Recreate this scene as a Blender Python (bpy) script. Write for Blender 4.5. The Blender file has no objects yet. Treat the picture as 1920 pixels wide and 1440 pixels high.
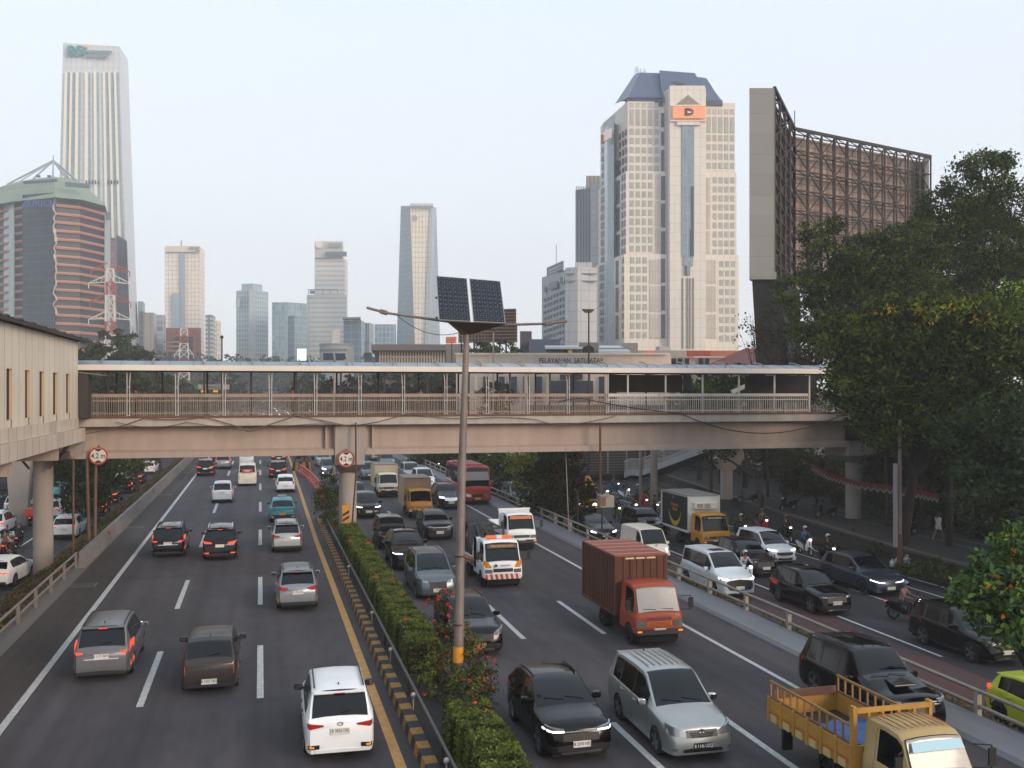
import bpy, bmesh, math, random
import numpy as np
from mathutils import Vector, Matrix
random.seed(7); np.random.seed(7)
R = math.radians
S = bpy.context.scene
COL = S.collection
# ---------------------------------------------------------------- camera, sky, sun, exposure
CH = 9.1
cam_d = bpy.data.cameras.new('camera'); cam = bpy.data.objects.new('camera', cam_d); COL.objects.link(cam)
cam_d.sensor_width = 36; cam_d.lens = 35.0; cam_d.shift_y = 13/1920
cam_d.clip_start = .5; cam_d.clip_end = 4000
TH = math.atan(472/1866.7)
cam.location = (0, 0, CH); cam.rotation_euler = (R(90), 0, -TH)
S.camera = cam
S.render.resolution_x = 1024; S.render.resolution_y = 768
SUN_EL, SUN_AZ = R(12), R(144)          # azimuth measured clockwise from +Y: behind the camera, a little to the right
W = bpy.data.worlds.new("World"); S.world = W; W.use_nodes = True
wn = W.node_tree.nodes; wl = W.node_tree.links
bg = wn['Background']
sky = wn.new('ShaderNodeTexSky'); sky.sky_type = 'NISHITA'; sky.sun_disc = False
sky.sun_elevation = SUN_EL; sky.sun_rotation = SUN_AZ; sky.air_density = 1.0; sky.dust_density = 1.6; sky.ozone_density = 1.0
hs = wn.new('ShaderNodeHueSaturation'); hs.inputs['Saturation'].default_value = .42
mx = wn.new('ShaderNodeMix'); mx.data_type = 'RGBA'; mx.inputs['Factor'].default_value = .72
wtc = wn.new('ShaderNodeTexCoord'); wsp = wn.new('ShaderNodeSeparateXYZ'); wrp = wn.new('ShaderNodeValToRGB')   # pale evening overcast over the Nishita sky
wl.new(wtc.outputs['Generated'], wsp.inputs[0]); wl.new(wsp.outputs['Z'], wrp.inputs[0])
for e_, (p_, c_) in zip((wrp.color_ramp.elements[0], wrp.color_ramp.elements[1]), ((0, (.82, .83, .865, 1)), (.5, (.72, .86, 1, 1)))): e_.position = p_; e_.color = c_
wm = wn.new('ShaderNodeVectorMath'); wm.operation = 'SCALE'; wm.inputs['Scale'].default_value = 8.7; wl.new(wrp.outputs[0], wm.inputs[0]); wl.new(wm.outputs[0], mx.inputs['B'])
wl.new(sky.outputs[0], hs.inputs['Color']); wl.new(hs.outputs[0], mx.inputs['A']); wl.new(mx.outputs['Result'], bg.inputs['Color'])
bg.inputs['Strength'].default_value = .15
sl = bpy.data.lights.new('sun', 'SUN'); sl.energy = 2.6; sl.angle = R(22); sl.color = (1, .78, .60)
so = bpy.data.objects.new('sun', sl); COL.objects.link(so)
sd = Vector((math.sin(SUN_AZ)*math.cos(SUN_EL+R(6)), math.cos(SUN_AZ)*math.cos(SUN_EL+R(6)), math.sin(SUN_EL+R(6))))
so.rotation_euler = sd.to_track_quat('Z', 'Y').to_euler(); so.location = (0, -20, 60)
S.view_settings.view_transform = 'Standard'; S.view_settings.look = 'None'
S.view_settings.exposure = 0.12; S.view_settings.gamma = 1
S.render.engine = 'CYCLES'; S.cycles.volume_bounces = 2
# ---------------------------------------------------------------- helpers
def hexc(h):
    h = h.lstrip('#'); c = [int(h[i:i+2], 16)/255 for i in (0, 2, 4)]
    return tuple([(x/12.92 if x <= .04045 else ((x+.055)/1.055)**2.4) for x in c]+[1])
MATS = {}
def mat(name, col, rough=.6, metal=0, noise=0, nscale=2., coat=0, emit=0, emitcol=None, bump=0, bscale=20., trans=0, stretch=None, alpha=1, spec=.5):
    if name in MATS: return MATS[name]
    m = bpy.data.materials.new(name); m.use_nodes = True; nt = m.node_tree; n = nt.nodes; b = n['Principled BSDF']
    if isinstance(col, str): col = hexc(col)
    if len(col) == 3: col = tuple(col)+(1,)
    b.inputs['Base Color'].default_value = col; b.inputs['Roughness'].default_value = rough; b.inputs['Metallic'].default_value = metal
    b.inputs['Specular IOR Level'].default_value = spec; b.inputs['Coat Weight'].default_value = coat; b.inputs['Coat Roughness'].default_value = .06
    if alpha < 1: b.inputs['Alpha'].default_value = alpha
    if emit:
        b.inputs['Emission Color'].default_value = emitcol or col; b.inputs['Emission Strength'].default_value = emit
    if noise or bump:
        tc = n.new('ShaderNodeTexCoord'); mp = n.new('ShaderNodeMapping'); nt.links.new(tc.outputs['Object'], mp.inputs[0])
        if stretch: mp.inputs['Scale'].default_value = stretch
    if noise:
        nz = n.new('ShaderNodeTexNoise'); nz.inputs['Scale'].default_value = nscale; nz.inputs['Detail'].default_value = 6; nz.inputs['Roughness'].default_value = .72
        nt.links.new(mp.outputs[0], nz.inputs['Vector'])
        r = n.new('ShaderNodeMapRange'); r.inputs['From Min'].default_value = .3; r.inputs['From Max'].default_value = .7
        r.inputs['To Min'].default_value = 1-noise; r.inputs['To Max'].default_value = 1+noise
        nt.links.new(nz.outputs['Fac'], r.inputs['Value'])
        hv = n.new('ShaderNodeHueSaturation'); hv.inputs['Color'].default_value = col; nt.links.new(r.outputs[0], hv.inputs['Value'])
        nt.links.new(hv.outputs[0], b.inputs['Base Color'])
    if bump:
        nb = n.new('ShaderNodeTexNoise'); nb.inputs['Scale'].default_value = bscale; nb.inputs['Detail'].default_value = 4
        nt.links.new(mp.outputs[0], nb.inputs['Vector']); bp = n.new('ShaderNodeBump'); bp.inputs['Strength'].default_value = bump; bp.inputs['Distance'].default_value = .05
        nt.links.new(nb.outputs['Fac'], bp.inputs['Height']); nt.links.new(bp.outputs[0], b.inputs['Normal'])
    if trans:
        t = n.new('ShaderNodeBsdfTranslucent'); t.inputs[0].default_value = (col[0]*1.6, col[1]*1.7, col[2]*.9, 1)
        ms = n.new('ShaderNodeMixShader'); ms.inputs[0].default_value = trans
        nt.links.new(b.outputs[0], ms.inputs[1]); nt.links.new(t.outputs[0], ms.inputs[2]); nt.links.new(ms.outputs[0], n['Material Output'].inputs[0])
    MATS[name] = m; return m
def gridmat(name, c1, c2, mortar, bw, rh, ms=.05, rough=.5, metal=0, noise=.1, nscale=.05, offset=0, bump=0, spec=.5, m_rough=None):
    """cladding / curtain-wall grid in metres, from UVs laid out in metres"""
    if name in MATS: return MATS[name]
    m = bpy.data.materials.new(name); m.use_nodes = True; nt = m.node_tree; n = nt.nodes; b = n['Principled BSDF']
    tc = n.new('ShaderNodeTexCoord'); br = n.new('ShaderNodeTexBrick'); br.offset = offset; br.squash = 1
    cc = [hexc(c) if isinstance(c, str) else tuple(c)+(1,) for c in (c1, c2, mortar)]
    br.inputs['Color1'].default_value, br.inputs['Color2'].default_value, br.inputs['Mortar'].default_value = cc
    br.inputs['Scale'].default_value = 1; br.inputs['Brick Width'].default_value = bw; br.inputs['Row Height'].default_value = rh
    br.inputs['Mortar Size'].default_value = ms; br.inputs['Mortar Smooth'].default_value = .1
    nt.links.new(tc.outputs['UV'], br.inputs['Vector'])
    nz = n.new('ShaderNodeTexNoise'); nz.inputs['Scale'].default_value = nscale; nz.inputs['Detail'].default_value = 5
    nt.links.new(tc.outputs['Object'], nz.inputs['Vector'])
    r = n.new('ShaderNodeMapRange'); r.inputs['From Min'].default_value = .3; r.inputs['From Max'].default_value = .7
    r.inputs['To Min'].default_value = 1-noise; r.inputs['To Max'].default_value = 1+noise; nt.links.new(nz.outputs['Fac'], r.inputs['Value'])
    hv = n.new('ShaderNodeHueSaturation'); nt.links.new(br.outputs['Color'], hv.inputs['Color']); nt.links.new(r.outputs[0], hv.inputs['Value'])
    nt.links.new(hv.outputs[0], b.inputs['Base Color'])
    b.inputs['Roughness'].default_value = rough; b.inputs['Metallic'].default_value = metal; b.inputs['Specular IOR Level'].default_value = spec
    if bump:
        bp = n.new('ShaderNodeBump'); bp.inputs['Strength'].default_value = bump; bp.inputs['Distance'].default_value = .1; bp.invert = True
        nt.links.new(br.outputs['Fac'], bp.inputs['Height']); nt.links.new(bp.outputs[0], b.inputs['Normal'])
    MATS[name] = m; return m
class MB:
    def __init__(s): s.v = []; s.f = []; s.m = []
    def add(s, vs, fs, mi=0):
        o = len(s.v); s.v += [tuple(v) for v in vs]; s.f += [tuple(i+o for i in f) for f in fs]; s.m += [mi]*len(fs); return s
    def bx(s, x0, x1, y0, y1, z0, z1, mi=0, M=None):
        if x0 > x1: x0, x1 = x1, x0
        if y0 > y1: y0, y1 = y1, y0
        vs = [(x, y, z) for z in (z0, z1) for y in (y0, y1) for x in (x0, x1)]
        if M is not None: vs = [M @ Vector(v) for v in vs]
        return s.add(vs, [(0, 2, 3, 1), (4, 5, 7, 6), (0, 1, 5, 4), (2, 6, 7, 3), (0, 4, 6, 2), (1, 3, 7, 5)], mi)
    def cyl(s, p0, p1, r0, r1=None, n=8, mi=0, cap=True):
        if r1 is None: r1 = r0
        p0, p1 = Vector(p0), Vector(p1); d = (p1-p0)
        if d.length < 1e-6: return s
        d.normalize(); a = d.orthogonal().normalized(); b = d.cross(a)
        vs = [p+(a*math.cos(2*math.pi*i/n)+b*math.sin(2*math.pi*i/n))*r for p, r in ((p0, r0), (p1, r1)) for i in range(n)]
        fs = [(i, (i+1) % n, n+(i+1) % n, n+i) for i in range(n)]
        if cap: fs += [tuple(range(n-1, -1, -1)), tuple(range(n, 2*n))]
        return s.add(vs, fs, mi)
    def tube(s, pts, r, n=6, mi=0):
        for a, b in zip(pts[:-1], pts[1:]): s.cyl(a, b, r, r, n, mi)
        return s
    def beam(s, p0, p1, w, h=None, mi=0):
        h = h or w; p0, p1 = Vector(p0), Vector(p1); d = (p1-p0)
        if d.length < 1e-6: return s
        L = d.length; d.normalize(); up = Vector((0, 0, 1)) if abs(d.z) < .98 else Vector((0, 1, 0))
        x = d.cross(up).normalized(); z = x.cross(d)
        M = Matrix((x, d, z)).transposed().to_4x4(); M.translation = p0
        return s.bx(-w/2, w/2, 0, L, -h/2, h/2, mi, M)
    def prism(s, poly, z0, z1, mi=0, top=None, capmi=None):
        n = len(poly); tp = top or poly
        vs = [(x, y, z0) for x, y in poly]+[(x, y, z1) for x, y in tp]
        s.add(vs, [(i, (i+1) % n, n+(i+1) % n, n+i) for i in range(n)], mi)
        o = len(s.v)-2*n; cm = mi if capmi is None else capmi
        s.f += [tuple(o+n+i for i in range(n)), tuple(o+n-1-i for i in range(n))]; s.m += [cm, cm]; return s
    def sph(s, c, r, n=10, k=6, mi=0, sz=1):
        vs = [(c[0], c[1], c[2]-r*sz)]; 
        for j in range(1, k):
            t = math.pi*j/k
            vs += [(c[0]+r*math.sin(t)*math.cos(2*math.pi*i/n), c[1]+r*math.sin(t)*math.sin(2*math.pi*i/n), c[2]-r*sz*math.cos(t)) for i in range(n)]
        vs.append((c[0], c[1], c[2]+r*sz)); fs = [(0, 1+(i+1) % n, 1+i) for i in range(n)]
        for j in range(k-2): fs += [(1+j*n+i, 1+j*n+(i+1) % n, 1+(j+1)*n+(i+1) % n, 1+(j+1)*n+i) for i in range(n)]
        e = len(vs)-1; fs += [(e, 1+(k-2)*n+i, 1+(k-2)*n+(i+1) % n) for i in range(n)]
        return s.add(vs, fs, mi)
    def ext(s, pts, axis_vec, mi=0):
        """extrude a planar polygon (3-D points) by a vector"""
        n = len(pts); a = Vector(axis_vec); vs = [Vector(p) for p in pts]; vs += [v+a for v in vs]
        return s.add(vs, [tuple(range(n-1, -1, -1)), tuple(range(n, 2*n))]+[(i, (i+1) % n, n+(i+1) % n, n+i) for i in range(n)], mi)
    def build(s, name, mats, parent=None, smooth=None, uv=False, loc=None, bevel=0):
        me = bpy.data.meshes.new(name); me.from_pydata(s.v, [], s.f)
        if not isinstance(mats, (list, tuple)): mats = [mats]
        for m in mats: me.materials.append(m)
        if s.m and max(s.m) > 0: me.polygons.foreach_set('material_index', s.m)
        bm = bmesh.new(); bm.from_mesh(me); bmesh.ops.recalc_face_normals(bm, faces=bm.faces); bm.to_mesh(me); bm.free()
        if smooth:
            me.polygons.foreach_set('use_smooth', [True]*len(me.polygons)); me.set_sharp_from_angle(angle=R(smooth))
        if uv: uvbox(me)
        me.update(); o = bpy.data.objects.new(name, me); COL.objects.link(o)
        if parent: o.parent = parent
        if loc: o.location = loc
        if bevel:
            b = o.modifiers.new('bevel', 'BEVEL'); b.width = bevel; b.segments = 2; b.limit_method = 'ANGLE'
        return o
def uvbox(me):
    ul = me.uv_layers.new(name='UVMap'); vs = me.vertices
    for p in me.polygons:
        nx, ny, nz = p.normal; ll = math.hypot(nx, ny)
        if ll > .35:
            tx, ty = -ny/ll, nx/ll
            for li in p.loop_indices:
                c = vs[me.loops[li].vertex_index].co; ul.data[li].uv = (c.x*tx+c.y*ty, c.z)
        else:
            for li in p.loop_indices:
                c = vs[me.loops[li].vertex_index].co; ul.data[li].uv = (c.x, c.y)
def tag(o, label=None, cat=None, group=None, kind=None):
    if label: o['label'] = label
    if cat: o['category'] = cat
    if group: o['group'] = group
    if kind: o['kind'] = kind
    return o
def thing(name, label, cat, loc=(0, 0, 0), rz=0, group=None, kind=None):
    o = bpy.data.objects.new(name, None); COL.objects.link(o); o.location = loc; o.rotation_euler = (0, 0, rz); o.empty_display_size = .2
    return tag(o, label, cat, group, kind)
KIDS = {}
def kids(o): return [c for c in o.children]
def dup(root, loc, rz, label=None, group=None, swap=None, skip=(), scale=None):
    def cp(o, par):
        c = o.copy(); COL.objects.link(c); c.parent = par
        if swap and o.type == 'MESH':
            for i, ms in enumerate(o.material_slots):
                mm = ms.material
                if mm and mm.name in swap:
                    c.material_slots[i].link = 'OBJECT'; c.material_slots[i].material = swap[mm.name]
        for k in o.children:
            if k.name.split('.')[0] in skip: continue
            cp(k, c)
        return c
    r = cp(root, None); r.location = loc; r.rotation_euler = (0, 0, rz)
    if scale: r.scale = scale
    if label: r['label'] = label
    if group: r['group'] = group
    return r
def text(body, size, m, name='lettering', parent=None, M=None, ext=.004, align='CENTER', sx=1, bold=0, label=None):
    cu = bpy.data.curves.new(name, 'FONT'); cu.body = body; cu.size = size; cu.extrude = ext; cu.align_x = align; cu.align_y = 'CENTER'; cu.offset = bold
    cu.resolution_u = 3
    o = bpy.data.objects.new('tmp', cu); COL.objects.link(o); bpy.context.view_layer.update()
    me = bpy.data.meshes.new_from_object(o.evaluated_get(bpy.context.evaluated_depsgraph_get()))
    bpy.data.objects.remove(o); bpy.data.curves.remove(cu)
    me.materials.clear(); me.materials.append(m)
    if sx != 1:
        for v in me.vertices: v.co.x *= sx
    if M is not None: me.transform(M)
    ob = bpy.data.objects.new(name, me); COL.objects.link(ob)
    if parent: ob.parent = parent
    if label: ob['label'] = label
    return ob
def facing(loc, rz=0, tilt=90):
    """matrix standing text up at loc, reading left to right as seen from -Y (rz=0)"""
    return Matrix.Translation(loc) @ Matrix.Rotation(rz, 4, 'Z') @ Matrix.Rotation(R(tilt), 4, 'X')
def lerp(a, b, t): return a+(b-a)*t
def interp(pts, x):
    if x <= pts[0][0]: return pts[0][1]
    for (a, b), (c, d) in zip(pts[:-1], pts[1:]):
        if x <= c: return b+(d-b)*(x-a)/(c-a) if c > a else d
    return pts[-1][1]
def leaves(name, C, size, mats, mi=None, parent=None, up=.0, tag_=None, jit=.5):
    """C: (n,3) leaf centres; one bent diamond of two triangles per leaf"""
    n = len(C); C = np.asarray(C, dtype=np.float32)
    nv = np.random.normal(size=(n, 3)); nv[:, 2] = np.abs(nv[:, 2])+up; nv /= np.linalg.norm(nv, axis=1)[:, None]
    t = np.random.normal(size=(n, 3)); a = np.cross(nv, t); a /= np.linalg.norm(a, axis=1)[:, None]; b = np.cross(nv, a)
    sz = (size*np.random.uniform(1-jit, 1+jit, (n, 1)))
    V = np.empty((n, 4, 3), dtype=np.float32)
    V[:, 0] = C-a*sz; V[:, 1] = C+b*sz*.5+nv*sz*.15; V[:, 2] = C+a*sz; V[:, 3] = C-b*sz*.5+nv*sz*.15
    me = bpy.data.meshes.new(name); me.vertices.add(n*4); me.vertices.foreach_set('co', V.ravel())
    me.loops.add(n*4); me.loops.foreach_set('vertex_index', np.arange(n*4, dtype=np.int32))
    me.polygons.add(n); me.polygons.foreach_set('loop_start', np.arange(0, n*4, 4, dtype=np.int32))
    try: me.polygons.foreach_set('loop_total', np.full(n, 4, dtype=np.int32))
    except Exception: pass
    for m in mats: me.materials.append(m)
    if mi is None: mi = np.random.randint(0, len(mats), n)
    me.polygons.foreach_set('material_index', np.asarray(mi, dtype=np.int32))
    me.update(calc_edges=True); me.validate()
    o = bpy.data.objects.new(name, me); COL.objects.link(o)
    if parent: o.parent = parent
    return o
# ---------------------------------------------------------------- vehicle materials
def paint(name, col, metal=.3, rough=.32):
    return mat('paint_'+name, col, rough=rough, metal=metal, coat=0 if name in ('black', 'dark', 'blackbrown') else .22, noise=.06, nscale=2.2, spec=.35)
P_SILVER = paint('silver', '#85888c', .75, .34); P_WHITE = paint('white', '#d9dbdc', 0, .35); P_BLACK = paint('black', '#040405', 0, .12)
P_GREY = paint('grey', '#4c4b4d', .6, .34); P_GREYSIL = paint('greysilver', '#6f6e70', .55, .36); P_BROWNGREY = paint('browngrey', '#403b38', .6); P_DARK = paint('dark', '#0c0e14', .2, .2)
P_CYAN = paint('cyan', '#2f8f9c', 0, .35); P_LIME = paint('lime', '#a9b322', 0, .35); P_BLUEGREY = paint('bluegrey', '#3b424d', .6, .3)
P_PEARL = paint('pearl', '#c9cfd2', .1, .3); P_ORANGE = paint('orange', '#913b1f', 0, .6); P_YELLOW = paint('yellow', '#b97d1c', 0, .5)
P_TAN = paint('tan', '#a18a5c', 0, .6); P_RED = paint('red', '#a3251c', 0, .4); P_CREAM = paint('cream', '#cfcabb', 0, .5); P_LSIL = paint('lightsilver', '#a3a4a2', .7, .32)
P_BLUE = paint('blue', '#31557c', .2, .35); P_STEEL = paint('steelblue', '#62696f', .6, .3)
GLASS = mat('vehicle_glass', '#06090d', .07, 0, spec=.42); TRIM = mat('black_trim', '#0c0c0d', .5); TYRE = mat('tyre_rubber', '#0e0e0f', .85)
RIMM = mat('alloy', '#8d8f92', .35, .85); RIMD = mat('dark_alloy', '#3a3b3d', .4, .8); CHROME = mat('chrome', '#c4c6c8', .15, 1)
TAILON = mat('tail_lit', '#8f160c', .3, emit=.95, emitcol=(1, .10, .04, 1)); TAILOFF = mat('tail_red', '#7d130c', .2, coat=.5, emit=.12, emitcol=(1, .08, .03, 1))
HEADON = mat('head_lit', '#ffffff', .2, emit=3.5, emitcol=(1, .96, .9, 1)); HEADOFF = mat('head_lens', '#85898d', .12, .6, coat=.4)
AMBER = mat('amber_lens', '#d96a12', .25, emit=.5, emitcol=(1, .4, .05, 1)); PLATEW = mat('plate_white', '#c9c7c0', .5); PLATEK = mat('plate_black', '#0d0d0e', .5); PLATEY = mat('plate_yellow', '#d59a1c', .5)
INK = mat('plate_ink', '#131313', .6); INKW = mat('plate_ink_white', '#dddddd', .6); UNDER = mat('underbody', '#060607', .9)
SKIRT = mat('grey_bumper', '#25262a', .6)

def slant(sp, z, s, front=True):
    k = sp.get('slf' if front else 'slr', .1); d = s if front else sp['L']-s
    return k*max(0, z-.5)*max(0, 1-d/.7)-sp.get('bp', .04)*max(0, 1-abs(z-.42)/.3)*max(0, 1-d/.5)
def vwid(sp, s): return interp(sp['wid'], s)*sp['W']/2
def vy(sp, s, z):
    y = sp['L']/2-s
    if s < sp['L']/2: return y-slant(sp, z, s, True)
    return y+slant(sp, z, s, False)
def surf_y(sp, x, z, front=True):
    x = abs(x); L = sp['L']
    lo, hi = 0., 1.2
    if x <= vwid(sp, 0 if front else L)*.97: s = 0
    else:
        for _ in range(18):
            m = (lo+hi)/2
            if vwid(sp, m if front else L-m)*.985 < x: lo = m
            else: hi = m
        s = min(lo, .9)
    return vy(sp, s if front else L-s, z)
def strip(mb, sp, cols, front=True, side=1, off=.012, th=.05, mi=0):
    """a thin shell hugging the nose or tail; cols = [(x, zlo, zhi)...]"""
    cc = [cols[0]]
    for a, b in zip(cols[:-1], cols[1:]):
        n = max(1, int(abs(b[0]-a[0])/.07))
        cc += [tuple(lerp(a[q], b[q], t/n) for q in range(3)) for t in range(1, n+1)]
    vs = []; sg = 1 if front else -1
    for x, z0, z1 in cc:
        for z in (z0, z1):
            y = surf_y(sp, x, z, front)
            ov = off*(1 if abs(x) < sp['W']*.36 else .9)
            vs += [(x*side*(1+off*.8), y+sg*ov, z), (x*side*.985, y-sg*th, z)]
    fs = []
    for i in range(len(cc)-1):
        a, b = i*4, i*4+4
        fs += [(a, b, b+2, a+2), (a+1, a+3, b+3, b+1), (a, a+1, b+1, b), (a+2, b+2, b+3, a+3)]
    e = (len(cc)-1)*4; fs += [(0, 2, 3, 1), (e, e+1, e+3, e+2)]
    mb.add(vs, fs, mi)
_wheel = {}
def wheel(parent, x, y, r, w=.2, style='alloy', spokes=5):
    key = (round(r, 3), round(w, 3), style, spokes)
    if key not in _wheel:
        N = 22; t = MB(); prof = [(-w/2, r*.66), (-w/2, r*.9), (-w/2+.03, r), (w/2-.03, r), (w/2, r*.9), (w/2, r*.66)]
        vs = [(px, pr*math.cos(2*math.pi*i/N), pr*math.sin(2*math.pi*i/N)) for i in range(N) for px, pr in prof]
        k = len(prof); t.add(vs, [(i*k+j, i*k+j+1, ((i+1) % N)*k+j+1, ((i+1) % N)*k+j) for i in range(N) for j in range(k-1)])
        q = MB(); rr = r*.67
        for sgn in (1,):
            q.cyl((w*.46, 0, 0), (w*.2, 0, 0), rr, rr, 20, 0, False); q.cyl((w*.16, 0, 0), (-w*.3, 0, 0), rr*.98, rr*.98, 16, 1)
            q.cyl((w*.45, 0, 0), (w*.2, 0, 0), rr*.24, rr*.24, 10, 0)
            for i in range(spokes):
                a = 2*math.pi*i/spokes
                for da in ((-.14, .14) if spokes < 7 else (0,)):
                    q.beam((w*.38, math.cos(a)*rr*.18, math.sin(a)*rr*.18), (w*.42, math.cos(a+da)*rr*.97, math.sin(a+da)*rr*.97), .05*r/.32 if spokes < 7 else .035, .035, 0)
        a = t.build('tyre', TYRE, None, 40); b = q.build('rim', [RIMM if style == 'alloy' else RIMD, TRIM], None, 40)
        _wheel[key] = (a.data, b.data); bpy.data.objects.remove(a); bpy.data.objects.remove(b)
    wt = bpy.data.objects.new('wheel', _wheel[key][0]); COL.objects.link(wt); wt.parent = parent; wt.location = (x, y, r)
    wt.rotation_euler = (random.random()*6 if x > 0 else -random.random()*6, 0, 0 if x > 0 else math.pi)
    rm = bpy.data.objects.new('rim', _wheel[key][1]); COL.objects.link(rm); rm.parent = wt
    return wt
def plate(root, sp, txt, front, z, kind='w', w=.43, h=.135, x=0):
    sg = 1 if front else -1; y = surf_y(sp, x, z, front)+sg*.035
    m = {'w': PLATEW, 'k': PLATEK, 'y': PLATEY}[kind]; b = MB(); b.bx(-w/2, w/2, -.012, .012, -h/2, h/2); b.bx(-w/2-.01, w/2+.01, -.015, -.005, -h/2-.01, h/2+.01)
    p = b.build('license_plate', m, root, loc=(x, y, z))
    if not front: pass
    if txt:
        M = Matrix.Translation((0, sg*.014, .012)) @ Matrix.Rotation(0 if not front else math.pi, 4, 'Z') @ Matrix.Rotation(R(90), 4, 'X')
        text(txt, .115, INK if kind != 'k' else INKW, 'plate_number', p, M, .003, sx=w/.43*.78)
    return p
def grid_body(sp, root, pm, name='body'):
    L, Wd, H = sp['L'], sp['W'], sp['H']; r = sp.get('wr', .32); ar = r+.055
    ss = set([k for k, _ in sp['top']]+[k for k, _ in sp['wid']]+[k for k, _ in sp['belt']]+[sp['cowl'], sp['rf'], sp['rr'], sp['gb']])
    for a in sp['axles']:
        for t in (-1, -.92, -.7, -.38, 0, .38, .7, .92, 1): ss.add(a+ar*t)
    for a, b in sp['win']: ss |= {a, b}
    for d in sp.get('seams', []): ss |= {d, d+.014}
    ss = sorted([s for s in ss if 0 <= s <= L]); out = [ss[0]]
    for s in ss[1:]:
        if s-out[-1] > .009: out.append(s)
    ss = out; zs = sp.get('zs', .25); rings = []
    rwf = sp['rw']*Wd/2
    for s in ss:
        w = vwid(sp, s); zt = interp(sp['top'], s); zb = min(interp(sp['belt'], s), zt-.015); zl = zs
        for a in sp['axles']:
            if abs(s-a) < ar: zl = max(zl, r+math.sqrt(max(0, ar*ar-(s-a)**2)))
        k = (zt-zb)/max(.01, H-zb); k = min(1, max(0, k)); rw = lerp(w*.93, min(rwf, w*.93), k**.8)
        if s > sp['rr']: rw = min(rw, lerp(rwf, w*.94, min(1, (s-sp['rr'])/max(.05, sp['gb']-sp['rr']))))
        if s > sp['gb']: rw = w*.94
        z1 = max(zl+.012, min(.47, zb-.2)); z2 = max(z1+.012, lerp(z1, zb, .62)); z3 = max(z2+.01, zb-.035)
        zt2 = max(zt, z3+.02)
        h = [(w*.975, zl), (w*1.0, z1), (w*1.0, z2), (w*.985, z3), (w*.955, max(zb, z3+.008))]
        x4, z4 = h[-1]; x6, z6 = rw, max(zt2-.035, z4+.006)
        h.append((lerp(x4, x6, .88), lerp(z4, z6, .88))); h.append((x6, z6))
        cr = sp.get('crown', .03)
        h += [(rw*.93, zt2-.008), (rw*.5, zt2+cr*.7), (0, zt2+cr)]
        y = [vy(sp, s, z) for x, z in h]
        left = [(-x, yy, z) for (x, z), yy in zip(h, y)]
        rings.append(left+[(x, yy, z) for (x, z), yy in list(zip(h, y))[-2::-1]])
    nr = 19; V = [v for rg in rings for v in rg]
    B = {}
    def put(key, f): B.setdefault(key, []).append(f)
    inr = lambda s, a: a[0] < s < a[1]
    for i in range(len(ss)-1):
        sm = (ss[i]+ss[i+1])/2; seam = any(abs(sm-d-.007) < .008 for d in sp.get('seams', []))
        for k in range(18):
            j = k if k < 9 else 17-k; sd = -1 if k < 9 else 1; f = (i*nr+k, i*nr+k+1, (i+1)*nr+k+1, (i+1)*nr+k)
            if sp['cowl'] < sm < sp['rf'] and j >= 7: put('windshield', f)
            elif sp['rr'] < sm < sp['gb'] and j >= sp.get('rj', 7) and not sp.get('norear'): put('rear_window', f)
            elif j == 4 and any(inr(sm, w) for w in sp['win']):
                q = [n for n, w in enumerate(sp['win']) if inr(sm, w)][0]; put(('side_window', q, sd), f)
            elif (j == 4 and sp['win'] and sp['win'][0][0] < sm < sp['win'][-1][1]): put('t', f)
            elif seam and j <= 4: put('t', f)
            elif j == 0 and sp.get('clad'): put('t', f)
            elif sp['rr'] < sm < sp['gb'] and j == 6 and sp.get('blackD'): put('t', f)
            elif sp.get('blackroof') and j >= 6 and sp['rf'] < sm < sp['rr']: put('t', f)
            else: put('b', f)
    n = len(ss)-1
    for e, o in ((0, 0), (n, n*nr)):
        for k in range(9):
            put('b' if k else ('t' if sp.get('clad') else 'b'), (o+k, o+k+1, o+17-k, o+18-k) if k < 8 else (o+8, o+9, o+10))
    def mk(faces, nm, mats, mis=None):
        used = sorted({i for f in faces for i in f}); mp = {u: q for q, u in enumerate(used)}
        b = MB(); b.v = [V[u] for u in used]; b.f = [tuple(mp[i] for i in f) for f in faces]; b.m = mis or [0]*len(faces)
        return b.build(nm, mats, root, 38)
    fb, ft = B.get('b', []), B.get('t', [])
    body = mk(fb+ft, name, [pm, TRIM], [0]*len(fb)+[1]*len(ft))
    for key, fs in B.items():
        if key in ('b', 't'): continue
        nm = key if isinstance(key, str) else key[0]
        mk(fs, nm, GLASS)
    ub = MB(); ub.bx(-Wd/2+.2, Wd/2-.2, -L/2+.12, L/2-.12, .17, .5)
    for a in sp['axles']: ub.bx(-Wd/2+.03, Wd/2-.03, L/2-a-ar-.05, L/2-a+ar+.05, r+.1, r+ar+.02)
    ub.build('underbody', UNDER, root)
    return body
def mirrors(root, sp, pm, s, z, sc=1):
    for sd in (-1, 1):
        x = vwid(sp, s)*.93; y = sp['L']/2-s; b = MB()
        prof = [(0, -.075), (.05, -.09), (.21, -.08), (.235, 0), (.21, .085), (.06, .08), (0, .06)]
        pts = [(sd*(x+.03+px*sc), y-.06, z+pz*sc) for px, pz in prof]; b.ext(pts, (0, .13, 0)); b.beam((sd*(x-.06), y, z-.05), (sd*(x+.08), y, z-.03), .05, .04)
        o = b.build('mirror', pm, root, 50, bevel=.02)
        g = MB(); g.bx(sd*(x+.06*sc), sd*(x+.22*sc), y-.068, y-.06, z-.06*sc, z+.06*sc); g.build('mirror_glass', mat('mirror_glass', '#9aa4ab', .05, 1), o)
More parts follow.
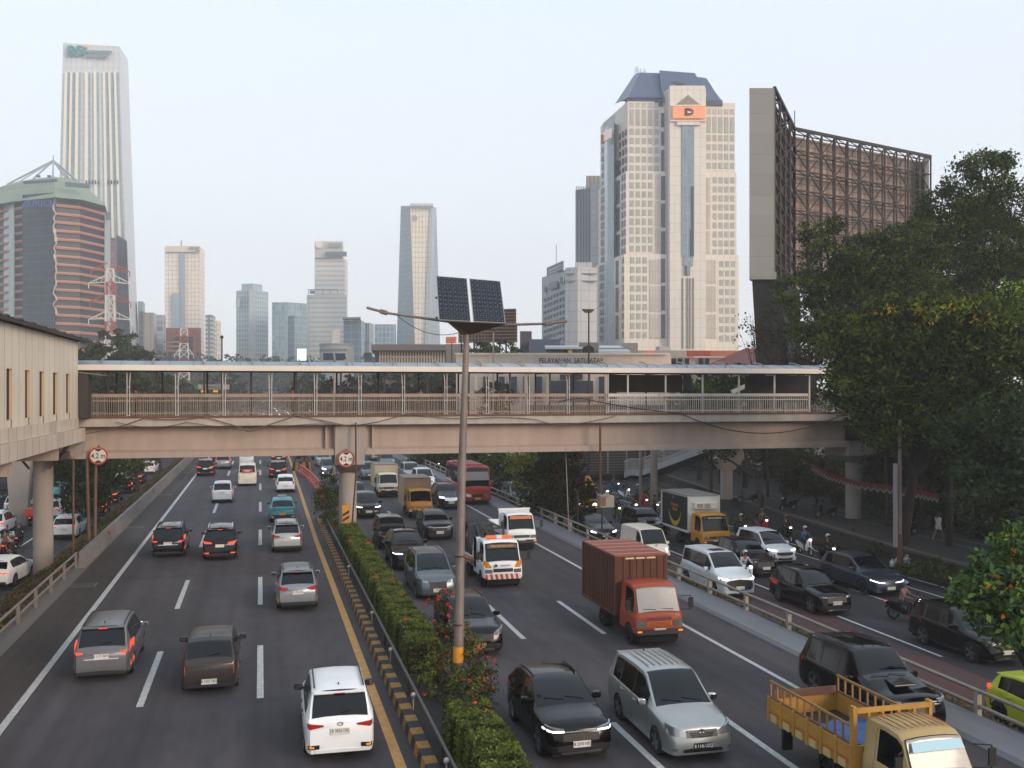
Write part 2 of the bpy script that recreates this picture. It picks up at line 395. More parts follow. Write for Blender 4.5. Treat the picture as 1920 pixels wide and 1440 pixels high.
def car(name, sp, pm, label, cat='car', group=None, ptxt=None, tail='off', head='off', rear=True, front=True, rail=None, wheelst='alloy', spokes=5, plk='w', handles=True):
    root = thing(name, label, cat, group=group); L, Wd, H = sp['L'], sp['W'], sp['H']
    body = grid_body(sp, root, pm)
    r = sp.get('wr', .32)
    for a in sp['axles']:
        for sd in (-1, 1): wheel(root, sd*(Wd/2-.115), L/2-a, r, .21, wheelst, spokes)
    mirrors(root, sp, sp.get('mirm', pm), sp['cowl']+.45, interp(sp['belt'], sp['cowl']+.45)+.08)
    H_ = HEADON if head == 'on' else HEADOFF; T_ = TAILON if tail == 'on' else TAILOFF
    for sd in (-1, 1):
        for k, cols in enumerate(sp.get('lamp', [])):
            b = MB(); strip(b, sp, cols, True, sd, .014); hl = b.build('headlight', HEADOFF if (head == 'on' and sp.get('drl')) else H_, root, 40)
            if k == 0 and sp.get('drl'):
                b = MB(); strip(b, sp, sp['drl'], True, sd, .026); b.build('daylight_strip', HEADON, hl)
        for cols in sp.get('tail', []):
            b = MB(); strip(b, sp, cols, False, sd, .016); tl = b.build('taillight', T_, root, 40)
            if sp.get('tailin') and tail == 'on':
                pass
        for cols in sp.get('fog', []):
            b = MB(); strip(b, sp, cols, True, sd, .02); b.build('fog_lamp', HEADOFF, root, 40)
        for cols in sp.get('refl', []):
            b = MB(); strip(b, sp, cols, False, sd, .02); b.build('reflector', TAILON if tail == 'on' else AMBER, root, 40)
        if handles:
            for hs in sp.get('handles', []):
                z = interp(sp['belt'], hs)-.13; x = vwid(sp, hs)*.99; b = MB(); b.bx(sd*(x-.02), sd*(x+.035), L/2-hs-.09, L/2-hs+.09, z-.016, z+.016); b.build('door_handle', sp.get('mirm', pm), root)
    for nm, fr, cols, m in sp.get('trim', []):
        b = MB()
        strip(b, sp, cols, fr, 1, .02)
        if cols[0][0] == 0: strip(b, sp, cols, fr, -1, .02)
        elif sp.get('mirrortrim', True): strip(b, sp, cols, fr, -1, .02)
        b.build(nm, m, root, 40)
    for z, w in sp.get('bars', []):
        b = MB(); y = surf_y(sp, 0, z)+.03; b.bx(-w/2, w/2, y-.01, y+.012, z-.011, z+.011); b.build('grille_bar', CHROME, root)
    if sp.get('emb'):
        zf = sp['emb']; b = MB(); y = surf_y(sp, 0, zf)+.035
        for i in range(12):
            a, c = 2*math.pi*i/12, 2*math.pi*(i+1)/12; b.beam((.065*math.cos(a), y, zf+.045*math.sin(a)), (.065*math.cos(c), y, zf+.045*math.sin(c)), .012)
        b.beam((-.05, y, zf+.01), (.05, y, zf+.01), .01); b.beam((0, y, zf-.04), (0, y, zf+.04), .012); b.build('emblem', CHROME, root)
    if sp.get('embr'):
        zf = sp['embr']; b = MB(); y = surf_y(sp, 0, zf, False)-.02
        for i in range(12):
            a, c = 2*math.pi*i/12, 2*math.pi*(i+1)/12; b.beam((.065*math.cos(a), y, zf+.045*math.sin(a)), (.065*math.cos(c), y, zf+.045*math.sin(c)), .012)
        b.beam((-.05, y, zf), (.05, y, zf), .01); b.build('emblem', CHROME, root)
    if sp.get('rwiper', True) and not sp.get('norear'):
        s = sp['gb']-.03; z = interp(sp['top'], s)+.05; b = MB(); y = vy(sp, s, z)-.02; b.beam((0, y, z), (.3, y+.03, z+.05), .018); b.build('rear_wiper', TRIM, root)
    if sp.get('fwiper', True):
        b = MB(); s = sp['cowl']
        for x0 in (-.5, .05):
            z = interp(sp['top'], s+.06)+.045; z2 = interp(sp['top'], s+.16)+.05; b.beam((x0, L/2-s-.05, z), (x0+.5, L/2-s-.15, z2), .018)
        b.build('wiper', TRIM, root)
    if rail:
        for sd in (-1, 1):
            b = MB(); pts = [(sd*sp['rw']*Wd/2*.93, L/2-s, interp(sp['top'], s)+.035) for s in (sp['rf']+.1, sp['rf']+.3, (sp['rf']+sp['rr'])/2, sp['rr']-.35, sp['rr']-.15)]
            for a, c in zip(pts[:-1], pts[1:]): b.beam(a, c, .035, .03)
            b.build('roof_rail', rail, root)
    if sp.get('spoiler'):
        b = MB(); s = sp['rr']; z = interp(sp['top'], s); w = sp['rw']*Wd/2*.96
        b.ext([(-w, L/2-s+.12, z+.012), (-w, L/2-s-.16, z+.0), (-w, L/2-s-.14, z-.045), (-w, L/2-s+.1, z-.02)], (2*w, 0, 0))
        sp_o = b.build('spoiler', pm, root, bevel=.012)
        b = MB(); b.bx(-.13, .13, L/2-s-.172, L/2-s-.14, z-.034, z-.01); b.build('brake_light', TAILON if tail == 'on' else TAILOFF, sp_o)
    b = MB(); s = sp['rr']-.3; z = interp(sp['top'], s)+.03
    b.ext([(-.012, L/2-s+.1, z), (-.012, L/2-s-.05, z), (-.012, L/2-s-.05, z+.06)], (.024, 0, 0)); b.build('antenna', TRIM, root)
    if front and sp.get('plf'): plate(root, sp, ptxt if front else None, True, sp['plf'], plk)
    if rear and sp.get('plr'): plate(root, sp, ptxt if rear and not (front and sp.get('plf') and sp.get('onlyf')) else None, False, sp['plr'], plk)
    return root
# ---- shapes (s = metres back from the nose)
def SP(**k): return dict(k)
def mpv(L=4.45, W=1.74, H=1.68, hood=.98, **k):
    d = SP(L=L, W=W, H=H, top=[(0, .74), (.06, .83), (.25, .91), (.6, .97), (.95, hood+.04), (1.25, 1.2), (1.75, H-.09), (2.0, H-.025), (2.6, H), (3.5, H-.02), (L-.55, H-.07), (L-.42, H-.11), (L-.12, 1.06), (L-.06, .99), (L, .93)],
           belt=[(0, .70), (.25, .84), (.95, .96), (2.2, 1.0), (3.5, 1.03), (L-.1, 1.04), (L, .9)],
           wid=[(0, .74), (.06, .84), (.2, .93), (.5, .985), (1.0, 1), (3.4, 1), (L-.6, .985), (L-.25, .95), (L-.08, .9), (L, .83)],
           rw=.75, cowl=.97, rf=1.9, rr=L-.5, gb=L-.12, win=[(1.28, 2.26), (2.32, 3.2), (3.27, L-.62)], seams=[1.22, 2.28, 3.2], axles=[.78, .78+L*.625], zs=.24, slf=.22, slr=.06, wr=.32,
           lamp=[[(.46, .70, .78), (.8, .72, .88)]], tail=[[(.48, .80, .93), (.84, .74, 1.05)]], trim=[('grille', True, [(0, .50, .74), (.44, .52, .70)], TRIM), ('lower_grille', True, [(0, .26, .40), (.5, .28, .38)], TRIM), ('rear_skirt', False, [(0, .24, .34), (.7, .24, .34)], SKIRT)],
           handles=[2.1, 3.0], plf=.45, plr=.80, spoiler=True)
    d.update(k); return d
def suv(L=4.6, W=1.84, H=1.72, hood=1.04, **k):
    d = SP(L=L, W=W, H=H, top=[(0, .82), (.06, .90), (.25, .97), (.8, 1.03), (1.25, hood+.05), (1.55, 1.26), (2.05, H-.08), (2.3, H-.02), (2.8, H), (3.5, H-.02), (L-.6, H-.08), (L-.45, H-.13), (L-.12, 1.10), (L-.05, 1.03), (L, .96)],
           belt=[(0, .76), (.25, .90), (1.25, 1.03), (2.4, 1.06), (3.6, 1.09), (L-.1, 1.09), (L, .93)],
           wid=[(0, .76), (.06, .86), (.2, .94), (.5, .985), (1.0, 1), (3.6, 1), (L-.6, .985), (L-.25, .95), (L-.08, .9), (L, .84)],
           rw=.73, cowl=1.27, rf=2.2, rr=L-.52, gb=L-.12, win=[(1.6, 2.5), (2.56, 3.4), (3.47, L-.65)], seams=[1.5, 2.52, 3.4], axles=[.85, .85+L*.595], zs=.3, slf=.15, slr=.08, wr=.36, clad=True,
           lamp=[[(.48, .80, .86), (.84, .80, .92)]], tail=[[(.42, .84, .93), (.88, .80, 1.02)]], trim=[('grille', True, [(0, .56, .82), (.48, .60, .80)], TRIM), ('lower_grille', True, [(0, .34, .46), (.6, .34, .46)], TRIM), ('skid_plate', True, [(0, .26, .31), (.5, .26, .31)], CHROME), ('rear_skirt', False, [(0, .3, .42), (.75, .3, .42)], SKIRT)],
           handles=[2.35, 3.25], plf=.52, plr=.74, spoiler=True)
    d.update(k); return d
def bigmpv(**k):
    d = mpv(L=4.74, W=1.80, H=1.76, hood=1.02)
    L = 4.74; H = 1.76
    d.update(top=[(0, .80), (.06, .88), (.3, .98), (.8, 1.05), (1.1, 1.09), (1.4, 1.28), (1.95, H-.09), (2.2, H-.02), (2.8, H), (3.8, H-.015), (L-.55, H-.06), (L-.4, H-.11), (L-.12, 1.12), (L-.06, 1.05), (L, .98)], cowl=1.12, rf=2.1, rr=L-.5, gb=L-.12,
             belt=[(0, .76), (.3, .90), (1.1, 1.02), (2.4, 1.05), (3.8, 1.08), (L-.1, 1.1), (L, .95)], win=[(1.5, 2.5), (2.56, 3.5), (3.57, L-.6)], seams=[1.42, 2.52, 3.5], axles=[.86, 3.61], handles=[2.35, 3.3],
             lamp=[[(.40, .66, .76), (.84, .70, .95)]], wr=.33, plf=.44, plr=.85)
    d.update(k); return d
def hatch(**k):
    L = 3.99; H = 1.5
    d = mpv(L=L, W=1.7, H=H); d.update(top=[(0, .70), (.06, .78), (.3, .88), (.75, .96), (1.05, 1.2), (1.7, H-.06), (2.0, H), (2.9, H-.02), (L-.55, H-.1), (L-.42, H-.16), (L-.14, .98), (L-.06, .9), (L, .84)], cowl=.8, rf=1.75, rr=L-.5, gb=L-.14,
          belt=[(0, .66), (.3, .8), (.8, .9), (2.2, .95), (3.2, 1.0), (L-.1, .97), (L, .82)], win=[(1.15, 2.05), (2.11, 2.95), (3.02, L-.6)], seams=[1.1, 2.07, 2.95], axles=[.76, 3.29], tail=[[(.60, .76, .92), (.8, .72, 1.06)]], plr=.62, wr=.30,
          wid=[(0, .74), (.06, .84), (.2, .93), (.5, .985), (1.0, 1), (3.0, 1), (L-.5, .985), (L-.25, .95), (L-.08, .9), (L, .83)], handles=[1.95, 2.85], slr=.1)
    d.update(k); return d
def van(**k):
    L = 4.05; H = 1.9
    d = mpv(L=L, W=1.67, H=H); d.update(top=[(0, .86), (.05, .96), (.3, 1.05), (.5, 1.1), (1.1, H-.07), (1.35, H-.01), (2, H), (3.4, H), (L-.15, H-.03), (L-.1, H-.1), (L-.04, 1.1), (L-.02, 1.04), (L, 1.0)], cowl=.48, rf=1.15, rr=L-.12, gb=L-.04,
          belt=[(0, .80), (.3, .98), (.5, 1.02), (2.2, 1.06), (3.4, 1.06), (L-.05, 1.06), (L, .95)], win=[(.85, 1.5)], seams=[.8, 1.6, 2.6], axles=[.72, 3.3], rw=.86, wr=.3, handles=[1.5], spoiler=False,
          wid=[(0, .78), (.05, .88), (.2, .95), (.5, 1), (1.0, 1), (3.4, 1), (L-.2, .99), (L-.05, .96), (L, .93)], lamp=[[(.42, .66, .86), (.78, .70, .88)]],
          trim=[('grille', True, [(0, .58, .64), (.36, .58, .64)], TRIM), ('bumper', True, [(0, .25, .52), (.8, .25, .52)], SKIRT)], plf=.34, plr=.6, slf=.3, slr=0)
    d.update(k); return d
# ---------------------------------------------------------------- trucks and buses
RUST = mat('rusty_orange_steel', '#54301f', .85, noise=.5, nscale=3.2, stretch=(1, 1, .14)); RUSTTOP = mat('sunlit_orange_roof', '#7a4030', .7, noise=.22, nscale=1.2)  # box roof coloured lighter to paint in the light from above
BOXTAN = mat('box_tan', '#a58d72', .6, noise=.12); BOXCREAM = mat('box_cream', '#b5a88c', .6, noise=.1); BOXGREY = mat('box_grey', '#6f675f', .6, noise=.12); BOXWHITE = mat('box_white', '#cfcac0', .5, noise=.06)
DIRTW = mat('dusty_windscreen', '#8d8a84', .25, coat=.4, noise=.12, nscale=1.2)
def cabspec(W=1.75, H=2.12, L=1.7, zs=.5, **k):
    d = SP(L=L, W=W, H=H, top=[(0, 1.10), (.03, 1.18), (.08, 1.24), (.42, H-.14), (.6, H-.04), (1.0, H), (L-.1, H-.02), (L-.03, H-.06), (L, H-.12)],
           belt=[(0, 1.03), (.08, 1.16), (.4, 1.2), (L, 1.22)], wid=[(0, .90), (.03, .96), (.10, 1), (L-.08, 1), (L, .97)], rw=.88, cowl=.08, rf=.44, rr=L-.02, gb=L, norear=True,
           win=[(.34, L-.5)], seams=[.2, L-.42], axles=[.72], wr=.37, zs=zs, slf=.06, slr=0, bp=.02, crown=.04, handles=[L-.55], fwiper=True, rwiper=False)
    d.update(k); return d
def truck(name, label, pm, cs, group=None, head='off', lamp=None, dual=-3.3, txt=None, plk='w', extra=None, wsm=None, cat='truck', plz=.62):
    root = thing(name, label, cat, group=group); Wd, L, H = cs['W'], cs['L'], cs['H']
    cab = grid_body(cs, root, pm, 'cab')
    if wsm:
        for c in root.children:
            if c.name.startswith('windshield'): c.data.materials[0] = wsm
    for sd in (-1, 1):
        wheel(root, sd*(Wd/2-.13), L/2-.72, .37, .22, 'dark', 8)
        wheel(root, sd*(Wd/2-.2), L/2+dual, .37, .4, 'dark', 8)
        b = MB(); strip(b, cs, lamp or [(.50, .74, .92), (.82, .74, .92)], True, sd, .02); b.build('headlight', HEADON if head == 'on' else HEADOFF, root, 40)
        b = MB(); strip(b, cs, [(.66, .56, .62), (.82, .56, .62)], True, sd, .06); b.build('turn_signal', AMBER, root)
        b = MB(); x = Wd/2; b.tube([(sd*x, L/2-.25, 1.75), (sd*(x+.28), L/2-.02, 1.78), (sd*(x+.28), L/2-.02, 1.3), (sd*x, L/2-.25, 1.25)], .014); b.bx(sd*(x+.2), sd*(x+.37), L/2-.04, L/2+.01, 1.36, 1.72)
        b.build('mirror', TRIM, root)
    b = MB()
    b.bx(-.38, -.30, L/2+dual-1.2, L/2-.1, .45, .62); b.bx(.30, .38, L/2+dual-1.2, L/2-.1, .45, .62); b.cyl((-.7, L/2+dual, .37), (.7, L/2+dual, .37), .09); b.bx(.45, .8, L/2+dual+.9, L/2+dual+1.7, .35, .7)
    b.build('chassis', UNDER, root)
    b = MB(); strip(b, cs, [(0, .47, .66), (.86, .47, .66)], True, 1, .05, .08); strip(b, cs, [(0, .47, .66), (.86, .47, .66)], True, -1, .05, .08)
    if not cs.get('bumperm'): b.build('bumper', TRIM if not cs.get('bm') else cs['bm'], root, 40)
    b = MB(); strip(b, cs, [(0, .76, .92), (.46, .76, .92)], True, 1, .015); strip(b, cs, [(0, .76, .92), (.46, .76, .92)], True, -1, .015); g = b.build('grille', cs.get('gm', TRIM), root)
    for z in (.79, .84, .89):
        b = MB(); y = surf_y(cs, 0, z)+.022; b.bx(-.42, .42, y-.01, y+.01, z-.008, z+.008); b.build('slat', TRIM if cs.get('gm') else CHROME, g)
    cs2 = dict(cs); plate(root, cs2, txt, True, plz-.02, plk); root.children[-1].location.y += .05
    for x0 in (-.55, .1):
        b = MB(); b.beam((x0, L/2-.09, 1.32), (x0+.5, L/2-.12, 1.36), .02); b.build('wiper', TRIM, root)
    return root
def ribbox(root, W, y0, y1, z0, z1, mside, mtop, ribs=.28, name='cargo_box', depth=.035, rib=.07):
    b = MB(); b.bx(-W/2, W/2, y0, y1, z0, z1-.03, 0); b.bx(-W/2-.04, W/2+.04, y0-.04, y1+.04, z1-.03, z1+.03, 1)
    if ribs:
        n = int((y1-y0)/ribs)
        for i in range(n+1):
            y = y0+.06+(y1-y0-.12)*i/n
            for sd in (-1, 1): b.bx(sd*W/2, sd*(W/2+depth), y-rib/2, y+rib/2, z0+.06, z1-.08, 0)
        n = int(W/ribs)
        for i in range(n+1):
            x = -W/2+.06+(W-.12)*i/n; b.bx(x-rib/2, x+rib/2, y1, y1+depth, z0+.06, z1-.08, 0)
        for i in range(5):
            y = lerp(y0+.3, y1-.3, i/4); b.bx(-W/2, W/2, y-.03, y+.03, z1+.03, z1+.045, 2)
    for sd in (-1, 1):
        for y in (y0, y1): b.bx(sd*W/2-.04*sd, sd*(W/2+.045), y-.05, y+.05, z0, z1, 0)
        b.bx(sd*(W/2-.02), sd*(W/2+.05), y0, y1, z0-.02, z0+.08, 0)
    return b.build(name, [mside, mtop, mat('box_seam', '#a9775f', .7)], root)
# ---------------------------------------------------------------- people and motorcycles
SKINM = mat('skin', '#8a5a41', .6)
def segd(p, a, b):
    ab = b-a; t = max(0, min(1, (p-a).dot(ab)/max(1e-9, ab.dot(ab)))); return (p-(a+ab*t)).length
def person_mesh(P, name='person', female=False):
    """one continuous skinned body; returns mesh with slots shirt, trousers, skin, shoes"""
    J = ['pelvis', 'waist', 'chest', 'neck', 'chin', 'head']; Rr = dict(pelvis=(.15, .12), waist=(.13, .10), chest=(.16, .115), neck=(.055, .055), chin=(.062, .07), head=(.085, .095))
    pts = [Vector(P[j]) for j in J]; rad = [Rr[j] for j in J]; ed = [(i, i+1) for i in range(len(J)-1)]; bone = [('t' if i < 1 else 's' if i < 2 else 's' if i < 3 else 'k') for i in range(len(J)-1)]
    bone = ['s', 's', 'k', 'k', 'k']
    def chain(root, js, rs, ms):
        pr = root
        for j, r, m in zip(js, rs, ms):
            pts.append(Vector(j)); rad.append((r, r)); ed.append((pr, len(pts)-1)); bone.append(m); pr = len(pts)-1
    for s in 'LR':
        h = Vector(P['hand'+s]); e = Vector(P['elbow'+s]); d = (h-e).normalized()
        chain(2, [P['sh'+s], e, h, h+d*.09, h+d*.16], [.062, .045, .03, .034, .018], ['s', 's', 's', 'k', 'k'])
        sidev = Vector((1 if s == 'L' else -1, 0, 0)); pts.append(h+d*.07+sidev*.04); rad.append((.014, .014)); ed.append((len(pts)-4, len(pts)-1)); bone.append('k')
        a = Vector(P['ankle'+s]); chain(0, [P['hip'+s], P['knee'+s], a, Vector(P['toe'+s])], [.085, .06, .042, .035], ['t', 't', 't', 'o'])
    me = bpy.data.meshes.new('tmp'); me.from_pydata([tuple(p) for p in pts], ed, []); o = bpy.data.objects.new('tmp', me); COL.objects.link(o)
    sk = o.modifiers.new('s', 'SKIN'); sk.use_smooth_shade = True
    for i, v in enumerate(me.skin_vertices[0].data): v.radius = rad[i]; v.use_root = (i == 0)
    sb = o.modifiers.new('u', 'SUBSURF'); sb.levels = 1; sb.render_levels = 1
    bpy.context.view_layer.update(); m2 = bpy.data.meshes.new_from_object(o.evaluated_get(bpy.context.evaluated_depsgraph_get()))
    bpy.data.objects.remove(o); m2.name = name; m2.materials.clear()
    for i in range(4): m2.materials.append(SKINM)
    idx = {'s': 0, 't': 1, 'k': 2, 'o': 3}
    for f in m2.polygons:
        c = f.center; best = min(range(len(ed)), key=lambda q: segd(c, pts[ed[q][0]], pts[ed[q][1]])); f.material_index = idx[bone[best]]
    return m2
RIDE = dict(pelvis=(0, -.25, .84), waist=(0, -.22, 1.0), chest=(0, -.14, 1.24), neck=(0, -.08, 1.42), chin=(0, -.05, 1.5), head=(0, -.03, 1.6))
for s, k in (('L', -1), ('R', 1)):
    RIDE.update({'sh'+s: (k*.19, -.12, 1.36), 'elbow'+s: (k*.27, .04, 1.12), 'hand'+s: (k*.27, .28, 1.08), 'hip'+s: (k*.10, -.24, .80), 'knee'+s: (k*.17, .16, .74), 'ankle'+s: (k*.14, .08, .36), 'toe'+s: (k*.15, .24, .30)})
def standp(step=0, arms=.05):
    P = dict(pelvis=(0, 0, .95), waist=(0, 0, 1.08), chest=(0, 0, 1.30), neck=(0, .01, 1.47), chin=(0, .02, 1.53), head=(0, .02, 1.62))
    for s, k in (('L', -1), ('R', 1)):
        P.update({'sh'+s: (k*.18, 0, 1.40), 'elbow'+s: (k*.23, -k*step*.12-.02, 1.13), 'hand'+s: (k*.22, -k*step*.25+.05, .90), 'hip'+s: (k*.09, 0, .92), 'knee'+s: (k*.10, k*step*.2+.03, .50), 'ankle'+s: (k*.10, k*step*.38-.02, .09), 'toe'+s: (k*.10, k*step*.38+.14, .04)})
    return P
_pm = {}
def face(root, hd, hair=None, helmet=None):
    hx, hy, hz = hd
    b = MB(); b.ext([(hx-.012, hy+.085, hz+.01), (hx+.012, hy+.085, hz+.01), (hx+.016, hy+.085, hz-.03), (hx-.016, hy+.085, hz-.03)], (0, .03, 0)); 
    for k in (-1, 1): b.sph((hx+k*.032, hy+.078, hz+.012), .011, 6, 4, 1); b.sph((hx+k*.088, hy, hz-.005), .02, 6, 4)
    b.bx(hx-.022, hx+.022, hy+.075, hy+.086, hz-.058, hz-.05, 2)
    b.build('face', [SKINM, TRIM, mat('lips', '#6b352c', .6)], root)
    if helmet:
        b = MB(); b.sph((hx, hy-.01, hz+.03), .135, 14, 8, 0, 1.0); 
        b.v = [(x, y, max(z, hz-.04)) for x, y, z in b.v]
        h = b.build('helmet', helmet, root, 60); v = MB(); v.bx(hx-.1, hx+.1, hy+.085, hy+.135, hz-.03, hz+.06); v.build('visor', GLASS, h)
    elif hair:
        b = MB(); b.sph((hx, hy-.018, hz+.025), .112, 12, 7, 0, 1.05); b.v = [(x, y, max(z, hz-.05 if y > hy else hz-(.22 if hair[1] else .06))) for x, y, z in b.v]
        if hair[1]: b.sph((hx, hy-.07, hz-.1), .085, 10, 6, 0, 1.7)
        b.build('hair', hair[0], root, 60)
def person(label, loc, rz, shirt, trousers, pose='ride', helmet=None, hair=None, group=None, shoes=None, bare=False, sc=1):
    if pose not in _pm: _pm[pose] = person_mesh({'ride': RIDE, 'walk': standp(1), 'stand': standp(.1)}[pose])
    root = thing('person', label, 'person', loc, rz, group)
    o = bpy.data.objects.new('figure', _pm[pose]); COL.objects.link(o); o.parent = root
    for i, m in enumerate((shirt, trousers, SKINM, shoes or TRIM)): o.material_slots[i].link = 'OBJECT'; o.material_slots[i].material = m
    hd = {'ride': RIDE, 'walk': standp(1), 'stand': standp(.1)}[pose]['head']; face(root, hd, hair, helmet)
    if sc != 1: root.scale = (sc, sc, sc)
    return root
def scooter(pm, label, group=None, head='on', tail='on'):
    root = thing('motorcycle', label, 'motorcycle', group=group)
    for y, nm in ((.62, 'front'), (-.60, 'rear')):
        b = MB(); N = 16
        for i in range(N):
            a, c = 2*math.pi*i/N, 2*math.pi*(i+1)/N; b.cyl((0, y+.24*math.cos(a), .29+.24*math.sin(a)), (0, y+.24*math.cos(c), .29+.24*math.sin(c)), .05, .05, 6)
        w = b.build('wheel', TYRE, root, 50); q = MB(); q.cyl((-.03, y, .29), (.03, y, .29), .05, .05, 8)
        for i in range(5): a = 2*math.pi*i/5; q.beam((0, y, .29), (0, y+.2*math.cos(a), .29+.2*math.sin(a)), .025)
        q.build('rim', RIMM, w)
    b = MB()   # bodywork: tail, leg shield, floor, front fender
    for sd in (-1, 1): b.ext([(sd*.04, -.85, .78), (sd*.04, -.30, .66), (sd*.04, -.05, .42), (sd*.04, -.10, .33), (sd*.04, -.55, .42), (sd*.04, -.92, .68)], (sd*.10, 0, 0))
    b.ext([(-.19, .30, .42), (.19, .30, .42), (.17, .42, .95), (-.17, .42, .95)], (0, .07, .02)); b.bx(-.15, .15, -.12, .34, .30, .36)
    b.ext([(-.06, .38, .52), (-.06, .62, .60), (-.06, .86, .46), (-.06, .62, .55)], (.12, 0, 0)); b.ext([(-.1, .40, .92), (.1, .40, .92), (.07, .50, 1.05), (-.07, .50, 1.05)], (0, .08, 0))
    b.build('bodywork', pm, root, 40, bevel=.015)
    b = MB(); b.ext([(-.13, -.78, .78), (-.13, -.18, .72), (-.13, -.14, .77), (-.13, -.74, .84)], (.26, 0, 0)); b.build('seat', mat('seat_vinyl', '#101012', .5), root, bevel=.02)
    b = MB(); b.cyl((0, .40, .95), (0, .62, .30), .025); b.cyl((-.33, .30, 1.06), (0, .42, 1.02), .016); b.cyl((.33, .30, 1.06), (0, .42, 1.02), .016)
    for sd in (-1, 1): b.cyl((sd*.22, .36, 1.05), (sd*.28, .34, 1.22), .008); b.bx(sd*.24, sd*.34, .33, .35, 1.18, 1.26)
    b.build('handlebar', TRIM, root)
    b = MB(); b.ext([(-.07, .57, .92), (.07, .57, .92), (.09, .55, 1.02), (-.09, .55, 1.02)], (0, .03, 0)); b.build('headlight', HEADON if head == 'on' else HEADOFF, root)
    b = MB(); b.bx(-.08, .08, -.94, -.88, .68, .76); b.build('taillight', TAILON if tail == 'on' else TAILOFF, root)
    b = MB(); b.bx(-.1, .1, -.92, -.90, .46, .56); b.build('license_plate', PLATEK, root)
    b = MB(); b.cyl((.14, -.2, .32), (.17, -.8, .42), .045); b.build('exhaust', RIMD, root)
    return root
# ---------------------------------------------------------------- ground, roads, markings
def asph(name, col, n=.2):
    m = mat(name, col, .82, bump=.25, bscale=60, spec=.25); nt = m.node_tree; N = nt.nodes; tc = N.new('ShaderNodeTexCoord'); prev = None
    for sc, st, lo, hi in ((.16, (1, .5, 1), 1-n*1.2, 1+n), (1.1, (1, .012, 1), 1-n*1.1, 1+n*1.1), (2.2, (1, .35, 1), 1-n*.5, 1+n*.5), (45, (1, 1, 1), .90, 1.10)):   # patches, tyre-polished tracks, stains, grain
        mp = N.new('ShaderNodeMapping'); mp.inputs['Scale'].default_value = st; nz = N.new('ShaderNodeTexNoise'); nz.inputs['Scale'].default_value = sc; nz.inputs['Detail'].default_value = 4
        r = N.new('ShaderNodeMapRange'); r.inputs['From Min'].default_value = .35; r.inputs['From Max'].default_value = .65; r.inputs['To Min'].default_value = lo; r.inputs['To Max'].default_value = hi
        nt.links.new(tc.outputs['Object'], mp.inputs[0]); nt.links.new(mp.outputs[0], nz.inputs['Vector']); nt.links.new(nz.outputs['Fac'], r.inputs['Value'])
        if prev is None: prev = r.outputs[0]
        else: q = N.new('ShaderNodeMath'); q.operation = 'MULTIPLY'; nt.links.new(prev, q.inputs[0]); nt.links.new(r.outputs[0], q.inputs[1]); prev = q.outputs[0]
    hv = N.new('ShaderNodeHueSaturation'); hv.inputs['Color'].default_value = hexc(col); nt.links.new(prev, hv.inputs['Value']); nt.links.new(hv.outputs[0], N['Principled BSDF'].inputs['Base Color']); return m
ASPH = asph('asphalt_toll', '#444043'); ASPHS = asph('asphalt_shoulder', '#3c3533', .2); ASPHF = asph('asphalt_frontage', '#343135', .16)
GND = mat('earth', '#3a352c', .95, noise=.2, nscale=.1); CONC = mat('concrete_apron', '#6a6a70', .85, noise=.12, nscale=.8, stretch=(1, .2, 1), bump=.2, bscale=20)
CONCD = mat('concrete_gutter', '#625d59', .9, noise=.15, nscale=.7, stretch=(1, .15, 1)); WALLC = mat('concrete_barrier', '#6d6866', .9, noise=.22, nscale=.8, stretch=(1, .3, 2))
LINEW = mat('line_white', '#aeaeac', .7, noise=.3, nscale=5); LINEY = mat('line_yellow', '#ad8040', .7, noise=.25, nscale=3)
SOIL = mat('median_soil', '#2a2522', .95, noise=.3, nscale=2); STONE = mat('dark_stone', '#2e2926', .9, noise=.5, nscale=2.2, bump=.6, bscale=6); PAVE = mat('pavement_slabs', '#1d1917', .95, noise=.3, nscale=.8)  # pavement slabs darkened in colour to stand in for tree shade
Y0, Y1 = -12, 900
def sheet(name, pts, z, m, th=None):
    b = MB(); n = len(pts); b.add([(x, y, z if len(p) == 0 else p[0]) for x, y, *p in pts], [tuple(range(n))]); return tag(b.build(name, m), kind='structure')
g = MB(); g.add([(-1800, -200, -2.0), (1800, -200, -2.0), (1800, 2600, -2.0), (-1800, 2600, -2.0)], [(0, 1, 2, 3)]); tag(g.build('ground', GND), kind='structure')
b = MB(); b.bx(-9.5, 19.7, Y0, Y1, -1.99, 0); tag(b.build('toll_road', ASPH), kind='structure')
sheet('road_shoulder', [(-8.62, Y0), (-6.6, Y0), (-6.6, Y1), (-8.62, Y1)], .004, ASPHS)
sheet('road_gutter', [(-9.48, Y0), (-8.62, Y0), (-8.62, Y1), (-9.48, Y1)], .004, CONCD)
b = MB(); b.bx(18.0, 19.35, Y0, Y1, -.5, .10); b.add([(17.85, Y0, .004), (18, Y0, .1), (18, Y1, .1), (17.85, Y1, .004)], [(0, 1, 2, 3)]); tag(b.build('road_apron', CONC), kind='structure')
b = MB(); b.bx(-48, -12.9, Y0, Y1, -1.99, -1.8); tag(b.build('frontage_road', ASPHF), kind='structure')
b = MB(); b.bx(20.25, 62, Y0, Y1, -1.99, -.8); tag(b.build('frontage_road', ASPHF), kind='structure')
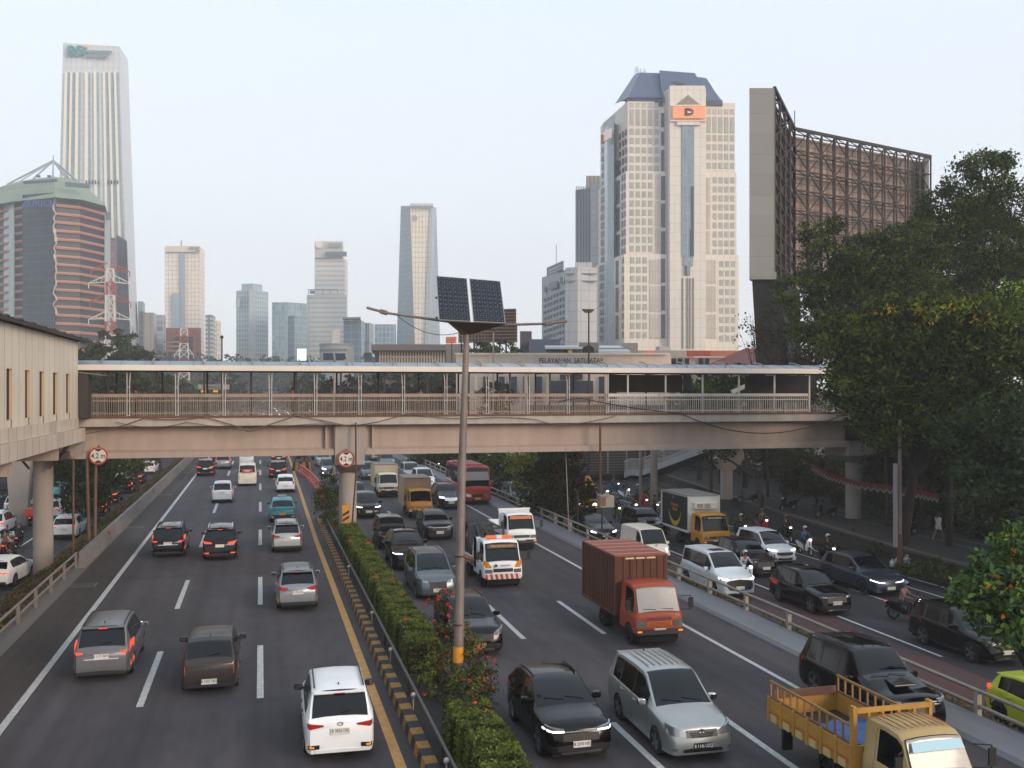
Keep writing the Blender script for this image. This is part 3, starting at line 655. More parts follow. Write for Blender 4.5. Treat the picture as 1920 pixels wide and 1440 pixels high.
# red faded bus lane on the right frontage road
RED = mat('bus_lane', '#343135', .8); nt = RED.node_tree; bn = nt.nodes['Principled BSDF']; tc = nt.nodes.new('ShaderNodeTexCoord'); mp = nt.nodes.new('ShaderNodeMapping'); mp.inputs['Scale'].default_value = (1.1, .09, 1)
nz = nt.nodes.new('ShaderNodeTexNoise'); nz.inputs['Scale'].default_value = 1.3; nz.inputs['Detail'].default_value = 8; nz.inputs['Roughness'].default_value = .7; cr = nt.nodes.new('ShaderNodeValToRGB')
cr.color_ramp.elements[0].position = .42; cr.color_ramp.elements[0].color = hexc('#343135'); cr.color_ramp.elements[1].position = .6; cr.color_ramp.elements[1].color = hexc('#4f2320')
for a, c in ((tc.outputs['Object'], mp.inputs[0]), (mp.outputs[0], nz.inputs['Vector']), (nz.outputs['Fac'], cr.inputs[0]), (cr.outputs[0], bn.inputs['Base Color'])): nt.links.new(a, c)
sheet('bus_lane', [(20.4, Y0), (24.2, Y0), (24.2, 90), (20.4, 90)], -.796, RED)
# embankments between levels
LEAFG = [mat('grass_dry', '#6b5a35', .9, trans=.2), mat('grass_green', '#3c4420', .9, trans=.2), mat('grass_brown', '#4e3a26', .9, trans=.2)]
b = MB(); b.add([(-9.5, Y0, .02), (-12.75, Y0, -1.66), (-12.75, Y1, -1.66), (-9.5, Y1, .02)], [(0, 1, 2, 3)]); tag(b.build('verge', SOIL), kind='structure')
b = MB(); b.bx(-12.95, -12.72, Y0, 300, -1.8, -1.62); tag(b.build('kerb', CONCD), kind='structure')
b = MB(); b.add([(19.35, Y0, .05), (20.2, Y0, -.62), (20.2, Y1, -.62), (19.35, Y1, .05)], [(0, 1, 2, 3)]); tag(b.build('verge', SOIL), kind='structure')
b = MB(); b.bx(20.15, 20.35, Y0, 300, -.8, -.6); tag(b.build('kerb', CONCD), kind='structure')
# lane lines
b = MB(); Z = .008
def ln(b, x, y0, y1, w=.15, z=Z): b.add([(x-w/2, y0, z), (x+w/2, y0, z), (x+w/2, y1, z), (x-w/2, y1, z)], [(0, 1, 2, 3)])
ln(b, -6.76, Y0, 800, .22); ln(b, 15.95, Y0, 800, .17); 
for x in (-3.37, 0): 
    for a, c in [(13.6, 20), (30.4, 36.7), (43.7, 50.2)]+[(60.6+16.8*i, 67.3+16.8*i) for i in range(40)]: ln(b, x, a, c, .2)
for x in (9.37, 12.5):
    for a, c in [(2.4, 9.0), (19.2, 25.8), (35.3, 41.3)]+[(52+16.8*i, 58.6+16.8*i) for i in range(40)]: ln(b, x, a, c, .19)
tag(b.build('lane_markings', LINEW), kind='structure')
b = MB(); ln(b, 3.3, Y0, 62, .26); b.add([(3.17, 62, Z), (3.43, 62, Z), (3.95, 140, Z), (3.69, 140, Z)], [(0, 1, 2, 3)]); ln(b, 3.82, 140, 800, .26); tag(b.build('edge_line', LINEY), kind='structure')
b = MB()
for i in range(-2, 12):
    ln(b, 24.6, 32+i*10.2, 38.9+i*10.2 if i else 38.9, .14, -.79)
    if i > -2: ln(b, 28.6, 30+i*10.2, 34+i*10.2, .12, -.79); ln(b, 31.7, 40+i*10.2, 44.6+i*10.2, .12, -.79)
ln(b, 33.35, Y0, 120, .14, -.79); tag(b.build('lane_markings', LINEW), kind='structure')
b = MB()
for i in range(8): ln(b, -16.3, 40+i*12, 45+i*12, .14, -1.79); ln(b, -19.8, 40+i*12, 45+i*12, .14, -1.79)
tag(b.build('lane_markings', LINEW), kind='structure')
# tar seams, oil-dark wheel paths and drain grates
b = MB()
for y in (51.3, 96): b.bx(-6.6, 3.1, y, y+.03, 0, .006)
for y in (44, 88): b.bx(6.4, 17.8, y, y+.05, 0, .006)
b.bx(-8.5, -6.9, 60, 60.03, 0, .008)
tag(b.build('road_seams', mat('tar', '#332f31', .8)), kind='structure')
GR = mat('grate_iron', '#1c1a18', .7, .5)
for i, (y, x) in enumerate(((50.1, -8.0), (70.5, -8.1), (92, -8.1), (116, -8.1))):
    d = thing('drain_grate', 'iron drain grate in the brown shoulder, %s from the camera' % ('nearest', 'second', 'third', 'farthest')[i], 'drain grate', (x, y, .004), group='drain grates in the shoulder')
    b = MB(); b.bx(-.55, .55, -.5, .5, 0, .012); b.build('frame', CONCD, d)
    b = MB(); [b.bx(-.5+.1*k, -.45+.1*k, -.45, .45, .012, .02) for k in range(10)]; b.build('bars', GR, d)
# left barrier wall and tube guardrail
w = thing('barrier_wall', 'long grey concrete barrier wall beside the toll shoulder', 'barrier wall', (0, 0, 0))
b = MB(); b.add([(-8.72, 55, 0), (-8.84, 55, .86), (-9.02, 55, .86), (-9.1, 55, -.3), (-8.72, 700, 0), (-8.84, 700, .86), (-9.02, 700, .86), (-9.1, 700, -.3)], [(0, 1, 5, 4), (1, 2, 6, 5), (2, 3, 7, 6), (0, 3, 2, 1), (4, 5, 6, 7)])
b.build('wall', WALLC, w)
b = MB(); [b.add([(-8.716, 57+3*i, .02), (-8.716, 57.05+3*i, .02), (-8.832, 57.05+3*i, .85), (-8.832, 57+3*i, .85)], [(0, 1, 2, 3)]) for i in range(60)]; b.build('joints', mat('joint_dark', '#3a3632', .9), w)
for y in (63.6, 89): b = MB(); b.bx(-8.78, -8.70, y, y+.35, .5, .72); b.build('reflector', mat('faded_red', '#8a3a2c', .6), w)
RAILM = mat('rail_steel', '#8f857b', .5, .6, noise=.2); RAILD = mat('rail_dark_steel', '#57534f', .45, .7, noise=.25); POSTC = mat('rail_post_concrete', '#8f887c', .85, noise=.15)
def rail(name, label, x, y0, y1, zb, hts, step, m, pm, zp, r=.055, w=.12):
    t = thing(name, label, 'guardrail', (x, y0, zb))
    for h in hts: 
        b = MB(); b.cyl((0, 0, h), (0, y1-y0, h), r, r, 10); b.build('rail', m, t, 40)
    n = int((y1-y0)/step); pmesh = None
    for i in range(n+1):
        if pmesh is None: b = MB(); b.bx(-w/2, w/2, -w/2, w/2, zp, hts[0]+.02); o = b.build('post', pm, t); pmesh = o.data
        else: o = bpy.data.objects.new('post', pmesh); COL.objects.link(o); o.parent = t
        o.location = (0, .1+i*(y1-y0-.2)/n, 0)
    return t
rail('guardrail', 'pale double tube guardrail ending at the left barrier wall', -9.15, 14, 55, 0, (.78, .36), 3.0, RAILM, WALLC, -.4)
rail('guardrail', 'dark tube guardrail between the striped kerb and the hedge', 4.25, 12, 69.5, .12, (.52,), 5.5, RAILD, RAILD, -.2, .05, .09)
rail('guardrail', 'long tube guardrail on stub posts between apron and planted verge', 19.45, 10, 130, 0, (.72, .30), 3.4, RAILM, POSTC, -.3, .06, .15)
for i, y in enumerate((22.5, 27.6, 32.6, 38.2, 48.5)):
    o = MB().sph((4.14, y, .62), .075, 10, 6).cyl((4.14, y, .2), (4.14, y, .6), .02).build('reflector_post', mat('pale_disc', '#a39c94', .5), None, 40)
    tag(o, 'small pale round reflector on the median guardrail, %s from the camera' % ('nearest', 'second', 'third', 'fourth', 'farthest')[i], 'reflector', 'reflectors along the median rail')
# striped median kerb
KY = mat('kerb_yellow', '#8a6428', .8, noise=.35, nscale=5); KB = mat('kerb_black', '#1b1a1f', .8, noise=.3, nscale=5)
b = MB()
for i in range(110):
    y = 14+i*.52; x = 3.74; bw = .36
    vs = [(x, y+.006, 0), (x+bw, y+.006, 0), (x+.05, y+.006, .27), (x+bw, y+.006, .27)]; vs += [(p[0], y+.514, p[2]) for p in vs]
    b.add(vs, [(0, 1, 3, 2), (4, 6, 7, 5), (0, 2, 6, 4), (2, 3, 7, 6), (1, 5, 7, 3)], i % 2)
k = b.build('kerb', [KY, KB]); tag(k, kind='structure')
b = MB(); b.bx(4.1, 5.75, 12, 71, 0, .14); tag(b.build('median_bed', SOIL), kind='structure')
b = MB(); b.bx(5.72, 5.86, 12, 71, 0, .2); tag(b.build('kerb', CONCD), kind='structure')
# right pavement on its stone retaining wall
def wallx(y): return interp([(-12, 34.6), (45, 34.8), (52, 35.2), (66, 36.8), (100, 41.8), (200, 50)], y)
ys = [-12, 20, 45, 52, 66, 80, 100, 150, 200]
w = thing('retaining_wall', 'dark rough stone retaining wall below the pavement with pale coping', 'retaining wall')
b = MB(); c = MB()
for a, d in zip(ys[:-1], ys[1:]):
    b.add([(wallx(a), a, -.9), (wallx(d), d, -.9), (wallx(d)+.1, d, .10), (wallx(a)+.1, a, .10), (wallx(a)+.5, a, -.9), (wallx(d)+.5, d, -.9), (wallx(d)+.5, d, .10), (wallx(a)+.5, a, .10)], [(0, 1, 2, 3), (4, 7, 6, 5), (3, 2, 6, 7)])
    c.add([(wallx(a)+q, a, z) for q, z in ((.02, .1), (.02, .24), (.5, .24), (.5, .1))]+[(wallx(d)+q, d, z) for q, z in ((.02, .1), (.02, .24), (.5, .24), (.5, .1))], [(0, 1, 5, 4), (1, 2, 6, 5), (2, 3, 7, 6), (0, 3, 2, 1), (4, 5, 6, 7)])
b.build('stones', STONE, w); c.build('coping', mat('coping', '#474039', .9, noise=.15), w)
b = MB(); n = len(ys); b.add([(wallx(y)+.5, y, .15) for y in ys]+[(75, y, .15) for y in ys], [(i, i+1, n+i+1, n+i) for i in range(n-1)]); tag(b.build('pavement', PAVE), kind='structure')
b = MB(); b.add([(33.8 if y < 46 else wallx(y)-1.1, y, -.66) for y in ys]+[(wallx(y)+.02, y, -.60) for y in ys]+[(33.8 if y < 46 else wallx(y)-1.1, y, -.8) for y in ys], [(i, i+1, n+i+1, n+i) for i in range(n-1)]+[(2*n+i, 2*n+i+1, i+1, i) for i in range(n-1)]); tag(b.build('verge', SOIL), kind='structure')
for y, dx in ((58, 1.9), (50, 3.4)):
    b = MB(); b.add([(wallx(20)+dx, 20, .154), (wallx(20)+dx+.12, 20, .154), (wallx(100)+dx+.12, 100, .154), (wallx(100)+dx, 100, .154)], [(0, 1, 2, 3)]); tag(b.build('pavement_line', mat('paving_line', '#5d554f', .9)), kind='structure')
# ---------------------------------------------------------------- footbridge
GIRD = mat('girder_paint', '#9b8a7e', .75, noise=.13, nscale=1.3, stretch=(1, 1, .14)); FASC = mat('deck_fascia', '#a0978d', .8, noise=.18, nscale=1.6, stretch=(1, 1, .4)); PIERM = mat('pier_concrete', '#928a83', .85, noise=.14, nscale=.6, stretch=(1, 1, .3))
RAILB = mat('railing_brown', '#8b796b', .6, noise=.25, nscale=1.5); RAILW = mat('railing_white', '#b3aca4', .6, noise=.15, nscale=1.5); CREAMR = mat('canopy_rim', '#cfc5b8', .6, noise=.08, nscale=.4)
CANO = mat('canopy_sheet', '#8896a0', .7, spec=.2, noise=.12, nscale=.9); STEELD = mat('dark_steel', '#38302b', .6, .4, noise=.2); RUSTY = mat('rusty_steel', '#5d3f30', .8, noise=.3, nscale=2)
BX0, BX1, BY, BYB = -16, 41.5, 60.7, 63.9
bridge = thing('footbridge', 'long covered pedestrian footbridge spanning both carriageways', 'footbridge', (0, BY, 0))
def B(b, name, m, par=None, **k):
    o = b.build(name, m, par or bridge, **k); o.location = (0, -BY, 0) if (par is None) else (0, 0, 0); return o
for xa, xb in ((BX0, 4.35), (6.15, 39.2)):
    for y in (BY, BYB-.35):
        b = MB(); b.bx(xa, xb, y+.34, y+.44, 5.5, 7.04); b.add([(xa, y, 5.24), (xa, y, 5.56), (xa, y+.36, 5.70), (xa, y+.6, 5.70), (xa, y+.6, 5.24), (xb, y, 5.24), (xb, y, 5.56), (xb, y+.36, 5.70), (xb, y+.6, 5.70), (xb, y+.6, 5.24)], [(0, 1, 6, 5), (1, 2, 7, 6), (2, 3, 8, 7), (3, 4, 9, 8), (4, 0, 5, 9), (0, 4, 3, 2, 1), (5, 6, 7, 8, 9)])
        for xs in ((xa+.02, xa+.5) if xa > 0 else (xb-.5, xb-.02)): b.bx(xs-.06, xs+.06, y+.06, y+.36, 5.6, 7.02)
        B(b, 'girder', GIRD)
b = MB(); b.bx(BX0, 39.8, BY-.42, BYB+.3, 7.06, 7.57); B(b, 'deck', FASC, bevel=.03)
b = MB(); b.bx(BX0, 39.8, BY-.46, BY-.42, 7.54, 7.66); B(b, 'drain_pipe', RUSTY)
def pier(x, y, z0=-.2, tw=1.77, name='pier'):
    b = MB(); hw = tw/2; d = 1.5
    b.bx(x-hw, x+hw, y, y+2*d, 4.65, 7.04); c = .55
    p0 = [(x-c, y+d-c), (x+c, y+d-c), (x+c, y+d+c), (x-c, y+d+c)]; p1 = [(x-hw, y), (x+hw, y), (x+hw, y+2*d), (x-hw, y+2*d)]
    b.prism(p0, 4.1, 4.65, top=p1); b.cyl((x, y+d, z0), (x, y+d, 4.12), .54, .54, 24)
    return B(b, name, PIERM, smooth=35)
pier(5.24, BY-.1); pier(40.5, BY-.1, tw=2.7); B(MB().cyl((-12.1, BY+1.4, -2.2), (-12.1, BY+1.4, 5.5), .54, .54, 24), 'pier', PIERM, smooth=35)
# railings: one part per bay
def bay(x0, x1, y, m, name='railing', st=.115):
    b = MB(); b.bx(x0, x1, y-.03, y+.03, 8.74, 8.93); b.bx(x0, x1, y-.02, y+.02, 8.50, 8.55); b.bx(x0, x1, y-.02, y+.02, 7.78, 7.83)
    n = int((x1-x0)/st); 
    for i in range(n+1): x = x0+(x1-x0)*i/n; b.bx(x-.014, x+.014, y-.012, y+.012, 7.57, 8.74)
    return B(b, name, m)
xs = [-9.9+2.62*i for i in range(13)]
for a, c in zip(xs[:-1], xs[1:]): bay(a+.08, c-.08, BY-.32, RAILB)
a = xs[-1]; xw = [a+.02, a+3.6, a+7.2, a+10.8, a+14.4]
for p, q in zip(xw[:-1], xw[1:]): bay(p, q-.02, BY-.32, RAILW, st=.135)
for i in range(12): bay(-9.9+4.1*i, -9.9+4.1*i+4.05, BYB+.2, RAILB, st=.2)
# hooped double posts in front of the brown section
for x in xs:
    b = MB()
    for dx in (-.07, .07):
        pts = [(x+dx, BY-.40, 7.45), (x+dx, BY-.40, 9.55), (x+dx*1.2, BY-.33, 9.95), (x+dx*1.5, BY-.1, 10.2), (x+dx*2, BY+.25, 10.3)]
        b.tube(pts, .028, 6)
    for z in (7.7, 8.5, 9.3): b.bx(x-.09, x+.09, BY-.415, BY-.385, z, z+.03)
    B(b, 'hoop_post', RAILW)
for i in range(20):
    x = -8.4+2.62*i
    if x > 38.5: break
    b = MB(); b.bx(x-.05, x+.05, BY-.16, BY-.06, 7.57, 10.3); B(b, 'canopy_post', STEELD if x < 22 else RAILW)
    b = MB(); b.bx(x-.05, x+.05, BYB+.05, BYB+.15, 7.57, 10.3); b.bx(x-.04, x+.04, BY-.1, BYB+.1, 10.2, 10.3); B(b, 'canopy_post', STEELD)
# barrel canopy
b = MB(); prof = [(BY-.55, 10.55), (BY-.4, 10.64), (BY+.0, 10.74), (BY+.7, 10.84), (BY+1.6, 10.88), (BY+2.4, 10.84), (BY+3.2, 10.74), (BY+3.7, 10.56)]
xr = [-10.3+1.31*i for i in range(38)]
V = [(x, y, z) for x in xr for y, z in prof]; k = len(prof); b.add(V, [(i*k+j, i*k+j+1, (i+1)*k+j+1, (i+1)*k+j) for i in range(len(xr)-1) for j in range(k-1)]); o = B(b, 'canopy_roof', CANO, smooth=40)
so_ = o.modifiers.new('th', 'SOLIDIFY'); so_.thickness = .04
b = MB()
for x in xr[1:-1]:
    for (y, z), (y2, z2) in zip(prof[:-1], prof[1:]): b.beam((x, y, z+.012), (x, y2, z2+.012), .035, .02)
B(b, 'roof_joint', mat('joint_grey', '#6c757a', .6))
b = MB(); b.bx(xr[0], xr[-1], BY-.62, BY-.50, 10.27, 10.58); b.bx(xr[0], xr[-1], BY-.50, BY-.2, 10.27, 10.31); B(b, 'canopy_rim', CREAMR)
b = MB(); b.bx(xr[0], xr[-1], BY+3.6, BY+3.8, 10.27, 10.62); b.bx(xr[0], xr[-1], BY-.2, BY-.1, 10.18, 10.27); B(b, 'canopy_beam', STEELD)
for i in range(18):
    x = -8.7+2.75*i
    if x > 37: break
    pts = [(x, BY-.42, 10.62), (x, BY-.42, 10.74), (x-.02, BY-.2, 10.85), (x-.03, BY+.3, 10.95), (x-.03, BY+1.0, 11.0)]; b = MB(); b.tube(pts, .045, 7); B(b, 'lamp_bracket', RAILM)
# solid boards inside the bridge near the right end and its dark end wall
b = MB(); b.bx(23.0, 28.2, BYB-.25, BYB-.18, 9.0, 10.2); B(b, 'wooden_board', mat('brown_board', '#3b2a20', .8, noise=.3, nscale=1.5, stretch=(3, 1, .3)))
b = MB(); b.bx(33.0, 38.6, BYB-.2, BYB-.1, 8.3, 10.2); B(b, 'wooden_board', mat('black_board', '#1c1715', .8, noise=.3))
b = MB(); b.bx(28.3, 28.9, BYB-.2, BYB-.1, 9.3, 10.2); B(b, 'banner', mat('blue_banner', '#2d4456', .7))
b = MB(); b.bx(39.0, 39.9, BY-.38, BY+.1, 5.7, 6.7); b.bx(39.1, 39.8, BY-.4, BY-.38, 5.8, 6.6); B(b, 'cabinet', UNDER)
# stairs going down away from the bridge along the right pavement
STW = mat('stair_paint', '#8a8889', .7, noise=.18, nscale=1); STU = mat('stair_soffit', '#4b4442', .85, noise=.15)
st = thing('bridge_stairs', 'long grey covered stair ramp descending from the right end of the footbridge', 'stairs', (0, 0, 0))
def P3(t): return (lerp(38.0, 34.6, t), lerp(64.5, 92, t))
segs = [(0, 7.3), (.30, 5.0), (.38, 4.95), (.88, 1.35), (.95, 1.3), (1.0, .9)]
for side, dx in ((-1, 0), (1, 2.2)):
    b = MB(); r_ = MB()
    for (t0, z0), (t1, z1) in zip(segs[:-1], segs[1:]):
        (xa, ya), (xb, yb) = P3(t0), P3(t1)
        for q in (0,): b.ext([(xa+dx, ya, z0-.35), (xb+dx, yb, z1-.35), (xb+dx, yb, z1+.25), (xa+dx, ya, z0+.25)], (.14, 0, 0))
        r_.beam((xa+dx, ya, z0+1.25), (xb+dx, yb, z1+1.25), .07, .1); r_.beam((xa+dx, ya, z0+.38), (xb+dx, yb, z1+.38), .05, .06)
        n = max(2, int((yb-ya)/.16))
        for i in range(n): t = i/n; x, y, z = lerp(xa, xb, t)+dx, lerp(ya, yb, t), lerp(z0, z1, t); r_.bx(x-.015, x+.015, y-.015, y+.015, z+.25, z+1.22)
    b.build('stringer', STW, st); r_.build('railing', STW, st)
b = MB()
for (t0, z0), (t1, z1) in zip(segs[:-1], segs[1:]):
    (xa, ya), (xb, yb) = P3(t0), P3(t1); b.ext([(xa+.14, ya, z0-.3), (xb+.14, yb, z1-.3), (xb+.14, yb, z1), (xa+.14, ya, z0)], (2.06, 0, 0))
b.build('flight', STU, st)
x, y = P3(.42); b = MB(); b.cyl((x+1.1, y, .1), (x+1.1, y, 2.6), .5, .5, 18); b.prism([(x+.6, y-.5), (x+1.6, y-.5), (x+1.6, y+.5), (x+.6, y+.5)], 2.55, 3.5, top=[(x-.1, y-.8), (x+2.3, y-.8), (x+2.3, y+.8), (x-.1, y+.8)]); b.bx(x-.1, x+2.3, y-.8, y+.8, 3.5, 4.4); b.build('stair_pier', PIERM, st, 35)
b = MB(); b.beam((34.6, 66.5, 9.0), (38.6, 66.0, 10.6), .18, .28); b.beam((34.6, 69, 9.0), (38.6, 69, 10.6), .18, .28)
for x in (35.5, 36.6, 37.6, 38.4): b.bx(x-.06, x+.06, 66.2, 66.32, 7.5, 9.0+(x-34.6)*.4)
b.build('stair_canopy', RAILW, st)
# ---------------------------------------------------------------- height-limit signs
SW = mat('sign_white', '#c3beb4', .5); SR = mat('sign_red', '#a2361f', .5); SK = mat('sign_black', '#161413', .6)
for i, (x, z, y, lab) in enumerate(((-8.9, 5.42, 60.45, 'round red-rimmed 4.2 m height sign hung under the left girder'), (5.0, 5.02, 60.35, 'round red-rimmed 4.2 m height sign on the central pier head'))):
    t = thing('height_sign', lab, 'road sign', (x, y, z), 0, 'height limit signs')
    MB().cyl((0, .03, 0), (0, -.01, 0), .50, .50, 40).build('rim', SR, t, 40)
    MB().cyl((0, -.01, 0), (0, -.022, 0), .415, .415, 40).build('face', SW, t, 40)
    for s in (1, -1):
        b = MB(); b.ext([(-.2, -.024, s*.35), (.2, -.024, s*.35), (.1, -.024, s*.395), (-.1, -.024, s*.395)], (0, -.006, 0)); b.ext([(-.2, -.024, s*.35), (.2, -.024, s*.35), (0, -.024, s*.24)], (0, -.006, 0)); b.build('arrow', SK, t)
    text('4.2 m', .42, SK, 'lettering', t, facing((0, -.026, -.01)), .003, sx=.8, bold=.006)
    b = MB(); b.bx(-.03, .03, .03, .12, -.45, .6); b.build('bracket', STEELD, t)
# cables drooping along the bridge front
CAB = mat('cable_black', '#241c1a', .7); CABB = mat('cable_brown', '#5c463c', .7)
def cable(lab, pts, r, m, group='cables slung along the footbridge', name='cable'):
    out = []
    for (a, b_, sag) in pts:
        a, b_ = Vector(a), Vector(b_)
        for i in range(13): t = i/12; p = a.lerp(b_, t); p.z -= sag*4*t*(1-t); out.append(p)
    b = MB(); b.tube(out, r, 6, 0); o = b.build(name, m, None, 60); tag(o, lab, 'cable', group); return o
yf = BY-.58
cable('thick black cable sagging across the right half of the girder', [((18.2, yf, 8.4), (20.2, yf, 8.55), -.12), ((20.2, yf, 8.55), (26.5, yf, 7.65), .1), ((26.5, yf, 7.65), (38.6, yf, 7.6), 1.35)], .035, CAB)
cable('brown cable with two peaks crossing the left deck edge', [((-9.5, yf, 6.7), (-6.4, yf, 7.55), .1), ((-6.4, yf, 7.55), (-3.2, yf, 7.6), .12), ((-3.2, yf, 7.6), (-.6, yf, 6.75), -.05), ((-.6, yf, 6.75), (2.1, yf, 7.65), .0), ((2.1, yf, 7.65), (4.9, yf, 7.05), .0)], .03, CABB)
cable('thin brown cable curving from the left deck to the central pier', [((-7.9, yf, 7.35), (-4.1, yf, 7.3), .3), ((-.6, yf, 6.72), (3.6, yf, 7.15), -.1), ((3.6, yf, 7.15), (5.3, yf, 7.0), 0)], .02, CABB)
cable('brown cable wavering between the central pier and the solar lamp', [((5.6, yf, 7.05), (8.6, yf, 7.75), .1), ((8.6, yf, 7.75), (12.8, yf, 7.4), .1), ((12.8, yf, 7.4), (16.8, yf, 7.3), -.1), ((16.8, yf, 7.3), (19.2, yf, 7.0), .15), ((19.2, yf, 7.0), (22, yf, 7.5), .05)], .026, CABB)
cable('bundle of cables running down the face of the central pier', [((5.55, yf, 7.2), (5.55, yf, 4.0), 0), ((5.55, yf, 4.0), (5.4, BY+.9, .1), 0)], .05, RUSTY)
cable('rusty vertical pipe hanging from the deck right of the solar lamp', [((21.0, yf, 7.1), (21.0, yf, 2.2), 0)], .07, RUSTY)
cable('slanting thin guy wire beside the rusty pipe', [((19.4, 62.4, 5.2), (18.6, 59.0, -.4), 0)], .03, POSTC)
# ---------------------------------------------------------------- station hall on the left
CLAD = gridmat('station_cladding', '#bcb2a4', '#c2b8aa', '#6b5f55', 1.22, 60, .025, .55, noise=.08, nscale=.3)
JAMB = mat('sunlit_jamb', '#b59b7b', .6); CLADD = gridmat('station_fascia', '#ab9f92', '#b1a598', '#62564d', 1.35, 60, .03, .6, noise=.16, nscale=.35)  # jambs tinted warm to paint in the sunlight they catch
stn = thing('station_hall', 'raised beige metal-clad station hall with slit windows joining the footbridge', 'station')
X = -9.72; b = MB()
ops = []   # slit openings along y
yof = lambda px: X*(math.cos(TH)-math.sin(TH)*(px-960)/1866.7)/(math.cos(TH)*(px-960)/1866.7+math.sin(TH)); ycur = [(yof(a), yof(c)) for a, c in ((124, 131.5), (99.5, 108), (74, 83), (47, 56), (12, 23), (-25, -12))]
zlo, zhi = 7.95, 10.0
edges = sorted([e for o in ycur for e in o]); prev = 20
for y0, y1 in sorted(ycur): b.bx(X-.3, X, prev, y0, 7.6, 11.8); b.bx(X-.3, X, y0, y1, zhi, 11.8); prev = y1
b.bx(X-.3, X, prev, 58.9, 7.6, 11.8); b.bx(X-14, X-.3, 58.6, 58.9, 7.0, 11.8); b.build('wall', CLAD, stn, uv=True)
for y0, y1 in ycur:
    b = MB(); b.bx(X-.62, X-.11, y0-.0, y1+.0, zlo, zhi); f = b.build('slit_window', mat('slit_dark', '#1d1512', .7), stn)
    b = MB(); b.bx(X-.11, X-.002, y1-.03, y1+.01, zlo, zhi); b.bx(X-.11, X-.002, y0, y1, zhi-.01, zhi+.03); b.build('jamb', JAMB, f)
b = MB(); b.bx(X-.1, X+.03, 20, 58.95, 7.05, 7.62); b.bx(X-.1, X+.36, 20, 59.0, 6.35, 7.07); b.build('fascia', CLADD, stn, uv=True)
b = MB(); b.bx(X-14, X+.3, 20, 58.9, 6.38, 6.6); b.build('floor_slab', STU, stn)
b = MB(); 
for i in range(4): b.bx(X-14, X+.1, 24+i*9.5, 24.5+i*9.5, 5.7, 6.38)
b.bx(X-2.6, X-2.2, 20, 62, 5.6, 6.38); b.build('floor_beam', GIRD, stn)
rf = MB(); n = 90
for i in range(n):
    y = 20+i*.45; z = 11.95+.03*(i % 2); rf.add([(X-14, y, z-.9), (X+.45, y, z), (X+.45, y+.45, 11.95+.03*((i+1) % 2)), (X-14, y+.45, 11.05+.03*((i+1) % 2))], [(0, 1, 2, 3)])
o = rf.build('roof', mat('corrugated_brown', '#4a3d38', .6, .3), stn); s_ = o.modifiers.new('t', 'SOLIDIFY'); s_.thickness = .05
b = MB(); b.bx(X+.2, X+.42, 20, 60.4, 11.82, 11.92); b.build('gutter', STEELD, stn)
b = MB(); b.beam((X-.2, 57.5, 6.4), (-11.2, 60.9, 5.0), .12); b.beam((-13.9, 61, 6.4), (-12.6, 61, 4.7), .12); b.beam((-10.2, 61, 6.4), (-11.6, 61, 4.7), .12); b.build('brace', RUSTY, stn)
b = MB(); b.prism([(X-.4, 59.2), (X+.1, 59.2), (X+.1, 59.7), (X-.4, 59.7)], 5.45, 6.4, top=[(X-.6, 59.1), (X+.3, 59.1), (X+.3, 59.8), (X-.6, 59.8)]); b.build('corbel', PIERM, stn)
b = MB(); b.bx(X+.0, X+.5, 59.0, 60.2, 7.6, 10.0); b.build('dark_gate', mat('gate_dark', '#2b2523', .6), stn)
b = MB(); b.add([(X-.3, 58.9, 10.15), (X+1.3, 58.9, 9.95), (X+1.3, 60.6, 9.95), (X-.3, 60.6, 10.15)], [(0, 1, 2, 3)]); o = b.build('awning', RAILM, stn); s_ = o.modifiers.new('t', 'SOLIDIFY'); s_.thickness = .04
# rust coloured pipes by the left pier, poles
b = MB(); b.cyl((-9.9, 58.6, -.6), (-9.9, 58.6, 5.3), .06); o = b.build('pipe', RUSTY); tag(o, 'thin rusty pipe standing right of the left pier', 'pipe')
b = MB(); b.cyl((-9.35, 60.4, -.5), (-9.5, 60.4, 5.2), .09); o = b.build('pipe', RUSTY); tag(o, 'leaning brown pipe among the pair right of the left pier', 'pipe')
b = MB(); b.cyl((-9.15, 60.9, -.5), (-9.1, 60.9, 5.2), .09); o = b.build('pipe', CABB); tag(o, 'upright thick brown pipe nearest the barrier wall end', 'pipe')
for x, y in ((-19, 88), (-28, 96)):
    b = MB(); b.bx(x-1.2, x+1.2, y, y+1, 5, 6); b.prism([(x-.6, y), (x+.6, y), (x+.6, y+1), (x-.6, y+1)], -2, 5, top=[(x-1, y), (x+1, y), (x+1, y+1), (x-1, y+1)]); o = b.build('pillar', PIERM); tag(o, 'tapered concrete pillar beyond the station floor, %s one' % ('right' if x > -20 else 'left'), 'pillar')
# ---------------------------------------------------------------- skyline
F_ = 1866.7
def PX(px, D): xc = (px-960)/F_*D; return (math.cos(TH)*xc+math.sin(TH)*D, math.cos(TH)*D-math.sin(TH)*xc)
def ZP(py, D): return CH-(py-733)/F_*D
def root_at(name, lab, cat, px, D, group=None): x, y = PX(px, D); return thing(name, lab, cat, (x, y, -2), 0, group)
def Q(b, name, m, root, **k):
    l = root.location if not root.parent else root.location+root.parent.location
    b.v = [(v[0]-l.x, v[1]-l.y, v[2]-l.z) for v in b.v]; return b.build(name, m, root, **k)
def pl(pts): return [PX(*p) for p in pts]
def pr(root, name, pts, y0, y1, Dr, m, top=None, mi=None, **k):
    b = MB(); b.prism(pl(pts), ZP(y0, Dr) if y0 is not None else -2, ZP(y1, Dr), 0, top=pl(top) if top else None, capmi=1 if isinstance(m, list) else None); return Q(b, name, m, root, uv=True, **k)
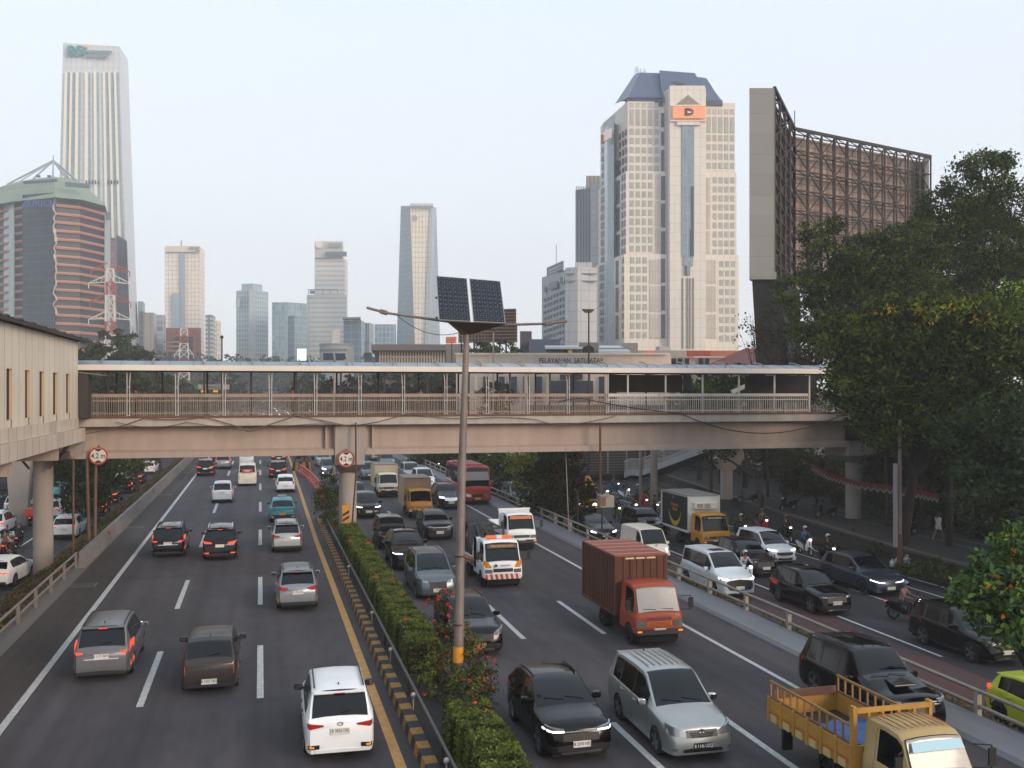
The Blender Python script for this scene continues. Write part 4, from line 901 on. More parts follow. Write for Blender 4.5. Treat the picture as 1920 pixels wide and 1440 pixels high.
def panel(b, pa, pb, ya, yb, Dr, off=.12, mi=0):
    """a flat plate standing on the facade line pa->pb (pixel column, distance)"""
    A, B_ = Vector(PX(*pa)), Vector(PX(*pb)); d = (B_-A).normalized(); n = Vector((d.y, -d.x)); z0, z1 = ZP(yb, Dr), ZP(ya, Dr)
    if n.y > 0: n = -n
    P = [(A.x, A.y), (B_.x, B_.y), (B_.x+n.x*off, B_.y+n.y*off), (A.x+n.x*off, A.y+n.y*off)]
    vs = [(x, y, z) for z in (z0, z1) for x, y in P]; b.add(vs, [(0, 3, 2, 1), (4, 5, 6, 7), (0, 1, 5, 4), (1, 2, 6, 5), (2, 3, 7, 6), (3, 0, 4, 7)], mi)
ROOFG = mat('roof_grey', '#7b7c7f', .8, noise=.1, nscale=.1)
TOWERS = 'towers of the skyline'
# -- tall pale tapering tower
GW = gridmat('tower_white_panels', '#bfc3c7', '#c8cacb', '#9b9fa3', 3.2, 4.2, .12, .4, noise=.05); GB = gridmat('tower_blue_glass', '#7a8e9b', '#8799a4', '#99a5ac', 1.6, 2.1, .12, .15, noise=.08, nscale=.02)
T = root_at('office_tower', 'tallest pale office tower at far left, tapering upwards with vertical stripes', 'office tower', 170, 620, TOWERS)
bt, tp = [(101, 600), (246, 600), (264, 648), (120, 660)], [(118, 600), (224, 600), (240, 648), (135, 660)]
b = MB(); P0, P1 = pl(bt), pl(tp); zt = [ZP(80, 600), ZP(87, 600), ZP(112, 648), ZP(100, 660)]
b.add([(x, y, -2) for x, y in P0]+[(x, y, z) for (x, y), z in zip(P1, zt)], [(0, 1, 5, 4), (1, 2, 6, 5), (2, 3, 7, 6), (3, 0, 4, 7), (4, 5, 6, 7)])
Q(b, 'wall', [GW], T, uv=True)
def tp_pt(px_top, y, off=0):
    u = (px_top-118)/(224-118); tt = (y-80)/(735-80); px = lerp(lerp(118, 224, u), lerp(101, 246, u), tt); x, yy = PX(px, 600-off); return (x, yy, ZP(y, 600))
WST = mat('stripe_cream', '#e0d8ca', .5); BST = gridmat('stripe_glass', '#7b909b', '#879ba5', '#9dabb2', 3, 3.8, .2, .15, noise=.1, nscale=.03)
for (a, c, m, nm) in [(122.5, 127.5, 0, 's'), (127.5, 131.5, 1, 's'), (132.5, 136.5, 0, 's'), (137.5, 141, 1, 's'), (142.5, 148, 0, 's'), (148, 152, 1, 's'), (159, 165, 0, 's'), (165, 169.5, 1, 's'), (175, 180, 0, 's'), (180, 184.5, 1, 's'), (191.5, 196, 0, 's'), (196.5, 200.5, 1, 's'), (201.5, 205.5, 0, 's'), (206.5, 210.5, 1, 's'), (211.5, 216, 0, 's'), (216.5, 221, 1, 's')]:
    b = MB(); o = 1.2 if m == 0 else .4; b.add([tp_pt(a, 136, o), tp_pt(c, 136, o), tp_pt(c, 700, o), tp_pt(a, 700, o), tp_pt(a, 136, -.5), tp_pt(c, 136, -.5), tp_pt(c, 700, -.5), tp_pt(a, 700, -.5)], [(0, 1, 2, 3), (0, 4, 5, 1), (1, 5, 6, 2), (0, 3, 7, 4)]); Q(b, 'fin' if m == 0 else 'glass_strip', WST if m == 0 else BST, T, uv=True)
LOUV = mat('louvre_dark', '#3c4247', .6)
for g_, xs_ in enumerate(([128, 133, 138, 143], [161, 166, 171, 176, 181], [197, 202, 207, 212])):
    for x_ in xs_: b = MB(); b.add([tp_pt(x_, 339, 1.5), tp_pt(x_+2.5, 339, 1.5), tp_pt(x_+2.5, 346, 1.5), tp_pt(x_, 346, 1.5)], [(0, 1, 2, 3)]); Q(b, 'louvre', LOUV, T)
b = MB(); A = [tp_pt(222, 415, .6), tp_pt(243-18, 415, .6)]
b.add([(PX(219, 598)[0], PX(219, 598)[1], ZP(440, 598)), (PX(238, 598)[0], PX(238, 598)[1], ZP(452, 598)), (PX(247, 598)[0], PX(247, 598)[1], ZP(720, 598)), (PX(221, 598)[0], PX(221, 598)[1], ZP(720, 598))], [(0, 1, 2, 3)]); Q(b, 'glass_strip', gridmat('dark_reflect', '#39434d', '#434c56', '#2c343c', 3, 4, .2, .2, noise=.3, nscale=.05), T, uv=True)
x, y = PX(144, 598); M = facing((x-T.location.x, y-T.location.y, ZP(96, 598)+2), -TH); text('BSI', 8.2, mat('sign_teal', '#2f7f80', .5), 'lettering', T, M, .3, sx=1.15, bold=.25)
for yy, w in ((93, 50), (101, 42)):
    b = MB(); b.beam((PX(160, 598)[0], PX(160, 598)[1], ZP(yy+3, 598)), (PX(160+w, 598)[0], PX(160+w, 598)[1], ZP(yy+4.5, 598)), .6, 1.4); Q(b, 'lettering', mat('sign_greyteal', '#71898d', .5), T)
b = MB(); x, y = PX(160, 610); b.cyl((x, y, ZP(82, 600)), (x, y, ZP(74, 600)), .4); x2, y2 = PX(205, 620); b.beam((x, y, ZP(79, 600)), (x2, y2, ZP(86, 600)), 1.5, 1); Q(b, 'roof_crane', ROOFG, T)
b = MB(); x, y = PX(161, 598); b.sph((x, y, ZP(88, 598)), 1.2, 8, 5); Q(b, 'star_lamp', mat('yellow_star', '#d6a545', .5), T)
# -- dark banded tower with green roof
DG = gridmat('banded_dark_glass', '#0f1923', '#15222e', '#26323d', 1.6, 4.0, .07, .3, noise=.15, nscale=.04, spec=.18); PG = gridmat('banded_pale_glass', '#8fa3a3', '#9db0ae', '#7c8f92', 1.6, 4.0, .1, .15, noise=.1)
T = root_at('office_tower', 'dark glass tower with salmon floor bands and green domed roof', 'office tower', 100, 480, TOWERS)
ring = [(-70, 520), (-20, 490), (28, 478), (45, 474), (105, 468), (150, 474), (196, 492), (205, 540)]
bb = [(-70, 560)]+ring+[(205, 560)]; b = MB(); b.prism(pl(ring), -2, ZP(372, 480)); Q(b, 'glass_wall', DG, T, uv=True)
b = MB(); panel(b, (-70, 518), (27, 476), 385, 735, 480, .4); Q(b, 'pale_glass', PG, T, uv=True)
SAL = mat('salmon_band', '#a8583f', .6); SALL = mat('salmon_light', '#a98474', .6)
for i in range(23):
    y = 392+i*15.4
    if y > 740: break
    for (a, c) in zip(ring[:-1], ring[1:]):
        pass
    b = MB()
    for a, c in zip(ring[1:-2], ring[2:-1]): panel(b, (a[0], a[1]-1), (c[0], c[1]-1), y, y+1.7, 480, .45, 1); panel(b, (a[0], a[1]-1), (c[0], c[1]-1), y+1.7, y+4.8, 480, .3, 0)
    Q(b, 'floor_band', [SAL, SALL], T)
GC = gridmat('centre_glass', '#17242f', '#22323f', '#56646a', 1.3, 4.0, .09, .3, spec=.2, noise=.35, nscale=.08)
b = MB(); panel(b, (45, 472.4), (104, 466.6), 372, 735, 480, .9); Q(b, 'centre_glass', GC, T, uv=True)
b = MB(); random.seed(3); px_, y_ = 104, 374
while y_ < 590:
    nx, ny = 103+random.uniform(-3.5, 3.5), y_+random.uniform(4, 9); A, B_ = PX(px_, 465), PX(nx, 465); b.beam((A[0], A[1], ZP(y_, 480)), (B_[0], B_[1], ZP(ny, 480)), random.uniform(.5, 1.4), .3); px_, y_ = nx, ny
Q(b, 'reflection_strip', mat('reflection_strip', '#b7ad97', .5), T)  # reflection in the glass modelled as a cream zigzag strip
b = MB(); b.prism(pl([(196, 490), (207, 492), (207, 520), (196, 520)]), -2, ZP(398, 480)); Q(b, 'service_core', mat('core_grey', '#8b979f', .6), T)
b = MB(); b.prism(pl([(207, 496), (216, 498), (216, 530), (207, 530)]), -2, ZP(436, 480)); Q(b, 'side_wing', gridmat('side_wing', '#7d5750', '#2d3843', '#8b6a60', 30, 2, .1, .5), T, uv=True)
b = MB(); panel(b, (199, 486), (207, 487), 394, 408, 480, .8); Q(b, 'roof_sign', mat('blue_sign', '#34506e', .5), T)
RG = mat('roof_green', '#7d8877', .6, noise=.1, nscale=.1); RGL = mat('roof_glazing', '#4a5a66', .3)
ctr = Vector(PX(95, 505)); rp = [Vector(p) for p in pl([(-70, 500), (-20, 482), (28, 472), (105, 462), (155, 468), (198, 484), (206, 540), (100, 575), (-40, 575)])]
b = MB(); lv = [(1.0, 373), (.97, 369), (.80, 353), (.74, 349), (.66, 338), (.52, 333)]; n = len(rp); V = []
for s, y in lv: V += [tuple(ctr+(p-ctr)*s)+(ZP(y, lerp(505, 466, s)),) for p in rp]
b.add(V, [(j*n+i, j*n+(i+1) % n, (j+1)*n+(i+1) % n, (j+1)*n+i) for j in range(len(lv)-1) for i in range(n)]+[tuple(range((len(lv)-1)*n, len(lv)*n)), tuple(range(n-1, -1, -1))]); dm = Q(b, 'roof', RG, T)
for (pa, pb, ya, yb) in (((46, 468), (108, 463), 350, 355), ((122, 465), (168, 469), 354, 362), ((69, 474), (76, 474), 334, 338), ((90, 474), (96, 474), 334, 338)): 
    b = MB(); panel(b, pa, pb, ya, yb, 480, .8); Q(b, 'roof_window', RGL, T)
b = MB(); ax = PX(100, 505); 
for i in range(8): a = ctr+(rp[i]-ctr)*.5; b.beam((a.x, a.y, ZP(333, 486)), (ax[0], ax[1], ZP(301, 505)), .7)
b.cyl((ax[0], ax[1], ZP(301, 505)), (ax[0], ax[1], ZP(291, 505)), .25); Q(b, 'spire', mat('spire_grey', '#8d949a', .5), T)
x, y = PX(73, 462); text('ZURICH', 4.6, mat('sign_blue', '#2f4f8a', .5, emit=.1), 'lettering', T, facing((x-T.location.x, y-T.location.y, ZP(382, 462)+2), -TH-.05), .2)
# -- pylons
PR, PW = mat('pylon_red', '#9c4334', .6), mat('pylon_white', '#c8c3bd', .6)
def pylon(px, D, ytop, ybot, arms, lab):
    T = root_at('power_pylon', lab, 'pylon', px, D, 'lattice power pylons'); x0, y0 = PX(px, D); zt, zb = ZP(ytop, D), -2; k = D/F_
    wid = lambda z: lerp(11, 5, (z-zb)/(zt-zb))*k*1.15 if z > zb else 11*k
    N = 12
    for i in range(N):
        za, zc = lerp(zb, zt, i/N), lerp(zb, zt, (i+1)/N); a, c = wid(za), wid(zc); b = MB()
        for sx, sy in ((-1, -1), (1, -1), (1, 1), (-1, 1)):
            b.beam((x0+sx*a, y0+sy*a, za), (x0+sx*c, y0+sy*c, zc), .28)
            nx, ny = (-sy, sx); b.beam((x0+sx*a, y0+sy*a, za), (x0+nx*c, y0+ny*c, zc), .16); b.beam((x0+nx*a, y0+ny*a, za), (x0+sx*c, y0+sy*c, zc), .16); b.beam((x0+sx*c, y0+sy*c, zc), (x0+nx*c, y0+ny*c, zc), .14)
        Q(b, 'mast_section', PR if i % 3 == 1 else PW, T)
    for j, (y, hw) in enumerate(arms):
        z = ZP(y, D); b = MB(); w = hw*k
        for s in (-1, 1):
            e = (x0+s*w, y0, z-.4); c = wid(z)
            for q in (-1, 1): b.beam((x0+s*c, y0+q*c, z), e, .18); b.beam((x0+s*c, y0+q*c, z+2.1), e, .18)
            for t in (.3, .6): b.beam((x0+s*lerp(c, w, t), y0, z-.2), (x0+s*lerp(c, w, t*.9), y0, z+lerp(2, -.2, t)), .12)
            b.beam((e[0], e[1], e[2]), (e[0], e[1], e[2]-1.6), .22)
        Q(b, 'cross_arm', PR if j % 2 == 0 else PW, T)
pylon(207, 300, 504, 670, [(506, 34), (529, 38), (564, 36), (597, 38)], 'larger red and white lattice power pylon in front of the banded tower')
pylon(345, 420, 616, 690, [(627, 17), (663, 17)], 'smaller red and white lattice power pylon before the brick-red block')
# -- plain towers: (label, footprint, y-top, D, materials)
def tower(lab, pts, ytop, D, m, group=TOWERS, cat='office tower', name='office_tower'):
    T = root_at(name, lab, cat, pts[0][0], D, group); pr(T, 'wall', pts, None, ytop, D, [m, ROOFG]); return T
creamg = gridmat('cream_panels', '#ebdccd', '#e3d5c6', '#a99f94', 3.4, 4.0, .25, .45, noise=.07, nscale=.03)
T = tower('cream tower with notched top left of centre, brick-red block at its foot', [(309, 900), (375, 900), (384, 925), (318, 940)], 462, 900, creamg)
b = MB(); panel(b, (339, 898), (347, 898), 475, 740, 900, 1); Q(b, 'glass_strip', GB, T, uv=True)
b = MB(); panel(b, (324, 898), (338, 898), 550, 740, 900, 1.3); Q(b, 'mirror_glass', BST, T, uv=True)
b = MB(); panel(b, (310, 898), (375, 898), 462, 473, 900, .8); Q(b, 'parapet', mat('parapet_cream', '#d0c2b0', .6), T)
b = MB(); x, y = PX(340, 905); b.cyl((x, y, ZP(462, 900)), (x, y, ZP(449, 900)), .5); Q(b, 'mast', ROOFG, T)
for (x_, y_, w_) in ((355, 464, 9), (366, 464, 8), (367, 470, 8)): b = MB(); panel(b, (x_, 896), (x_+w_, 896), y_, y_+4, 900, .6); Q(b, 'lettering', mat('sign_brown', '#8d7f78', .6), T)
T = root_at('office_block', 'brick-red block with dark glass centre at the foot of the cream tower', 'office block', 340, 560, 'blocks below the towers')
brick = gridmat('red_brick', '#7c4a42', '#85524a', '#6d4039', 3, 3.6, .3, .7, noise=.1)
pr(T, 'wall', [(311, 560), (377, 560), (377, 590), (311, 590)], None, 615, 560, [brick, ROOFG]); b = MB(); panel(b, (326, 558), (362, 558), 632, 740, 560, .6); Q(b, 'glass', DG, T, uv=True)
b = MB(); [panel(b, (310, 557), (336, 557), y, y+3.5, 560, 1.6) for y in (640, 648, 656, 664)]; Q(b, 'balcony', mat('balcony_tan', '#9a7566', .7), T)
bandw = gridmat('white_bands', '#b9b8b4', '#b3b2ae', '#5d6b74', 60, 3.4, .75, .4, noise=.05)
pr(T := root_at('apartment_block', 'white block with dark floor bands right of the cream tower', 'apartment block', 392, 760, 'blocks below the towers'), 'wall', [(385, 760), (399, 760), (404, 785), (388, 785)], None, 590, 760, [bandw, ROOFG])
tower('pale narrow block behind the dark banded white block', [(398, 800), (412, 800), (414, 830), (400, 830)], 601, 800, creamg, 'blocks below the towers', 'apartment block', 'apartment_block')
tower('slim dark glass block beside the foot of the tallest tower', [(258, 640), (268, 640), (272, 660), (258, 660)], 565, 640, GB, 'blocks below the towers', 'office block', 'office_block')
T = tower('pale grey slab block with rounded corner left of the cream tower', [(269, 560), (288, 560), (294, 575), (275, 590)], 586, 560, gridmat('pale_slab', '#a8a4a0', '#b0aca7', '#8b8784', 4, 30, .3, .5), 'blocks below the towers', 'office block', 'office_block')
b = MB(); panel(b, (262, 556), (269, 556), 585, 740, 560, 1); Q(b, 'lit_glass', gridmat('lit_glass', '#5a6c7b', '#4a5b69', '#8b7f6b', 2, 3, .2, .2, noise=.2), T, uv=True)
tower('blue glass block with dark window notches between grey slab and cream tower', [(293, 600), (309, 602), (311, 620), (295, 620)], 590, 600, gridmat('notched', '#7f97a3', '#46545f', '#95a5ac', 4, 3.6, .3, .3), 'blocks below the towers', 'office block', 'office_block')
T = tower('teal glass tower with stepped crown left of the mid-skyline', [(443, 820), (472, 815), (503, 830), (478, 860)], 545, 820, gridmat('teal_glass', '#6d8f98', '#7d9aa0', '#aebcbf', 2.4, 3.9, .42, .25, noise=.05))
pr(T, 'crown', [(453, 825), (474, 822), (492, 832), (475, 850)], 545, 531, 820, [gridmat('teal_crown', '#8da5aa', '#94abaf', '#a7b6b8', 3, 4, .3, .4), ROOFG])
b = MB(); panel(b, (443, 817), (450, 816), 560, 577, 820, .6); panel(b, (468, 812), (480, 812), 545, 735, 820, 1.2); Q(b, 'corner_fin', gridmat('pale_fin', '#b9c0c0', '#b1b9ba', '#9aa5a8', 2, 4, .2, .4), T, uv=True)
T = tower('blue-green glass tower with flat top between teal tower and pale slab tower', [(510, 780), (540, 778), (575, 790), (545, 815)], 567, 780, gridmat('bluegreen_glass', '#5f8391', '#8ba3a8', '#8ea2a8', 2.6, 3.9, .3, .25, noise=.18, nscale=.04))
T = tower('small dark-faced glass tower in front of the blue-green tower', [(540, 640), (552, 637), (576, 650), (560, 660)], 592, 640, gridmat('lowblue', '#5c7684', '#728b95', '#90a0a6', 2.2, 3.8, .25, .25, noise=.2, nscale=.05))
T = root_at('video_board', 'bright white lit billboard behind the canopy left of the round building', 'billboard', 566, 420); b = MB(); panel(b, (557.5, 420), (574.5, 420), 654, 676, 420, .5); Q(b, 'screen', mat('lit_screen', '#e8ecee', .4, emit=.9), T); b = MB(); x, y = PX(566, 421.5); b.bx(x-1, x+1, y, y+1, -2, ZP(676, 420)); Q(b, 'post', STEELD, T)
hb = gridmat('cream_bands', '#ded5ca', '#d8cfc4', '#b7b7b4', 80, 4.1, .8, .45, noise=.05, nscale=.03)
T = tower('tall cream slab tower with horizontal bands and blank top left of the tapered tower', [(590, 860), (646, 860), (652, 880), (598, 890)], 484, 860, hb)
pr(T, 'head', [(590, 858), (643, 858), (644, 878), (596, 884)], 484, 453, 860, [mat('cream_plain', '#bdb6ad', .6), ROOFG]); pr(T, 'annexe', [(575, 850), (590, 848), (650, 848), (650, 872), (590, 880)], None, 553, 850, [hb, ROOFG])
b = MB(); panel(b, (616, 856), (641, 856), 457, 464, 860, .5); Q(b, 'lettering', mat('sign_grey', '#8c8b8a', .6), T); b = MB(); x, y = PX(598, 856); b.cyl((x, y, ZP(459, 858)), (x, y-.6, ZP(459, 858)), 3.2, 3.2, 16); Q(b, 'round_logo', mat('logo_pale', '#cfcbc6', .5), T)
b = MB(); panel(b, (610, 856), (650, 857), 473, 482, 860, .8); Q(b, 'terrace', RGL, T); b = MB(); panel(b, (578, 846), (634, 846), 543.5, 545, 850, .8); [panel(b, (x_, 846), (x_+1, 846), 545, 553, 850, .8) for x_ in (578, 590, 605, 620, 633)]; panel(b, (581, 845), (591, 845), 546, 552, 850, .8); Q(b, 'roof_frame', RGL, T)
T = root_at('round_building', 'round grey drum building behind the distant solar panels', 'office block', 631, 420, 'blocks below the towers')
x, y = PX(632, 420); b = MB(); b.cyl((x, y, -2), (x, y, ZP(646, 420)), 7.2, 7.2, 32); b.cyl((x, y, ZP(647, 420)), (x, y, ZP(645, 420)), 7.6, 7.6, 32); Q(b, 'drum', mat('drum_grey', '#8f908f', .6, noise=.05), T, smooth=40); pr(T, 'stair_tower', [(623, 421), (637, 421), (637, 425), (623, 425)], 650, 617, 420, [mat('cream_plain'  , '#bdb6ad'), ROOFG])
b = MB()
for i in range(16): a = math.pi*1.05+i*.125; b.bx(x+7.25*math.cos(a)-.25, x+7.25*math.cos(a)+.25, y+7.25*math.sin(a)-.1, y+7.25*math.sin(a)+.1, ZP(660, 420), ZP(655, 420))
Q(b, 'arch_windows', RGL, T)
T = tower('grey-blue glass block with flat sunshade roof right of the drum building', [(644, 560), (677, 556), (684, 575), (650, 580)], 601, 560, gridmat('gb1', '#65798a', '#71838f', '#8c9aa2', 5, 4, .3, .25, noise=.15), 'blocks below the towers', 'office block', 'office_block')
pr(T, 'sunshade', [(642, 552), (676, 548), (676, 560), (644, 562)], 600, 597, 560, [mat('shade_grey', '#8a9196', .6), ROOFG])
tower('pale ribbed block between the glass block and the low blue block', [(677, 600), (692, 596), (701, 610), (684, 620)], 606, 600, gridmat('ribbed', '#a3a5a5', '#9a9d9e', '#6d7a83', 2.2, 40, .6, .5), 'blocks below the towers', 'office block', 'office_block')
tower('low blue glass block left of the tapered tower', [(702, 640), (742, 640), (743, 660), (704, 660)], 608, 640, gridmat('lowb2', '#587484', '#74909c', '#8fa3ab', 2.5, 3.5, .35, .25, noise=.15), 'blocks below the towers', 'office block', 'office_block')
# -- tapered faceted tower
T = root_at('office_tower', 'tapered faceted tower with cream centre facet left of the solar lamp', 'office tower', 785, 760, TOWERS)
gt = gridmat('facet_blue', '#75848f', '#7e8c96', '#98a3aa', 2.6, 3.9, .2, .2, noise=.1, nscale=.03); gc = gridmat('facet_cream', '#d9cebd', '#ddd3c4', '#aaa092', 2.6, 3.9, .22, .4, noise=.05, nscale=.03)
gm = gridmat('facet_mid', '#a3a9ad', '#a9afb2', '#8d959a', 2.6, 3.9, .22, .3, noise=.05)
Dt = 760; bot = [(741, 775), (781, 757), (803, 755), (828, 775)]; top_ = [(751.5, 772), (769, 762), (811, 762), (818, 775)]
def quad(b, a, c, d, e): b.add([a, c, d, e], [(0, 1, 2, 3)])
def pz(p, y): x, yy = PX(*p); return (x, yy, ZP(y, Dt))
for nm, i0, i1, m, ys_ in (('blue_facet', 0, 1, gt, (381, 385)), ('cream_facet', 1, 2, gc, (388, 388)), ('grey_facet', 2, 3, gt, (388, 382))):
    b = MB(); quad(b, pz(bot[i0], 742), pz(bot[i1], 742), pz(top_[i1], ys_[1]), pz(top_[i0], ys_[0])); Q(b, nm, m, T, uv=True)
b = MB(); a0, a1, a2, a3 = (794, 754), (803, 753.5), (811, 761), (806, 761); quad(b, pz(a0, 742), pz(a1, 742), pz(a2, 388), pz(a3, 388)); Q(b, 'mid_facet', gm, T, uv=True)
b = MB(); b.prism(pl([(758, 770), (770, 764), (810, 764), (817, 775), (810, 800), (760, 800)]), ZP(742, Dt), ZP(384, Dt)); Q(b, 'core', gt, T, uv=True)
b = MB(); [panel(b, (769+i*2.6, 759), (770.4+i*2.6, 759), 382, 390, Dt, .5) for i in range(17)]; Q(b, 'crown_fins', ROOFG, T)
x, y = PX(777, 756); b = MB(); b.cyl((x, y, ZP(411, Dt)), (x, y-.6, ZP(411, Dt)), 2.2, 2.2, 14); Q(b, 'round_logo', mat('logo_brown', '#8f7f7c', .6), T)
# -- stepped hotel-like block with the square windows
HB = gridmat('stone_grey_blue', '#a4a5a7', '#acadaf', '#888a8e', 3, 3.4, .1, .6, noise=.06)
T = root_at('office_block', 'grey stepped block with rows of square windows left of the big stone tower', 'office block', 1050, 330)
pr(T, 'wall', [(1016, 352), (1060, 330), (1060, 345), (1020, 365)], None, 513, 340, [HB, ROOFG]); pr(T, 'wall', [(1060, 330), (1083, 328), (1119, 330), (1119, 350), (1060, 350)], None, 502, 330, [HB, ROOFG]); pr(T, 'penthouse', [(1078, 331), (1110, 331), (1110, 340), (1078, 340)], 502, 491, 330, [HB, ROOFG])
for i in range(7):
    for j in range(9):
        px0 = 1020+i*5.7; D0 = lerp(352, 330, (px0-1016)/44)-.6; b = MB(); y = 547+j*12.2+ (i*.0); sl_ = (7-i)*1.0; panel(b, (px0, D0), (px0+3.4, D0-1.5), y+sl_, y+sl_+6.5, 338, .25); Q(b, 'window', RGL, T)
b = MB(); panel(b, (1030, 343), (1046, 335), 528, 541, 338, .3); panel(b, (1021, 348), (1025, 346), 533, 543, 338, .3); panel(b, (1052, 332), (1057, 330), 524, 536, 338, .3); Q(b, 'top_window', RGL, T)
for y in (513, 527): b = MB(); panel(b, (1060, 329), (1119, 329), y, y+2, 330, .6); Q(b, 'string_course', mat('course_dark', '#696b70', .6), T)
b = MB(); panel(b, (1025, 350), (1055, 331), 494, 512, 338, .4); Q(b, 'roof_sign', mat('roof_sign_grey', '#6b7782', .6), T)
b = MB(); panel(b, (1028, 348), (1053, 331.5), 500, 503, 338, .8); panel(b, (1028, 348), (1053, 331.5), 506, 508, 338, .8); Q(b, 'sign_lines', mat('pale_line', '#b3b7b9', .6), T)
b = MB(); x, y = PX(1043, 345); b.cyl((x, y, ZP(500, 338)), (x, y, ZP(452, 338)), .12); Q(b, 'mast', ROOFG, T)
# -- ribbed grey tower behind
T = root_at('office_tower', 'ribbed grey tower with battlement top half hidden behind the big stone tower', 'office tower', 1095, 420, TOWERS)
pr(T, 'wall', [(1079, 425), (1107, 420), (1107, 440), (1083, 450)], None, 352, 420, [gridmat('grey_ribs', '#72757c', '#7d8087', '#4f545c', 1.5, 300, .35, .5), ROOFG]); pr(T, 'upper_block', [(1099, 430), (1126, 430), (1126, 450), (1100, 450)], None, 320, 420, [gridmat('beige_ribs', '#a09689', '#978d82', '#6f6963', 1.7, 60, .3, .5), ROOFG])
pr(T, 'side_wall', [(1107, 419), (1126, 417), (1126, 430), (1107, 430)], None, 344, 420, [HB, ROOFG])
b = MB(); [panel(b, (1080+i*3.3, 424), (1081.5+i*3.3, 424), 346, 370, 420, .5) for i in range(9)]; Q(b, 'battlement', mat('battlement', '#8d8880', .7), T)
# -- the big stone tower with blue roof
ST = gridmat('stone_tower', '#d3c9bc', '#d8cec2', '#b0a699', 2.2, 3.3, .06, .65, noise=.05, nscale=.04); ST_SHADED = gridmat('stone_shaded', '#aeabaa', '#b4b1b0', '#8d8b8b', 2.2, 3.3, .06, .65, noise=.05, nscale=.04)  # one stone in a lit and a shaded tone, shade put into the colour
WG = mat('win_greygreen', '#a09f95', .25, noise=.12, nscale=.3); WD = mat('win_dark', '#343b46', .2, noise=.3, nscale=.15); WP = gridmat('win_pale', '#b3aa9d', '#b8b0a4', '#a0988c', 1.1, 3.3, .08, .25, noise=.12, nscale=.1); WB = gridmat('win_blue', '#73848b', '#82919a', '#8f9ba0', 1.6, 3.3, .1, .2, noise=.15, nscale=.08)
T = root_at('office_tower', 'big beige stone tower with blue mansard roof and orange sign', 'office tower', 1250, 350, TOWERS); D0 = 350
for k_, (lx, cx, rx, y0, y1) in enumerate(((1126, 1177, 1378, 322, 190), (1122, 1173.5, 1381, 478, 322), (1117, 1170, 1385, None, 478))):
    o = k_*1.2; pr(T, 'wall', [(lx, 384-o), (lx+5, 378-o), (cx, 350-o), (rx, 352-o), (rx+0, 392), (lx+10, 400)], y0, y1, D0, [ST, ROOFG])
    b = MB(); panel(b, (lx+5, 377.9-o), (cx-.2, 350.2-o), y1+3, y0 or 742, D0, .1); Q(b, 'flank', ST_SHADED, T, uv=True)
# windows: 100 as parts, the rest as one repeated part
WQ = []
def fw(x0, x1, y0, y1, lvl, m=WG): dd = lambda q: 349.95+2*(q-1175)/205-lvl*1.2; WQ.append(((x0, dd(x0)), (x1, dd(x1)), y0, y1, m))
for cols, base in (([1181+i*11.6 for i in range(5)], 0), ([1325.5+i*11 for i in range(5)], 0)):
    dy = 0 if cols[0] < 1200 else 10
    for x_ in cols:
        fw(x_, x_+7.2, 205+dy*1.2, 235+dy*1.2, 0); fw(x_, x_+7, 192+dy, 201+dy, 0, WP)
        for j in range(5): fw(x_, x_+7.2, 241+dy+j*17.3, 252+dy+j*17.3, 0)
    for x_ in (cols[:4] if dy == 0 else cols[1:]):
        for j in range(9): fw(x_+.3, x_+7.3, 326+dy*.6+j*16.9, 337+dy*.6+j*16.9, 1)
    for x_ in (cols[:3] if dy == 0 else cols[2:]):
        for j in range(9): fw(x_+1.5, x_+8.5, 484+dy*.6+j*17.4, 495+dy*.6+j*17.4, 2)
for (x0, x1, yy, l_) in ((1229.5, 1236.5, (328, 478), 1), (1324.5, 1331, (333, 478), 1)): 
    for j in range(3): fw(x0, x1, yy[0]+j*50, yy[0]+j*50+46, l_, WP)
for x0, x1 in ((1218.5, 1239), (1323.5, 1342)):
    for a, c in ((488, 533), (537, 585), (590, 635)): fw(x0, x1, a, c, 2, WP)
for a, c in ((211, 238), (246, 272), (280, 323), (331, 376), (382, 427), (434, 478), (486, 531), (537, 583), (590, 635)): fw(1239.5, 1247, a, c, 0 if c < 330 else 1 if c < 480 else 2, WD)
flank = []
for lvl, (ya, yb) in enumerate(((240, 322), (326, 478), (484, 640))):
    y = ya
    while y+11 < yb:
        for x_ in (1161, 1166.2, 1171) if lvl == 0 else (1164, 1168.5) if lvl == 1 else (1166,): flank.append((x_, y, lvl))
        for x_ in (1127.5+(-lvl*1.5), 1131-lvl*1.5): flank.append((x_, y, lvl))
        y += 17.3
def fD(px, lvl): lx, cx = ((1131, 1177), (1127, 1173.5), (1122, 1170))[lvl]; return lerp(378, 350, (px-lx)/(cx-lx))-lvl*1.2
for x_, y, lvl in flank: WQ.append(((x_, fD(x_, lvl)-1.2), (x_+2.6, fD(x_+2.6, lvl)-1.2), y, y+11, WD))
for a, c in ((290, 323), (331, 376), (382, 427), (434, 478), (486, 531), (537, 583), (590, 635)): lvl = 0 if c < 330 else 1 if c < 480 else 2; WQ.append(((1154.5, fD(1154.5, lvl)-1.2), (1161 if lvl < 2 else 1164.5, fD(1161, lvl)-1.2), a, c, WD))
area = lambda w: (w[1][0]-w[0][0])*(w[3]-w[2]); WQ.sort(key=area, reverse=True); rest = MB(); rm = [WG, WD, WP]
for i, w in enumerate(WQ):
    if i < 100: b = MB(); panel(b, w[0], w[1], w[2], w[3], D0, .12); Q(b, 'window', w[4], T, uv=True)
    else: panel(rest, w[0], w[1], w[2], w[3], D0, .12, rm.index(w[4]))
o = Q(rest, 'window', rm, T, uv=True); o['kind'] = 'stuff'
